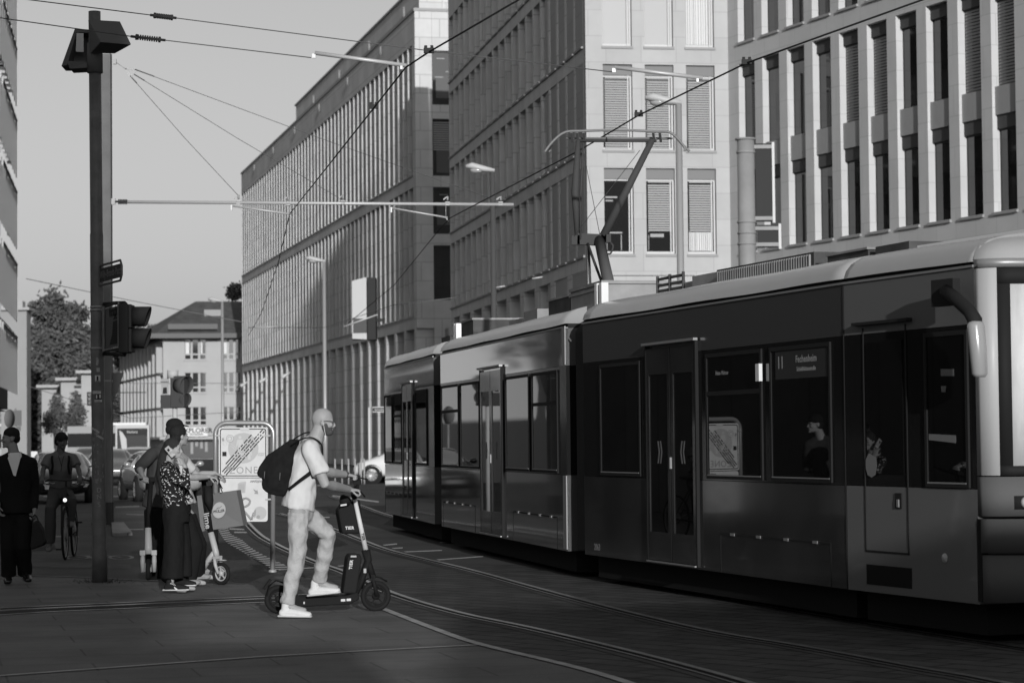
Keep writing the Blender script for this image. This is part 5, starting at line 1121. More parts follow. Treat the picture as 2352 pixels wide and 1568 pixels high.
q = MB(); q.obox(s2p(384, 922), (.10,-.02,0), (.02,.1,0), (0,0,.13)); q.ball(s2p(374, 922), .05, .06, .08); s2.part('lower_housing', q, mat('signal_grey', 0), cl=False, bevel=.01)
q = MB(); q.prism([s2p(370,870), s2p(387,867), s2p(387,908), s2p(371,911)][::-1], (0,.01,0)); q.mi = 1; q.prism([s2p(375,890)-V((0,.01,0)), s2p(383,889)-V((0,.01,0)), s2p(384,903)-V((0,.01,0)), s2p(374,904)-V((0,.01,0))], (0,-.003,0)); wp = s2.part('warning_plate', q, [mat('plate_grey', .25, .5), st_d], cl=False); q = MB(); T = text_mb('Vorsicht!', .045, .0005, bold=.001); place(q, T, s2p(378.5, 877)-V((0,.012,0)), (1,0,0), (0,0,1)); s2.part('lettering', q, st_d, cl=False, parent=wp)
# far signal and small signs at the left
b = gp(208, 96); s3 = Thing('traffic_light', 'small distant three lamp traffic signal just left of the thick lamp post', 'traffic light', (b[0], 96, at(208, 931, 96).z)); q = MB(); hh = 31*96/F; q.box(-.12, .12, -.1, .1, 0, hh); q.box(.12, 2.2, .0, .08, hh*.9, hh*.97); s3.part('housing', q, dark_m, cl=False)
for k in range(3): q = MB(); q.lathe((0, -.101, hh*(.2+.3*k)), (0,-1,0), [(.07, 0), (.07, .05), (.05, .03), (0, .03)], 12); s3.part('lens', q, mat('signal_lens', .10, .3))
b = gp(36, 90); s4 = Thing('road_sign', 'tall grey sign board on a pole before the blank pale wall', 'road sign', (b[0], 90, 0)); q = MB(); q.ring([(0,0,0), (0,0,2.9)], [.035,.035], 8); s4.part('pole', q, galv); q = MB(); q.box(-.08, .23, -.05, -.035, at(36,978,90).z, at(36,942,90).z); q.box(.05, .2, -.05, -.035, at(36,990,90).z, at(36,979,90).z); s4.part('board', q, mat('board_grey', .12, .5), cl=False)
b = gp(22, 70); s5 = Thing('road_sign', 'round sign seen edge on above the head of the man in the suit', 'road sign', (b[0], 70, 0)); q = MB(); q.ring([(0,0,0), (0,0,2.5)], [.03,.03], 8); s5.part('pole', q, galv); q = MB(); q.lathe((0,-.04,2.3), (.93,-.36,0), [(0,0), (.27,0), (.27,.02), (0,.02)], 20); s5.part('disc', q, mat('board_grey', 0))
b = gp(79, 75); s6 = Thing('ticket_machine', 'white box on two thin legs beside the narrow dark tree', 'street cabinet', (b[0], 75, 0)); z0 = at(79,1061,75).z; z1 = at(79,1036,75).z; q = MB(); q.box(-.1, .1, -.05, .05, z0, z1); s6.part('box', q, mat('cabinet_white', .55, .5), cl=False, bevel=.01); q = MB(); q.box(-.07,-.04,-.02,.02,0,z0); q.box(.04,.07,-.02,.02,0,z0); s6.part('legs', q, galv, cl=False)
# ---------------------------------------------------------------- zone sign in a tubular frame
ZY = gnd(626, 1313).y
zb = at(560, 1000, ZY); zs_t = Thing('zone_sign', 'sunlit pedestrian zone sign covered in stickers and graffiti in an arched tube frame', 'zone sign', (zb.x, ZY, 0))
def zz(px, py, d=0.0): v = at(px, py, ZY); return v-V((zb.x, ZY, 0))+V((0, -d, 0))
lp, rp_ = zz(496, 1313), zz(626, 1313); lp.z = rp_.z = 0
arc = lambda cx, cy, r, a0, a1: [zz(cx+r*cos(radians(a)), cy-r*sin(radians(a))) for a in range(a0, a1+(1 if a1 > a0 else -1), 15 if a1 > a0 else -15)]
q = MB(); q.ring([lp]+arc(521, 997, 26, 180, 90)+arc(602, 997, 26, 90, 0)+[rp_], [.030]*(2+14), 14); zs_t.part('frame', q, mat('frame_tube', .30, .3, metal=.5))
q = MB(); q.lathe(rp_, (0,0,1), [(.05,0),(.05,.02),(.03,.03)], 14); q.lathe(lp, (0,0,1), [(.05,0),(.05,.02),(.03,.03)], 14); zs_t.part('foot', q, galv)
def rrect(x0, y0, x1, y1, r, d):
    pts = []
    for (cx, cy, a) in ((x0+r, y1-r, 180), (x1-r, y1-r, 270), (x1-r, y0+r, 0), (x0+r, y0+r, 90)):
        for k in range(0, 91, 30): t = radians(a+k); pts.append(zz(cx+r*cos(t), cy-r*sin(t), d))
    return pts
whitem = mat('sign_white', .45, .4, noise_amp=.06, noise_scale=8)
q = MB(); q.prism(rrect(503, 981, 615, 1096, 6, .03), (0,.008,0)); up_ = zs_t.part('upper_panel', q, whitem, cl=False)
q = MB(); q.prism(rrect(506, 1097.5, 615.5, 1197, 6, .03), (0,.008,0)); lo_ = zs_t.part('lower_panel', q, whitem, cl=False)
def zdec(name, pts, m, d=.032, parent=None): q = MB(); P = [zz(x, y, d) for x, y in pts]; q.prism(P, (0,-.0008,0)); return zs_t.part(name, q, m, cl=False, parent=parent or up_)
q = MB()
o_ = rrect(506, 984, 612, 1093, 5, .0315); i_ = rrect(508, 986, 610, 1091, 4, .0315); nn = len(o_); q.add(o_+i_, [(k, (k+1) % nn, (k+1) % nn+nn, k+nn) for k in range(nn)]); zs_t.part('border', q, st_d, cl=False, parent=up_)
gr1 = mat('faded_print', .33, .5); gr2 = mat('faded_print_light', .40, .5); gr3 = mat('faded_print_dark', .22, .5)
zdec('zone_disc', [(559.4+35*cos(radians(a)), 1028.5+35*sin(radians(a))) for a in range(0, 360, 15)], gr1, .0315)
for (cx, cy, s_) in ((552, 1018, 1.0), (573, 1040, .75)):
    zdec('figure', [(cx+3.6*s_*cos(radians(a)), cy-14*s_+3.6*s_*sin(radians(a))) for a in range(0, 360, 40)], gr2, .0325); zdec('figure', [(cx-6*s_, cy-9*s_), (cx+6*s_, cy-9*s_), (cx+9*s_, cy+6*s_), (cx+6*s_, cy+7*s_), (cx+4*s_, cy-2*s_), (cx+4*s_, cy+20*s_), (cx-4*s_, cy+20*s_), (cx-4*s_, cy-2*s_), (cx-7*s_, cy+7*s_), (cx-9*s_, cy+6*s_)], gr2, .0325)
def ztext(txt, px, py, h, m, rot=0, parent=None, d=.034, sp=1.0, sh=0, bold=0):
    T = text_mb(txt, h*ZY/F*1.35, .0003, sp, shear=sh, bold=bold); q = MB(); r = radians(rot); place(q, T, zz(px, py, d), (cos(r),0,sin(r)), (-sin(r),0,cos(r))); return zs_t.part('lettering', q, m, cl=False, parent=parent or up_)
ztext('ZONE', 560, 1080, 16.5, gr3, sp=1.15)
rnd = random.Random(12); q = MB()
for k in range(5):     # diagonal bars of the zone end sign, flaking
    t = 0.0
    while t < 1.0:
        l = rnd.uniform(.03, .12) if .25 < t < .9 else .14; l = min(l, 1-t)
        ox, oy = -9+k*4.4, -7+k*3.6; x0, y0 = 516+ox+88*t, 1086+oy-100*t; x1, y1 = 516+ox+88*(t+l), 1086+oy-100*(t+l); w_ = .9
        if not (k in (0, 1) and .75 < t < .86) and 508 < x0 < 609 and y1 > 986 and y0 < 1090 and x1 < 609: q.prism([zz(x0-w_, y0-w_, .033), zz(x0+w_, y0+w_, .033), zz(x1+w_, y1+w_, .033), zz(x1-w_, y1-w_, .033)], (0,-.0005,0))
        t += l+(rnd.uniform(.008, .035) if .2 < t < .95 else 0.0)
zs_t.part('diagonal_bars', q, st_d, cl=False, parent=up_)
def disc(cx, cy, r): return [(cx+r*cos(radians(a)), cy+r*sin(radians(a))) for a in range(0, 360, 20)]
zdec('sticker', disc(529, 1006.5, 8.8), gr3, .0335); zdec('sticker', disc(529, 1006.5, 7.6), whitem, .0345); zdec('sticker', disc(529, 1006.5, 5.8), gr1, .0355); zdec('sticker', disc(528, 1007, 3.2), whitem, .0365)
zdec('sticker', [(511.5,1037),(521,1037),(521,1047),(511.5,1047)], st_d, .034); zdec('sticker', [(521,1070),(531,1070),(531,1078),(521,1078)], gr3, .0345); zdec('sticker', [(552,983),(573,983),(573,989),(552,989)], gr2, .0345)
zdec('sticker', [(532,1018),(545,1029),(542,1034),(529,1023)], gr2, .0345); zdec('sticker', [(549,1030),(562,1041),(559,1047),(546,1036)], gr2, .0345); ztext('ANTIFA', 537, 1026, 4, gr3, rot=-40, d=.036); ztext('AREA', 554, 1038, 4.5, gr3, rot=-40, d=.036)
ztext('ADWENT', 600, 1041, 3, gr3, d=.036); ztext('ADVENT', 600, 1045, 3, gr3, d=.036); ztext('HD', 516, 1014, 11, gr3, rot=-75, d=.036, bold=-.004)
ztext('sedope', 588, 1104, 7, st_d, parent=lo_, sh=.5, d=.034)
zdec('paper_note', [(547,1110),(552,1107),(566,1105),(564,1131),(546,1131)], gr1, .0335, lo_)
q = MB()
for k in range(7): q.prism([zz(549, 1112+k*2.6, .035), zz(562, 1112+k*2.6, .035), zz(562, 1112.8+k*2.6, .035), zz(549, 1112.8+k*2.6, .035)], (0,-.0003,0))
zs_t.part('note_lines', q, gr3, cl=False, parent=lo_)
zdec('sticker', [(582,1122),(590,1126),(592,1124),(594,1134),(584,1133),(587,1130)], gr3, .034, lo_); zdec('sticker', disc(598, 1177, 15), gr1, .033, lo_); zdec('sticker', disc(594, 1186, 4), gr3, .034, lo_); zdec('sticker', [(585,1172),(589,1168),(588,1182),(584,1190)], gr3, .0345, lo_)
q = MB()
for pts in ([(546,1178),(550,1160),(562,1144),(574,1148),(572,1158),(560,1164),(550,1164)], [(553,1166),(566,1178),(578,1193)], [(578,1193),(584,1176)]): q.ring([zz(x, y, .033) for x, y in spline([V((x,y,0)) for x,y in pts], 4) and [(v.x, v.y) for v in spline([V((x,y,0)) for x,y in pts], 4)]], [(.012, .001)]*((len(pts)-1)*4+1), 6, ref=(1,0,0.01))
zs_t.part('graffiti', q, gr3, cl=False, parent=lo_)
for (x0, x1, y) in ((495,507,1000),(608,622,1000),(610,623,1146)): q = MB(); q.obox(zz((x0+x1)/2, y, .03), ((x1-x0)/2*ZY/F,0,0), (0,.012,0), (0,0,.009)); zs_t.part('clamp', q, galv, cl=False)
# ================================================================ scooters and bicycle
sblack = mat('scooter_black', .010, .5, spec=.2); swhite = mat('scooter_white', .48, .4); sgrey = mat('scooter_silver', .32, .4); srub = mat('scooter_tyre', .012, .8, spec=.2); sdk2 = mat('battery_black', .012, .45, spec=.25)
def wheel(th, c, ax, r, w, spokes=5, tm=srub, rm=sblack, name='wheel', rimr=.66):
    c = V(c); ax = V(ax).normalized(); q = MB(); e = ax.orthogonal().normalized(); f = ax.cross(e)
    q.ring([c+(e*cos(a)+f*sin(a))*(r-w*.5) for a in [2*pi*k/36 for k in range(36)]], [w*.5]*36, 10, closed=True); wo = th.part(name, q, tm)
    q = MB(); q.ring([c+(e*cos(a)+f*sin(a))*(r-w*1.05) for a in [2*pi*k/36 for k in range(36)]], [w*.22]*36, 8, closed=True); q.cyl(c-ax*w*.55, c+ax*w*.55, r*.24, seg=16)
    for k in range(spokes): a = 2*pi*k/spokes+.3; d = e*cos(a)+f*sin(a); q.beam(c+d*r*.15, c+d*(r-w*1.05), w*.3 if spokes < 9 else .003, w*.3 if spokes < 9 else .003, up=ax)
    th.part('rim', q, rm, parent=wo, cl=False); return wo
# hero scooter: local x forward, y away from the camera, z up
SX0 = gnd(637, 1408); sc_f = at(863, 1368, 22.15)
hs_M = frame_matrix(V((SX0.x, 21.85, 0)), V((sc_f.x-SX0.x, .25, 0))); hs = Thing('electric_scooter', 'black and white rental scooter under the bald man with a bag on its stem', 'scooter', M=hs_M)
def sp(px, py, dy=0.0):
    """photo pixel on the scooter's middle plane, in its own space"""
    o = hs_M.inverted() @ CAM; d = hs_M.inverted().to_3x3() @ ray(px, py); t = (dy-o.y)/d.y; return o+d*t
rw = sp(640, 1380); fw = sp(863, 1367); rw.z = .135; fw.z = .14
wheel(hs, fw, (0,1,0), .14, .045, 5); wheel(hs, rw, (0,1,0), .13, .05, 7)
q = MB()
for px0, py0, px1, py1 in ((855,1322,866,1367),): 
    for dy in (-.045, .045): q.ring([sp(px0, py0, dy), sp(px1, py1, dy)], [.018, .02], 10)
q.ring([sp(836,1262), sp(849,1300), sp(858,1328)], [.026, .03, .028], 14); q.beam(sp(857,1326,-.06), sp(857,1326,.06), .04, .05, up=(0,0,1)); hs.part('fork', q, sblack)
q = MB(); q.ring([sp(840,1262), sp(815,1146)], [.024, .019], 16); hs.part('stem', q, swhite)
q = MB(); T = text_mb('TIER', .035, .0004, bold=.001); 
d_ = (sp(815,1146)-sp(840,1262)).normalized(); place(q, T, sp(834,1232,-.026), -d_, V((d_.z,0,-d_.x))); hs.part('lettering', q, sblack, cl=False)
for (nm, pts, dy, r_) in (('mudguard', [(832,1352),(838,1332),(856,1322),(874,1326),(888,1334)], .0, None),):
    q = MB(); q.ring([sp(x, y) for x, y in pts], [(.008, .035)]*5, 8, ref=(1,0,.3)); hs.part(nm, q, sblack)
q = MB(); q.ring([sp(612,1368), sp(618,1345), sp(634,1332), sp(652,1338)], [(.008,.035)]*4, 8, ref=(1,0,.3)); q.beam(sp(606,1352), sp(622,1330), .05, .02); hs.part('rear_mudguard', q, sblack)
dk = [sp(665,1356), sp(690,1368), sp(790,1366), sp(818,1358), sp(822,1374), sp(800,1386), sp(690,1392), sp(655,1388)]
q = MB(); q.prism([V((p.x, -.085, p.z)) for p in dk], (0, .17, 0)); do = hs.part('deck', q, sblack, cl=False, bevel=.012)
q = MB(); q.prism([sp(783,1375,-.088), sp(793,1374.5,-.088), sp(793,1380,-.088), sp(783,1380.5,-.088)], (0,-.001,0)); q.prism([sp(796,1374,-.088), sp(806,1373.5,-.088), sp(806,1379,-.088), sp(796,1379.5,-.088)], (0,-.001,0)); q.prism([sp(697,1381,-.088), sp(700,1381,-.088), sp(700,1386,-.088), sp(697,1386,-.088)], (0,-.001,0)); hs.part('label', q, swhite, cl=False, parent=do)
q = MB(); q.ring([sp(812,1370), sp(830,1330), sp(846,1285), sp(842,1262)], [(.028,.035)]*4, 12); hs.part('neck', q, sblack)
bt = [sp(784,1361), sp(795,1280), sp(800,1270), sp(822,1270), sp(828,1280), sp(815,1362)]
q = MB(); q.prism([V((p.x, -.075, p.z)) for p in bt], (0, .15, 0)); bo = hs.part('battery_box', q, sdk2, cl=False, bevel=.015)
q = MB(); q.prism([sp(803,1273,-.077), sp(820,1273,-.077), sp(822,1281,-.077), sp(802,1281,-.077)], (0,-.004,0)); q.mi = 1; q.prism([sp(806,1275,-.082), sp(818,1275,-.082), sp(819,1279,-.082), sp(805,1279,-.082)], (0,-.002,0)); hs.part('battery_handle', q, [sdk2, sgrey], cl=False, parent=bo)
q = MB(); T = text_mb('TIER', .040, .0004, 1.1, bold=.0012); u = (sp(803,1320)-sp(809,1275)); u = -u.normalized(); place(q, T, sp(806.5,1296,-.078), u, V((-u.z,0,u.x))); hs.part('lettering', q, swhite, cl=False, parent=bo)
bg = [sp(778,1172), sp(790,1156), sp(829,1146), sp(834,1190), sp(838,1226), sp(788,1226)]
q = MB(); q.prism([V((p.x, .028, p.z)) for p in bg], (0, .16, 0)); go = hs.part('front_bag', q, mat('bag_black', .012, .8, spec=.15), cl=False, bevel=.02)
q = MB(); T = text_mb('TIER', .038, .0004, 1.1, bold=.0014); place(q, T, sp(803, 1212, .026), (1,0,.02), (0,0,1)); hs.part('lettering', q, swhite, cl=False, parent=go)
q = MB(); q.ball(sp(793,1150), .055, .05, .05, 14); q.ball(sp(788,1143), .03, .04, .03, 12); q.mi = 1; q.obox(sp(789,1159,-.06), (.028,0,.004), (0,.004,0), (0,0,.008)); hs.part('helmet_bundle', q, [sblack, swhite], cl=False)
gN, gF = at(822, 1127, 21.78), at(819, 1096, 22.30); gNl, gFl = hs.Mi @ gN, hs.Mi @ gF; mid = (gNl+gFl)/2
q = MB(); e = (gNl-gFl).normalized(); q.tube([gFl-e*.05, gNl+e*.05], .014, 10); q.ring([sp(815,1146), sp(812,1136), mid], [.022, .026, .02], 12); q.obox(mid+V((.0,0,.02)), V((.035,0,.01)), e*.06, V((-.005,0,.02))); q.tube([gNl+V((.03,.03,0)), gNl+V((.075,.05,-.055))], .007, 8); q.tube([gFl+V((.02,-.03,0)), gFl+V((.10,-.03,-.02))], .006, 8); hs.part('handlebar', q, sblack)
q = MB(); q.tube(spline([sp(846,1292,-.02), sp(832,1322,-.03), sp(824,1350,-.05), sp(818,1366,-.08)], 4), .005, 6); hs.part('cable', q, sblack)
q = MB(); q.obox(sp(838,1310,-.035), (.012,0,.0), (0,.006,0), (0,0,.02)); hs.part('latch', q, sgrey, cl=False)
# rental scooter of the waiting pair (grey deck, big shopping bag on its bar)
f0 = at(508, 1316, 26.4); r0 = at(384, 1316, 26.85); ls_M = frame_matrix(V((r0.x, r0.y, 0)), V((f0.x-r0.x, f0.y-r0.y, 0))); ls = Thing('electric_scooter', 'silver and black rental scooter with lime lettering held by the man in the pale shirt', 'scooter', M=ls_M)
Lw = (V((f0.x, f0.y, 0))-V((r0.x, r0.y, 0))).length
def lp_(px, py, Y=26.4): return ls.Mi @ at(px, py, Y)
wheel(ls, (Lw, 0, .125), (0,1,0), .125, .045, 5, rm=sgrey); wheel(ls, (0, 0, .11), (0,1,0), .11, .045, 5)
q = MB()
for dy in (-.05, .05): q.ring([(Lw, dy, .125), V((Lw-.04, dy, .22)), V((Lw-.055, dy, .30))], [.014, .02, .016], 10)
q.beam((Lw-.055, -.065, .30), (Lw-.055, .065, .30), .03, .03); ls.part('fork', q, sgrey)
t0, t1, t2 = V((Lw-.06, 0, .31)), lp_(484, 1222, 26.45), lp_(467, 1100, 26.5)
q = MB(); q.ring([t0, t0+(t1-t0)*.15, t1], [.03, .034, .033], 16); ls.part('lower_stem', q, sgrey)
q = MB(); q.ring([t1, t2], [.030, .026], 16); so2 = ls.part('stem', q, sblack)
q = MB(); T = text_mb('lime', .105, .0004, bold=.0015); u = (t1-t2).normalized(); c = t1+(t2-t1)*.22; place(q, T, c+V((0,-.032,0)), u, V((-u.z,0,u.x)) if V((-u.z,0,u.x)).x > 0 else V((u.z,0,-u.x)).copy()); ls.part('lettering', q, swhite, cl=False, parent=so2)
hb = t2; hn = ls.Mi.to_3x3() @ V((.95, -.2, .02)); hn.normalize(); q = MB(); q.tube([hb-hn*.08, hb+hn*.20], .014, 10); q.obox(hb, V((.03,0,0)), V((0,.04,0)), V((0,0,.03))); q.tube([hb+hn*.12, lp_(505,1110,26.3), lp_(511,1122,26.3)], .006, 8); ls.part('handlebar', q, sblack)
q = MB(); q.ring([lp_(478,1115), lp_(480,1150), lp_(484,1170)], [(.045,.03),(.05,.035),(.02,.02)], 12); ls.part('phone_holder', q, sblack, parent=so2)
q = MB(); q.prism([V((x, -.075, z)) for x, z in ((.10,.16),(Lw-.30,.19),(Lw-.22,.15),(Lw-.24,.11),(.12,.09),(.04,.12))], (0,.15,0)); ls.part('deck', q, sgrey, cl=False, bevel=.01)
q = MB(); q.ring([(Lw-.27,0,.15), (Lw-.17,0,.28), t0+V((-.03,0,.05))], [(.03,.03)]*3, 10); q.ring([(Lw-.16,0,.24),(Lw-.06,0,.275),(Lw+.06,0,.27)], [(.006,.03)]*3, 8, ref=(0,0,1)); ls.part('neck', q, sgrey)
# second rental scooter seen from its front
g0 = gnd(337, 1335); fs_ = Thing('electric_scooter', 'white forked rental scooter seen head on, held by the capped man', 'scooter', M=Matrix.Translation(V((g0.x, g0.y+.13, 0))) @ Matrix.Rotation(radians(-84), 4, 'Z'))
def fp(px, py, Y=None): return fs_.Mi @ at(px, py, Y or g0.y+.13)
wheel(fs_, (0, 0, .125), (0,1,0), .125, .05, 5, rm=sgrey); wheel(fs_, (-.95, 0, .11), (0,1,0), .11, .045, 5)
q = MB()
for dy in (-.065, .065): q.ring([(0, dy, .10), (0, dy, .22), (-.02, dy, .33)], [.02, .028, .02], 10); q.box(-.02, .02, dy-.03, dy+.03, .29, .345)
fs_.part('fork', q, sgrey); t1 = fp(340, 1212, g0.y+.2); t2 = fp(347, 1100, g0.y+.30)
q = MB(); q.ring([(-.02,0,.30), (-.03,0,.38), t1], [.045, .042, .035], 16); fs_.part('lower_stem', q, sgrey)
q = MB(); q.ring([t1, t2], [.03, .026], 14); fs_.part('stem', q, sblack)
q = MB(); q.tube([t2+V((-.1,.12,0)), t2-V((-.1,.12,0))], .014, 10); q.obox(t2, (.03,0,0), (0,.04,0), (0,0,.025)); fs_.part('handlebar', q, sblack)
q = MB(); q.prism([V((x, -.075, z)) for x, z in ((-.2,.17),(-.85,.16),(-.85,.10),(-.25,.09))], (0,.15,0)); fs_.part('deck', q, sgrey, cl=False)
# shopping bag
bc = at(505, 1219, 26.6); bag = Thing('shopping_bag', 'large grey paper shopping bag with a round logo hanging from the scooter bar', 'bag', bc)
def bp(px, py, Y=26.6): return at(px, py, Y)-bc
paper = mat('bag_paper', .14, .5); q = MB(); q.prism([bp(452,1138,26.75), bp(543,1125,26.5), bp(559,1206,26.5), bp(462,1220,26.7)][::-1], (0.03,.16,0)); bo2 = bag.part('bag_body', q, paper, cl=False)
dx = (bp(543,1125,26.5)-bp(452,1138,26.75)).normalized(); cc_ = bp(503.6,1171,26.60); nb = V((dx.y,-dx.x,0)).normalized()
q = MB(); q.prism([cc_+nb*.004+(dx*cos(a)+V((0,0,1))*sin(a))*.088 for a in [2*pi*k/28 for k in range(28)]], nb*.001); lo = bag.part('logo_disc', q, mat('logo_pale', .38, .5), cl=False, parent=bo2)
q = MB(); T = text_mb('PFÜLLER', .042, .0003, .95, bold=.0008); place(q, T, cc_+nb*.007-V((0,0,.012)), dx, (0,0,1))
sc_ = [cc_+nb*.007+dx*x+V((0,0,z)) for x, z in ((-.035,.012),(-.02,.03),(-.012,.016),(0,.034),(.006,.02),(.02,.03),(.04,.045))]; q.tube(spline(sc_, 4), .0016, 4); bag.part('lettering', q, st_d, cl=False, parent=bo2)
q = MB(); q.tube(spline([bp(482,1135), bp(490,1108), bp(500,1105), bp(511,1131)], 5), .006, 6); bag.part('handle_cord', q, sblack)
q = MB(); q.prism([bp(477,1136,26.5)+nb*.01, bp(486,1134.5,26.5)+nb*.01, bp(486,1136,26.5)+nb*.01, bp(477,1137.5,26.5)+nb*.01], nb*.001); bag.part('slot', q, sblack, cl=False)
# bicycle
kg = gnd(139, 1288); bk = Thing('bicycle', 'city bicycle ridden towards the viewer with a lit front lamp', 'bicycle', M=Matrix.Translation(V((kg.x, kg.y+.34, 0))) @ Matrix.Rotation(radians(-86), 4, 'Z'))
wheel(bk, (0,0,.35), (0,1,0), .35, .034, 28, rm=mat('bike_rim', .2, .4)); wheel(bk, (-1.05,0,.35), (0,1,0), .35, .034, 28, rm=mat('bike_rim', 0))
bkm = mat('bike_black', .025, .35); q = MB()
for dy in (-.05, .05): q.ring([(0,dy,.35), (-.05,dy,.72)], [.010,.014], 8); q.tube([(-1.05,dy,.35), (-.55,dy*.3,.30)], .010, 8); q.tube([(-1.05,dy,.35), (-.66,dy*.3,.80)], .008, 8)
q.beam((-.05,-.06,.73), (-.05,.06,.73), .03, .03); q.tube([(-.05,0,.72), (-.11,0,.98)], .018, 10); q.tube([(-.08,0,.80), (-.55,0,.30)], .018, 10); q.tube([(-.10,0,.90), (-.64,0,.78)], .015, 10); q.tube([(-.55,0,.30), (-.70,0,.92)], .015, 10); bk.part('frame', q, bkm)
q = MB(); q.tube([(-.11,0,.98), (-.11,0,1.06)], .014, 8); q.tube(spline([(-.28,-.29,1.05), (-.14,-.20,1.07), (-.10,0,1.06), (-.14,.20,1.07), (-.28,.29,1.05)], 4), .012, 8); hbo = bk.part('handlebar', q, bkm)
q = MB()
for s_ in (-1, 1): q.tube([(-.2, s_*.26, 1.05), (-.02, s_*.17, 1.02), (.0, s_*.14, 1.03)], .006, 6)
bk.part('brake_lever', q, galv, parent=hbo)
q = MB()
for s_ in (-1, 1): q.obox((-.12, s_*.27, .99), (.004,0,0), (0,.022,0), (0,s_*.02,.022))
bk.part('bar_end_tag', q, swhite, cl=False, parent=hbo)
q = MB(); q.cyl((.02,0,.80), (-.03,0,.80), .035, seg=14); q.beam((-.05,0,.74), (-.02,0,.80), .015); lo2 = bk.part('lamp', q, bkm); q = MB(); q.ball((.022,0,.80), .012, .026, .026, 14); bk.part('lamp_lens', q, mat('bike_light', .8, .3, emit=1.3), parent=lo2)
q = MB(); q.ring([(-.58,0,.94), (-.72,0,.95), (-.84,0,.96)], [(.03,.02),(.07,.025),(.09,.03)], 10, ref=(0,1,0)); bk.part('saddle', q, bkm)
q = MB(); q.tube([(-.55,-.09,.30), (-.48,-.10,.13)], .010, 8); q.tube([(-.55,.09,.30), (-.62,.10,.47)], .010, 8); q.obox((-.48,-.14,.12), (.045,0,0), (0,.035,0), (0,0,.01)); q.obox((-.62,.13,.48), (.045,0,0), (0,.03,0), (0,0,.01)); q.cyl((-.55,-.05,.30), (-.55,-.06,.30), .09, seg=24); bk.part('crank', q, bkm, cl=False)
# ================================================================ people
skin = mat('skin', .25, .5, noise_amp=.06, noise_scale=18, spec=.4); skin_d = mat('skin_dark', .085, .45, noise_amp=.08, noise_scale=18, spec=.4); skin_m = mat('skin_medium', .26, .5, noise_amp=.06, noise_scale=18, spec=.4)
hairm = mat('hair_dark', .015, .5, bump=.6, bump_scale=90, spec=.5); hair_b = mat('hair_brown', .025, .5, bump=.6, bump_scale=90, spec=.5)
eye_w = mat('eye_white', .16, .4); eye_d = mat('eye_dark', .01, .2)
def hand(mb, w, d, n, side=1, curl=(50, 60, 40), s=1.0, spread=0.0, thumb=(.55, .65, .5)):
    """w wrist, d towards the knuckles, n palm normal, side +1/-1 which edge carries the thumb"""
    d = V(d).normalized(); n = V(n); n = (n-d*n.dot(d)).normalized(); sd_ = d.cross(n)*side
    mb.ring([w-d*.01, w+d*.03*s, w+d*.07*s, w+d*.088*s], [(.024*s,.018*s), (.034*s,.017*s), (.040*s,.015*s), (.038*s,.012*s)], 12, ref=sd_, round_ends=True)
    Ls = (.078, .086, .080, .062)
    for i in range(4):
        off = (1.5-i)*.0205*s; b = w+d*.083*s+sd_*off; dr = (d+sd_*spread*(1.5-i)*.1).normalized(); p = [b-d*.012*s, b]; a = 0.0
        for k, fr in enumerate((.46, .30, .24)):
            a += radians(curl[k]+(i*4)); dr2 = dr*cos(a)+n*sin(a); p.append(p[-1]+dr2*Ls[i]*fr*s)
        mb.ring(p, [.0095*s, .0098*s, .0092*s, .0085*s, .0072*s], 8, round_ends=True)
    b = w+d*.022*s+sd_*.026*s; t1 = (d*thumb[0]+sd_*thumb[1]+n*thumb[2]).normalized(); t2 = (d*.8+sd_*.05+n*.6).normalized(); mb.ring([b, b+t1*.038*s, b+t1*.038*s+t2*.03*s, b+t1*.038*s+t2*.052*s], [.013*s, .0115*s, .0105*s, .008*s], 8, round_ends=True)
def headshape(mb, c, fd, up=V((0,0,1)), s=1.0, jaw=1.0, beard=False):
    """c = centre of the skull height (eyes level); returns frame"""
    fd = V(fd).normalized(); up = (up-fd*up.dot(fd)).normalized(); sd_ = fd.cross(up); R = Matrix((sd_, fd, up)).transposed()
    def p(x, y, z): return c+R @ V((x, y, z))*s
    mb.ball(p(0, -.012, .022), .074*s, .094*s, .092*s, 20, R); mb.ball(p(0, .018, -.025), .062*s, .070*s, .080*s, 18, R); mb.ball(p(0, .045, -.075), .042*s*jaw, .040*s, .034*s, 14, R); mb.ball(p(0, .018, -.070), .052*s*jaw, .050*s, .036*s, 14, R)
    mb.ball(p(0, .074, .012), .045*s, .014*s, .012*s, 12, R)      # brow
    mb.ring([p(0, .078, .004), p(0, .094, -.018), p(0, .104, -.034), p(0, .090, -.042)], [(.007*s,.009*s), (.010*s,.011*s), (.014*s,.011*s), (.013*s,.008*s)], 10, ref=sd_, round_ends=True)
    mb.ball(p(0, .082, -.062), .024*s, .011*s, .006*s, 10, R); mb.ball(p(0, .081, -.071), .021*s, .011*s, .006*s, 10, R); mb.ball(p(0, .078, -.098), .020*s, .016*s, .015*s, 10, R)
    for k in (-1, 1): mb.ball(p(.074*k, -.005, -.016), .010*s, .018*s, .030*s, 12, R); mb.ball(p(.035*k, .070, -.028), .020*s, .018*s, .018*s, 10, R)
    return p, R
def eyes(th, parent, p, R, s=1.0):
    q = MB(); q.mi = 0
    for k in (-1, 1): q.mi = 0; q.ball(p(.031*k, .074, -.006), .013*s, .010*s, .0075*s, 10, R); q.mi = 1; q.ball(p(.031*k, .081, -.006), .006*s, .005*s, .006*s, 8, R); q.mi = 1; q.ball(p(.032*k, .084, .014), .017*s, .004*s, .003*s, 8, R)
    return th.part('eyes', q, [eye_w, eye_d], world=True, parent=parent, cl=False)
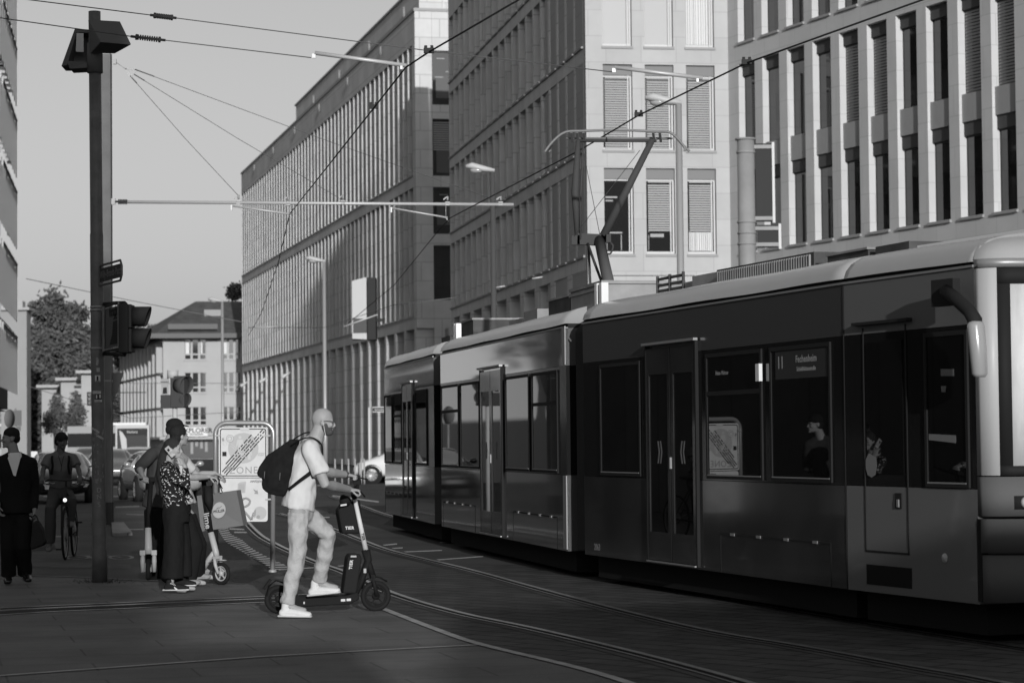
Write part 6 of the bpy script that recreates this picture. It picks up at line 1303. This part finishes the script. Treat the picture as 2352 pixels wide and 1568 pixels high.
def fold(amp, sc=9.0, st=(1, 1, .35), seed=0):
    def f(co): return amp*(noise.noise(V((co.x*sc*st[0]+seed, co.y*sc*st[1], co.z*sc*st[2])))+.5*noise.noise(V((co.x*sc*2.1+seed, co.y*sc*2.1, co.z*sc*1.2))))
    return f
def lerp(a, b, t): return V(a)+(V(b)-V(a))*t
class Person:
    def __init__(s, label, base, group=None): s.t = Thing('person', label, 'person', (base[0], base[1], 0), group=group)
    def body(s, J, sk, sc=1.0, am=1.0, hands=(), head_s=1.0, shoulder_r=.052, belly=(.125, .095), chest=(.155, .105), jaw=1.0, voxel=.0075):
        mb = MB(); ax = (J['sr']-J['sl']).normalized(); s.ax = ax
        mb.ring([J['pelvis'], lerp(J['pelvis'], J['chest'], .45), J['chest'], lerp(J['chest'], J['neck'], .6), J['neck']], [(.15*sc,.10*sc), (belly[0]*sc, belly[1]*sc), (chest[0]*sc, chest[1]*sc), (.135*sc,.075*sc), (.06*sc,.055*sc)], 20, ref=ax, round_ends=True)
        mb.ring([J['neck']-V((0,0,.03)), lerp(J['neck'], J['head'], .5), J['head']-V((0,0,.05))], [.064*sc*max(1,am*.95), .057*sc*max(1,am*.95), .054*sc], 14, round_ends=True); mb.ring([lerp(J['sl'], J['neck'], .2), J['neck']+V((0,0,.0)), lerp(J['sr'], J['neck'], .2)], [.032*sc, .046*sc, .032*sc], 12, round_ends=True)
        for a in 'lr':
            if 's'+a in J and 'e'+a in J:
                S_, E_, W_ = J['s'+a], J['e'+a], J['w'+a]; mb.ring([S_, lerp(S_, E_, .4), E_, lerp(E_, W_, .3), W_], [.052*sc*am, .046*sc*am, .036*sc*am, .040*sc*am, .026*sc*am], 12, round_ends=True)
            H_, K_, A_ = J['h'+a], J['k'+a], J['a'+a]; mb.ring([H_, lerp(H_, K_, .45), K_, lerp(K_, A_, .3), lerp(K_, A_, .75), A_], [.085*sc, .075*sc, .054*sc, .054*sc, .036*sc, .034*sc], 14, round_ends=True)
            mb.ring([A_, A_+J['t'+a]*.08-V((0,0,.04)), A_+J['t'+a]*.15-V((0,0,.05))], [.036*sc, .034*sc, .025*sc], 10, round_ends=True)
        for h in hands: hand(mb, *h[0], **h[1])
        s.p, s.R = headshape(mb, J['head'], J['fd'], J.get('up', V((0,0,1))), head_s, jaw)
        k = s.t.Mi; me = remesh(mb, voxel, 3, sk, 'body'); me.transform(k); s.b = s.t.part('body', me, None); s.J = J; eyes(s.t, s.b, s.p, s.R, head_s); return s.b
    def cloth(s, name, build, m, voxel=.011, it=5, amp=.006, sc=9.0, seed=0, parent=None, st=(1,1,.35)):
        mb = MB(); build(mb); me = remesh(mb, voxel, it, m, name, noise_f=fold(amp, sc, st, seed)); me.transform(s.t.Mi); return s.t.part(name, me, None, parent=parent or s.b)
    def shoe(s, heel, toe, m, h=.10, w=.046, sole=None, top=None):
        heel = V(heel); toe = V(toe); d = (toe-heel); d2 = d.normalized(); L = d.length; up = V((0,0,1)); mb = MB()
        mb.ring([heel+up*.04+d2*.03, heel+up*.045+d2*L*.35, heel+up*.038+d2*L*.65, heel+up*.030+d2*(L*.95)], [(w*.72,.036), (w*.85,.040), (w,.034), (w*.70,.022)], 14, ref=d2.cross(up), round_ends=True)
        mb.ring([heel+up*.05+d2*.05, heel+up*h+d2*.06], [w*.72, w*.80], 12, round_ends=True)
        mb.ring([heel+up*.014+d2*.02, heel+up*.014+d2*L*.5, heel+up*.014+d2*(L-.02)], [(w*.75,.013), (w*.92,.013), (w*.78,.012)], 14, ref=d2.cross(up), round_ends=True)
        me = remesh(mb, .006, 3, m, 'shoe'); me.transform(s.t.Mi); so_ = s.t.part('shoe', me, None, parent=s.b)
        if sole is not None:
            q = MB(); q.ring([heel+up*.012+d2*.0, heel+up*.012+d2*L*.5, heel+up*.012+d2*L], [(w*.80,.011), (w*1.0,.011), (w*.8,.010)], 14, ref=d2.cross(up), round_ends=True); s.t.part('sole', q, sole, world=True, parent=so_) if False else s.t.part('sole', q, sole, world=True, parent=s.b)
        return so_
def trousers(J, rw=.165, rt=.10, rk=.078, ra=.06, sc=1.0, low=0.0, waist=None):
    def f(mb):
        ax = (J['hr']-J['hl']).normalized(); wv = waist or lerp(J['pelvis'], J['chest'], .22)
        mb.ring([wv, J['pelvis'], J['pelvis']-V((0,0,.07))], [(rw*.92,rw*.68), (rw,rw*.74), (rw*.9,rw*.7)], 18, ref=ax, round_ends=True)
        for a in 'lr':
            H_, K_, A_ = J['h'+a], J['k'+a], J['a'+a]; mb.ring([H_, lerp(H_, K_, .5), K_, lerp(K_, A_, .35), A_+V((0,0,low))], [rt, rt*.93, rk, rk*.95, ra], 16)
    return f
def top(J, sleeve='short', rb=(.145,.125), rc=(.175,.125), rh=None, hem=None, slr=.062, neck=.078, cuff=None):
    def f(mb):
        ax = (J['sr']-J['sl']).normalized(); hm = hem if hem is not None else J['pelvis']-V((0,0,.02)); rh_ = rh or (rb[0]*1.1, rb[1]*1.05)
        mb.ring([hm, lerp(hm, J['chest'], .4), J['chest'], lerp(J['chest'], J['neck'], .55), J['neck']-V((0,0,.02))], [rh_, rb, rc, (rc[0]*.88, rc[1]*.72), (neck, neck*.9)], 20, ref=ax)
        mb.ring([J['sl'], lerp(J['sl'], J['sr'], .5)+V((0,0,.02)), J['sr']], [slr, slr*1.12, slr], 12, round_ends=True); mb.ring([lerp(J['sl'], J['neck'], .12), J['neck']-V((0,0,.004)), lerp(J['sr'], J['neck'], .12)], [slr*.85, .060, slr*.85], 12, round_ends=True)
        for a in 'lr':
            if 'e'+a not in J: continue
            S_, E_, W_ = J['s'+a], J['e'+a], J['w'+a]
            if sleeve == 'short': mb.ring([S_, lerp(S_, E_, .45), lerp(S_, E_, .72)], [slr, slr, slr*1.02], 14, round_ends=False)
            elif sleeve == 'rolled': mb.ring([S_, lerp(S_, E_, .5), E_, lerp(E_, W_, .25)], [slr, slr*.95, slr*.86, slr*.85], 14)
            else: mb.ring([S_, lerp(S_, E_, .5), E_, lerp(E_, W_, .5), lerp(E_, W_, .93)], [slr, slr*.92, slr*.82, slr*.72, cuff or slr*.58], 14)
    return f
def hairshape(P, s=1.0, m=hairm, parts=((0,-.018,.030,.082,.096,.094),), name='hair', extra=None, it=3, amp=.003, front=None):
    mb = MB()
    for (x, y, z, a, b, c) in parts: mb.ball(P.p(x, y, z), a*s, b*s, c*s, 18, P.R)
    if extra: extra(mb)
    me = remesh(mb, .008, it, m, name, noise_f=fold(amp, 40, (1,1,.4))); me.transform(P.t.Mi)
    return P.t.part(name, me, None, parent=P.b)
# ---------------------------------------------------------------- 1 bald man with backpack on the scooter
Y1 = 21.45
def h(px, py, d=0.0): return at(px, py, Y1+d)
J = dict(head=h(743, 967), fd=V((1, .05, -.08)), neck=h(724, 1003), chest=h(702, 1055), pelvis=h(691, 1160), sr=h(713, 1031, -.18), sl=h(709, 1033, .17), er=h(747, 1112, -.24), wr=h(803, 1124, 21.72-Y1), el=h(742, 1083, .28), wl=h(797, 1090, .62),
  hr=h(685, 1178, -.09), kr=h(684, 1272, -.11), ar=h(659, 1388, -.14), hl=h(700, 1178, .09), kl=h(754, 1228, .16), al=h(733, 1336, .30), tr=V((1,0,0)), tl=V((1,0,0)))
P1 = Person('bald bearded man in pale t-shirt and jeans riding the scooter with a black backpack', (J['ar'].x, Y1))
gd = (gN-gF).normalized()
P1.body(J, skin, am=1.22, hands=[((J['wr'], V((1,.0,-.12)), V((-.1,.0,-1))), dict(side=-1, curl=(55,75,50), s=1.0)), ((J['wl'], V((1,-.1,-.18)), V((-.1,0,-1))), dict(side=1, curl=(55,75,50), s=1.0))], head_s=1.02, belly=(.14,.125), chest=(.165,.125))
P1.cloth('tshirt', top(J, 'short', rb=(.165,.142), rc=(.185,.135), rh=(.17,.150), hem=h(683, 1168), slr=.080, neck=.082), mat('tshirt_white', .47, .8, noise_amp=.05, noise_scale=10), amp=.017, sc=9, seed=3, st=(1,1,.8))
jm = mat('light_jeans', .31, .8, noise_amp=.10, noise_scale=14, bump=.3, bump_scale=60)
P1.cloth('jeans', trousers(J, rw=.158, rt=.098, rk=.076, ra=.062, low=-.0), jm, amp=.014, sc=13, seed=7, st=(1,1,1))
shw = mat('shoe_white', .50, .55)
P1.shoe(h(642, 1417, -.14), h(714, 1418, -.16), shw, h=.12, w=.05); P1.shoe(h(709, 1370, .30), h(780, 1362, .28), shw, h=.12, w=.05)
for (a_, b_) in ((h(642, 1417, -.14), h(714, 1418, -.16)), (h(709, 1370, .30), h(780, 1362, .28))):
    d_ = (b_-a_).normalized(); q = MB(); q.ring([a_+V((0,0,.012))-d_*.005, a_+V((0,0,.012))+d_*.13, b_+V((0,0,.012))], [(.045,.012),(.054,.012),(.042,.012)], 14, ref=d_.cross(V((0,0,1))), round_ends=True); P1.t.part('sole', q, mat('sole_pale', .42, .6), world=True, parent=P1.b)
    q = MB()
    for k in range(4): c_ = a_+d_*(.11+.022*k)+V((0,0,.088-.010*k)); q.tube([c_-V((0,.03,.006)), c_, c_+V((0,.03,-.006))], .004, 5)
    P1.t.part('laces', q, mat('sole_pale', 0), world=True, parent=P1.b)
beardm = mat('beard', .075, .8, bump=.8, bump_scale=150)
def bd(mb):
    for (x, y, z, a, b, c) in ((0,.050,-.090,.048,.044,.036), (0,.024,-.072,.060,.052,.036), (.050,.016,-.044,.018,.030,.042), (-.050,.016,-.044,.018,.030,.042), (0,.083,-.056,.026,.011,.006), (.030,.056,-.060,.022,.026,.020), (-.030,.056,-.060,.022,.026,.020)): mb.ball(P1.p(x,y,z), a*1.02, b*1.02, c*1.02, 14, P1.R)
mb = MB(); bd(mb); me = remesh(mb, .006, 2, beardm, 'beard', noise_f=fold(.0015, 80)); me.transform(P1.t.Mi); P1.t.part('beard', me, None, parent=P1.b)
q = MB()
for k in (-1, 1): q.tube([P1.p(.078*k, -.02, -.002), P1.p(.074*k, .03, .004), P1.p(.062*k, .080, .003)], .0025, 6); q.obox(P1.p(.034*k, .089, -.008), P1.R @ V((.024,0,0)), P1.R @ V((0,.002,0)), P1.R @ V((0,0,.016)))
q.tube([P1.p(-.03,.091,0), P1.p(.03,.091,0)], .0025, 6); P1.t.part('sunglasses', q, eye_d, world=True, parent=P1.b, cl=False)
q = MB()
q.ball(P1.p(.084,.003,-.022), .006, .006, .006); q.tube(spline([P1.p(.084,.004,-.024), P1.p(.080,.02,-.09), h(748, 1004, -.10), h(743, 1018, -.08)], 5), .0028, 6); P1.t.part('earphones', q, swhite, world=True, parent=P1.b)
q = MB(); wv = lerp(J['el'], J['wl'], .93); wd = (J['wl']-J['el']).normalized(); q.cyl(wv-wd*.018, wv+wd*.018, .034, seg=18); q.ball(wv+V((0,0,.033)), .02, .02, .008); P1.t.part('wrist_watch', q, mat('watch', .06, .3), world=True, parent=P1.b)
# backpack
def zm(x, y): return ((900+x/1.782)/1.6327, (1480+y/1.782)/1.6327)
out = [(385,300),(330,300),(275,335),(235,365),(180,400),(140,455),(112,520),(118,545),(152,560),(142,590),(150,625),(195,665),(250,674),(295,678),(325,625),(338,540),(352,450),(368,360)]
def bpk(mb):
    c = [h(*zm(x, y), -.14) for x, y in out]; mb.prism(c, (0, .27, 0)); cc2 = [h(*zm(x, y), -.155) for x, y in ((300,370),(215,420),(175,520),(190,620),(270,640),(310,560),(325,450))]; mb.prism(cc2, (0, .30, 0))
mb = MB(); bpk(mb); bt_ = Thing('backpack', 'large black backpack on the bald man', 'backpack', h(*zm(250,600)))
me = remesh(mb, .012, 9, mat('backpack_black', .008, .85, noise_amp=.3, noise_scale=20, spec=.12), 'bag_body', noise_f=fold(.010, 9, (1,1,1), 4)); me.transform(bt_.Mi); bt_.part('bag_body', me, None)
q = MB()
q.ring(spline([h(*zm(345,335), -.17), h(*zm(400,300), -.19), h(*zm(470,284), -.195), h(*zm(520,305), -.185), h(*zm(548,345), -.15), h(*zm(550,420), -.14)], 4), [(.028,.006)]*21, 10, ref=(0,1,0)); bt_.part('shoulder_strap', q, mat('backpack_black', 0), world=True)
q = MB(); q.ring(spline([h(*zm(325,632), -.15), h(*zm(390,580), -.19), h(*zm(450,535), -.20), h(*zm(485,508), -.19)], 4), [(.017,.004)]*13, 8, ref=(0,.3,1)); bt_.part('shoulder_strap', q, mat('backpack_black', 0), world=True)
q = MB(); q.ring(spline([h(*zm(330,318), .1), h(*zm(400,270), .12), h(*zm(455,250), .14), h(*zm(490,262), .13)], 4), [(.024,.006)]*13, 8, ref=(0,1,0)); bt_.part('shoulder_strap', q, mat('backpack_black', 0), world=True)
for (x, y) in ((268,530),(165,520)):
    q = MB(); q.tube([h(*zm(x, y-10), -.20), h(*zm(x-4, y+40), -.20)], .004, 5); bt_.part('zip', q, mat('zip_grey', .10, .4), world=True)
# ---------------------------------------------------------------- 2 woman on the phone
Y2 = 25.0
def h(px, py, d=0.0): return at(px, py, Y2+d)
J = dict(head=h(399, 1030), fd=V((1, -.25, -.04)), neck=h(385, 1062), chest=h(392, 1100), pelvis=h(404, 1170), sr=h(378, 1082, -.14), sl=h(398, 1080, .13), er=h(432, 1117, -.20), wr=h(424, 1070, -.20), el=h(425, 1130, .2), wl=h(440, 1150, .12),
  hr=h(400, 1185, -.07), kr=h(402, 1262, -.08), ar=h(392, 1344, -.10), hl=h(410, 1185, .07), kl=h(416, 1262, .08), al=h(412, 1340, .10), tr=V((1,-.1,0)), tl=V((1,-.1,0)))
P2 = Person('woman in patterned top and wide black trousers phoning beside the scooters', (J['ar'].x, Y2))
P2.body(J, skin_m, sc=.88, hands=[((J['wr'], V((-.45,.0,1)), V((-.8,.35,-.1))), dict(side=1, curl=(18,25,20), s=.88, spread=.6))], head_s=.93)
pat = mat('patterned_blouse', .02, .8); nt = pat.node_tree; tc = nt.nodes.new('ShaderNodeTexCoord'); vo = nt.nodes.new('ShaderNodeTexVoronoi'); vo.inputs['Scale'].default_value = 34; mpn = nt.nodes.new('ShaderNodeMapping'); mpn.inputs['Scale'].default_value = (1, 1, 1.5); nzz = nt.nodes.new('ShaderNodeTexNoise'); nzz.inputs['Scale'].default_value = 22; mx = nt.nodes.new('ShaderNodeMix'); mx.data_type = 'VECTOR'; mx.inputs[0].default_value = .06
nt.links.new(tc.outputs['Object'], mpn.inputs[0]); nt.links.new(tc.outputs['Object'], nzz.inputs[0]); nt.links.new(mpn.outputs[0], mx.inputs[4]); nt.links.new(nzz.outputs['Color'], mx.inputs[5]); nt.links.new(mx.outputs[1], vo.inputs['Vector'])
rpn = nt.nodes.new('ShaderNodeValToRGB'); rpn.color_ramp.elements[0].position = .30; rpn.color_ramp.elements[0].color = (.45,.45,.45,1); rpn.color_ramp.elements[1].position = .36; rpn.color_ramp.elements[1].color = (.012,.012,.012,1); nt.links.new(vo.outputs['Distance'], rpn.inputs[0]); nt.links.new(rpn.outputs[0], nt.nodes['Principled BSDF'].inputs['Base Color'])
P2.cloth('blouse', top(J, 'long', rb=(.125,.105), rc=(.145,.105), rh=(.15,.125), hem=h(404, 1164), slr=.055, neck=.066), pat, amp=.008, seed=1)
blk_c = mat('black_cloth', .009, .9, spec=.15)
def wide(mb):
    mb.ring([h(402,1150), h(404,1175), h(406,1200)], [(.13,.115),(.16,.14),(.16,.14)], 18, ref=(0,1,0))
    mb.ring([h(400,1185,-.07), h(400,1262,-.08), h(397,1328,-.09)], [.105, .108, .112], 16); mb.ring([h(410,1185,.07), h(417,1262,.08), h(418,1324,.08)], [.105, .105, .108], 16)
P2.cloth('trousers', wide, blk_c, amp=.012, sc=11, seed=5, st=(1,1,.12))
sn = mat('sneaker_black', .012, .7, spec=.2); P2.shoe(h(376, 1357, -.10), h(433, 1356, -.14), sn, h=.10, w=.042, sole=shw); P2.shoe(h(396, 1346, .10), h(449, 1346, .06), sn, h=.10, w=.042, sole=shw)
q = MB(); 
for k in range(4): q.tube([h(391+k*3.5, 1340+k*1.2, -.155), h(396+k*3.5, 1337+k*1.2, -.12)], .004, 5)
q.ring(spline([h(400,1347,-.155), h(406,1352,-.158), h(418,1347,-.155)], 4), [(.004,.002),(.007,.002),(.009,.002),(.010,.002),(.009,.002),(.007,.002),(.005,.002),(.003,.002),(.001,.002)], 6, ref=(0,0,1)); P2.t.part('laces', q, shw, world=True, parent=P2.b)
def lh(mb):
    mb.ring([P2.p(0,-.07,.03), P2.p(-.0,-.105,-.06), h(374,1062,.0), h(371,1090,.0), h(374,1122,-.02), h(372,1140,-.03)], [(.05,.05),(.062,.055),(.075,.06),(.07,.055),(.05,.035),(.02,.015)], 14, ref=(0,1,0), round_ends=True)
    mb.ring([h(368,1066,.02), h(362,1100,.03), h(363,1135,.02)], [.035,.035,.012], 10, round_ends=True)
hairshape(P2, .93, hair_b, ((0,-.020,.034,.084,.097,.090), (0,-.06,-.02,.075,.07,.08)), extra=lh, amp=.003)
ph_c = lerp(J['wr'], J['head'], .55)
ph = Thing('mobile_phone', 'pale patterned phone held to the ear of the woman in the patterned top', 'phone', h(391, 1036, -.16)); u_ = V((-.62,.0,.78)); q = MB(); q.obox(h(391,1037,-.13), u_*.062, u_.cross(V((0,1,0)))*.028, V((0,.006,0))); ph.part('case', q, mat('phone_case', .30, .4, noise_amp=.5, noise_scale=60), world=True, cl=False, bevel=.004)
q = MB(); q.obox(h(387,1033,-.137), u_*.012, u_.cross(V((0,1,0)))*.012, V((0,.002,0))); ph.part('camera', q, eye_d, world=True, cl=False)
# ---------------------------------------------------------------- 3 man with pale shirt holding the scooter
Y3 = 26.15
def h(px, py, d=0.0): return at(px, py, Y3+d)
J = dict(head=h(412, 1000), fd=V((.80, .58, .04)), neck=h(402, 1036), chest=h(402, 1082), pelvis=h(412, 1168), sr=h(398, 1060, -.16), sl=h(420, 1058, .18), er=h(436, 1096, -.20), wr=h(480, 1094, -.02), el=h(452, 1090, .22), wl=h(494, 1086, .18),
  hr=h(420, 1185, -.08), kr=h(448, 1252, -.06), ar=h(436, 1328, -.04), hl=h(430, 1185, .09), kl=h(456, 1252, .10), al=h(455, 1315, .3), tr=V((1,.1,0)), tl=V((1,.1,0)))
P3 = Person('man in a pale shirt reaching for the scooter bar behind the phoning woman', (J['ar'].x, Y3))
P3.body(J, skin_m, hands=[((J['wr'], V((1,-.1,-.25)), V((0,0,-1))), dict(side=-1, curl=(35,45,30), s=1.0)), ((J['wl'], V((1,-.2,-.45)), V((-.1,-.1,-1))), dict(side=1, curl=(20,25,20), s=1.0, spread=.4))])
psm = mat('pale_shirt', .36, .8)
P3.cloth('shirt', top(J, 'short', rb=(.165,.15), rc=(.18,.14), rh=(.20,.185), hem=h(412, 1160), slr=.066, neck=.08), psm, amp=.014, seed=11, st=(1,1,.6))
P3.cloth('trousers', trousers(J, rw=.165, rt=.105, rk=.088, ra=.08), blk_c, amp=.010, seed=12)
P3.shoe(h(415, 1344, -.05), h(459, 1343, -.06), mat('shoe_grey', .20, .6), w=.048); P3.shoe(h(438, 1331, .3), h(482, 1330, .28), mat('shoe_grey', 0), w=.048)
hairshape(P3, 1.0, hairm, ((0,-.018,.034,.084,.097,.088), (0,-.05,-.03,.075,.06,.06)), amp=.004)
# ---------------------------------------------------------------- 4 man in black cap
Y4 = 27.85
def h(px, py, d=0.0): return at(px, py, Y4+d)
J = dict(head=h(403, 985), fd=V((.95, .25, .0)), neck=h(385, 1018), chest=h(372, 1068), pelvis=h(362, 1155), sr=h(352, 1040, -.20), sl=h(408, 1040, .12), er=h(320, 1074, -.32), wr=h(327, 1091, -.50), el=h(400, 1095, .22), wl=h(375, 1105, .0),
  hr=h(352, 1170, -.06), kr=h(350, 1245, -.08), ar=h(353, 1325, -.02), hl=h(372, 1170, .08), kl=h(362, 1245, .10), al=h(368, 1322, .12), tr=V((.3,-.9,0)), tl=V((.4,-.8,0)))
P4 = Person('man in black cap and dark rolled sleeve top holding the scooter seen head on', (J['ar'].x, Y4))
P4.body(J, skin_m, hands=[((J['wr'], V((.5,-.6,-.35)), V((0,-.2,-1))), dict(side=1, curl=(55,65,45), s=1.0))])
P4.cloth('sweater', top(J, 'rolled', rb=(.17,.14), rc=(.20,.15), rh=(.185,.155), hem=h(360, 1165), slr=.072, neck=.085), mat('dark_sweater', .045, .85), amp=.012, seed=21, st=(1,1,.6))
P4.cloth('trousers', trousers(J, rw=.165, rt=.105, rk=.088, ra=.075), blk_c, amp=.010, seed=22)
P4.shoe(h(350, 1334, -.05), h(356, 1342, -.3), sn); P4.shoe(h(366, 1330, .12), h(372, 1338, -.1), sn)
hairshape(P4, 1.0, hairm, ((0,-.035,-.005,.080,.082,.075),), amp=.003)
capm = mat('cap_black', .012, .9); mb = MB(); mb.ball(P4.p(0,-.010,.050), .088, .102, .078, 20, P4.R); mb.ring([P4.p(0,.07,.045), P4.p(0,.13,.035), P4.p(0,.155,.028)], [(.075,.008),(.065,.007),(.03,.005)], 12, ref=P4.R @ V((1,0,0)), round_ends=True); me = remesh(mb, .008, 3, capm, 'cap'); me.transform(P4.t.Mi); P4.t.part('cap', me, None, parent=P4.b)
# ---------------------------------------------------------------- 5 man in suit
Y5 = 26.9
def h(px, py, d=0.0): return at(px, py, Y5+d)
J = dict(head=h(24, 1005), fd=V((-.93, -.38, -.03)), neck=h(33, 1042), chest=h(36, 1080), pelvis=h(36, 1168), sr=h(-4, 1062, .02), sl=h(72, 1062, .03), er=h(-16, 1120, .08), wr=h(-4, 1158, -.12), el=h(80, 1122, .08), wl=h(79, 1172, -.03),
  hr=h(20, 1185), kr=h(18, 1258, -.06), ar=h(20, 1322, .02), hl=h(52, 1185), kl=h(54, 1256, -.05), al=h(58, 1318, .12), tr=V((0,-1,0)), tl=V((.25,-1,0)))
P5 = Person('short haired man in a black suit and open white collar walking with a dark bag', (36*0+J['ar'].x, Y5))
P5.body(J, mat('skin_shade', .20, .5, noise_amp=.06, noise_scale=18, spec=.4), hands=[((J['wr'], V((.15,-.1,-1)), V((1,.0,0))), dict(side=1, curl=(20,25,20), s=1.0, spread=.3)), ((J['wl'], V((-.02,-.1,-1)), V((-1,.1,0))), dict(side=1, curl=(45,60,45), s=1.0))])
suit = mat('black_suit', .008, .85, spec=.15)
P5.cloth('shirt', top(J, 'none_', rb=(.13,.12), rc=(.16,.125), slr=.05, neck=.075) if False else (lambda mb: mb.ring([lerp(J['pelvis'],J['chest'],.3), J['chest'], lerp(J['chest'],J['neck'],.6), J['neck']+V((0,0,.012))], [(.14,.125),(.15,.125),(.11,.095),(.066,.062)], 18, ref=(1,0,0))), mat('dress_shirt', .52, .8), amp=.004, seed=30)
def jacket(mb):
    # open front: two fronts leaving a V
    f1 = top(J, 'long', rb=(.165,.13), rc=(.185,.135), rh=(.19,.15), hem=h(36, 1178), slr=.070, neck=.075); f1(mb)
P5.cloth('jacket', jacket, suit, amp=.006, seed=31)
def vneck():
    q = MB(); Z = lambda x, y, d: h(x, y, d)
    q.prism([Z(22,1040,-.09), Z(45,1038,-.09), Z(47,1052,-.125), Z(36,1093,-.168), Z(31,1091,-.168), Z(18,1052,-.125)], (0, -.004, 0)); return q
q = vneck(); P5.t.part('shirt_front', q, mat('dress_shirt', 0), world=True, parent=P5.b, cl=False)
q = MB()
for pts in ([(24,1046),(19,1040),(20,1052),(27,1060)], [(43,1043),(49,1036),(50,1048),(43,1058)]): q.prism([h(x, y, -.112) for x, y in pts], (0,-.008,0))
P5.t.part('collar', q, mat('dress_shirt', 0), world=True, parent=P5.b, cl=False)
P5.cloth('trousers', trousers(J, rw=.165, rt=.105, rk=.086, ra=.080), suit, amp=.008, seed=32)
shb = mat('leather_shoe', .012, .25); P5.shoe(h(20, 1334, .05), h(17, 1342, -.22), shb, w=.05); P5.shoe(h(58, 1328, .12), h(66, 1338, -.12), shb, w=.05)
hairshape(P5, 1.0, hairm, ((0,-.014,.040,.079,.094,.082), (0,-.05,-.01,.074,.058,.06)), amp=.002)
hb_ = Thing('handbag', 'soft dark bag carried low by the man in the black suit', 'bag', h(85, 1260)); mb = MB(); mb.prism([h(x, y, -.12) for x, y in ((74,1200),(84,1194),(95,1214),(103,1246),(98,1252),(72,1262),(68,1256))], (0,.16,0)); me = remesh(mb, .01, 6, mat('dark_bag', .02, .6), 'bag_body', noise_f=fold(.006, 14)); me.transform(hb_.Mi); hb_.part('bag_body', me, None)
q = MB(); q.tube(spline([h(75,1203,-.1), h(76,1186,-.08), h(81,1182,-.07), h(86,1190,-.08), h(88,1200,-.1)], 4), .007, 6); hb_.part('handle', q, mat('dark_bag', 0), world=True)
# ---------------------------------------------------------------- 6 cyclist
Y6 = kg.y+.95
def h(px, py, d=0.0): return at(px, py, Y6+d)
J = dict(head=h(142, 1012, -.15), fd=V((.72, -.60, -.22)), neck=h(139, 1040, -.10), chest=h(139, 1073, -.05), pelvis=h(139, 1128, .12), sr=h(112, 1052, -.08), sl=h(168, 1052, -.08), er=h(99, 1078, -.15), wr=h(98, 1094, -.52), el=h(180, 1076, -.15), wl=h(184, 1092, -.52),
  hr=h(126, 1135, .08), kr=h(116, 1168, -.35), ar=h(115, 1246, -.22), hl=h(153, 1135, .08), kl=h(163, 1150, -.38), al=h(161, 1196, -.30), tr=V((0,-1,-.15)), tl=V((.05,-1,-.05)))
P6 = Person('woman with tied back dark hair in a grey top riding a bicycle towards the viewer', (J['pelvis'].x, Y6))
P6.body(J, skin_d, sc=.92, hands=[((J['wr'], V((-.05,-.6,-.7)), V((.1,.7,-.5))), dict(side=-1, curl=(40,50,40), s=.9)), ((J['wl'], V((.05,-.6,-.7)), V((-.1,.7,-.5))), dict(side=1, curl=(40,50,40), s=.9))], head_s=.95)
P6.cloth('top', top(J, 'short', rb=(.15,.12), rc=(.17,.12), rh=(.16,.13), hem=h(139, 1112, .08), slr=.066, neck=.088), mat('grey_top', .10, .85), amp=.007, seed=41)
P6.cloth('trousers', trousers(J, rw=.165, rt=.098, rk=.080, ra=.068), mat('grey_trousers', .050, .85), amp=.008, seed=42)
snl = mat('sneaker_pale', .13, .6); P6.shoe(h(115, 1262, -.15), h(111, 1268, -.42), snl, w=.045); P6.shoe(h(161, 1206, -.22), h(164, 1212, -.5), snl, w=.045)
def bun(mb): mb.ball(P6.p(-.02,-.105,-.05), .04, .035, .035, 12, P6.R)
hairshape(P6, .95, hairm, ((0,-.016,.036,.086,.100,.090), (0,-.06,-.02,.080,.060,.07)), extra=bun)
q = MB()
for sx in (-1, 1): q.ring(spline([h(139+sx*17, 1042, -.06), h(139+sx*20, 1052, -.20), h(139+sx*18, 1070, -.22), h(139+sx*21, 1088, -.16)], 4), [(.016,.006)]*13, 8, ref=(1,0,0))
P6.t.part('rucksack_straps', q, blk_c, world=True, parent=P6.b)
q = MB(); q.tube(spline([h(134,1046,-.19), h(139,1062,-.21), h(141,1072,-.21), h(140,1082,-.21)], 4), .004, 5); q.tube(spline([h(147,1046,-.19), h(143,1060,-.21), h(141,1072,-.21)], 4), .004, 5); P6.t.part('lanyard', q, blk_c, world=True, parent=P6.b)
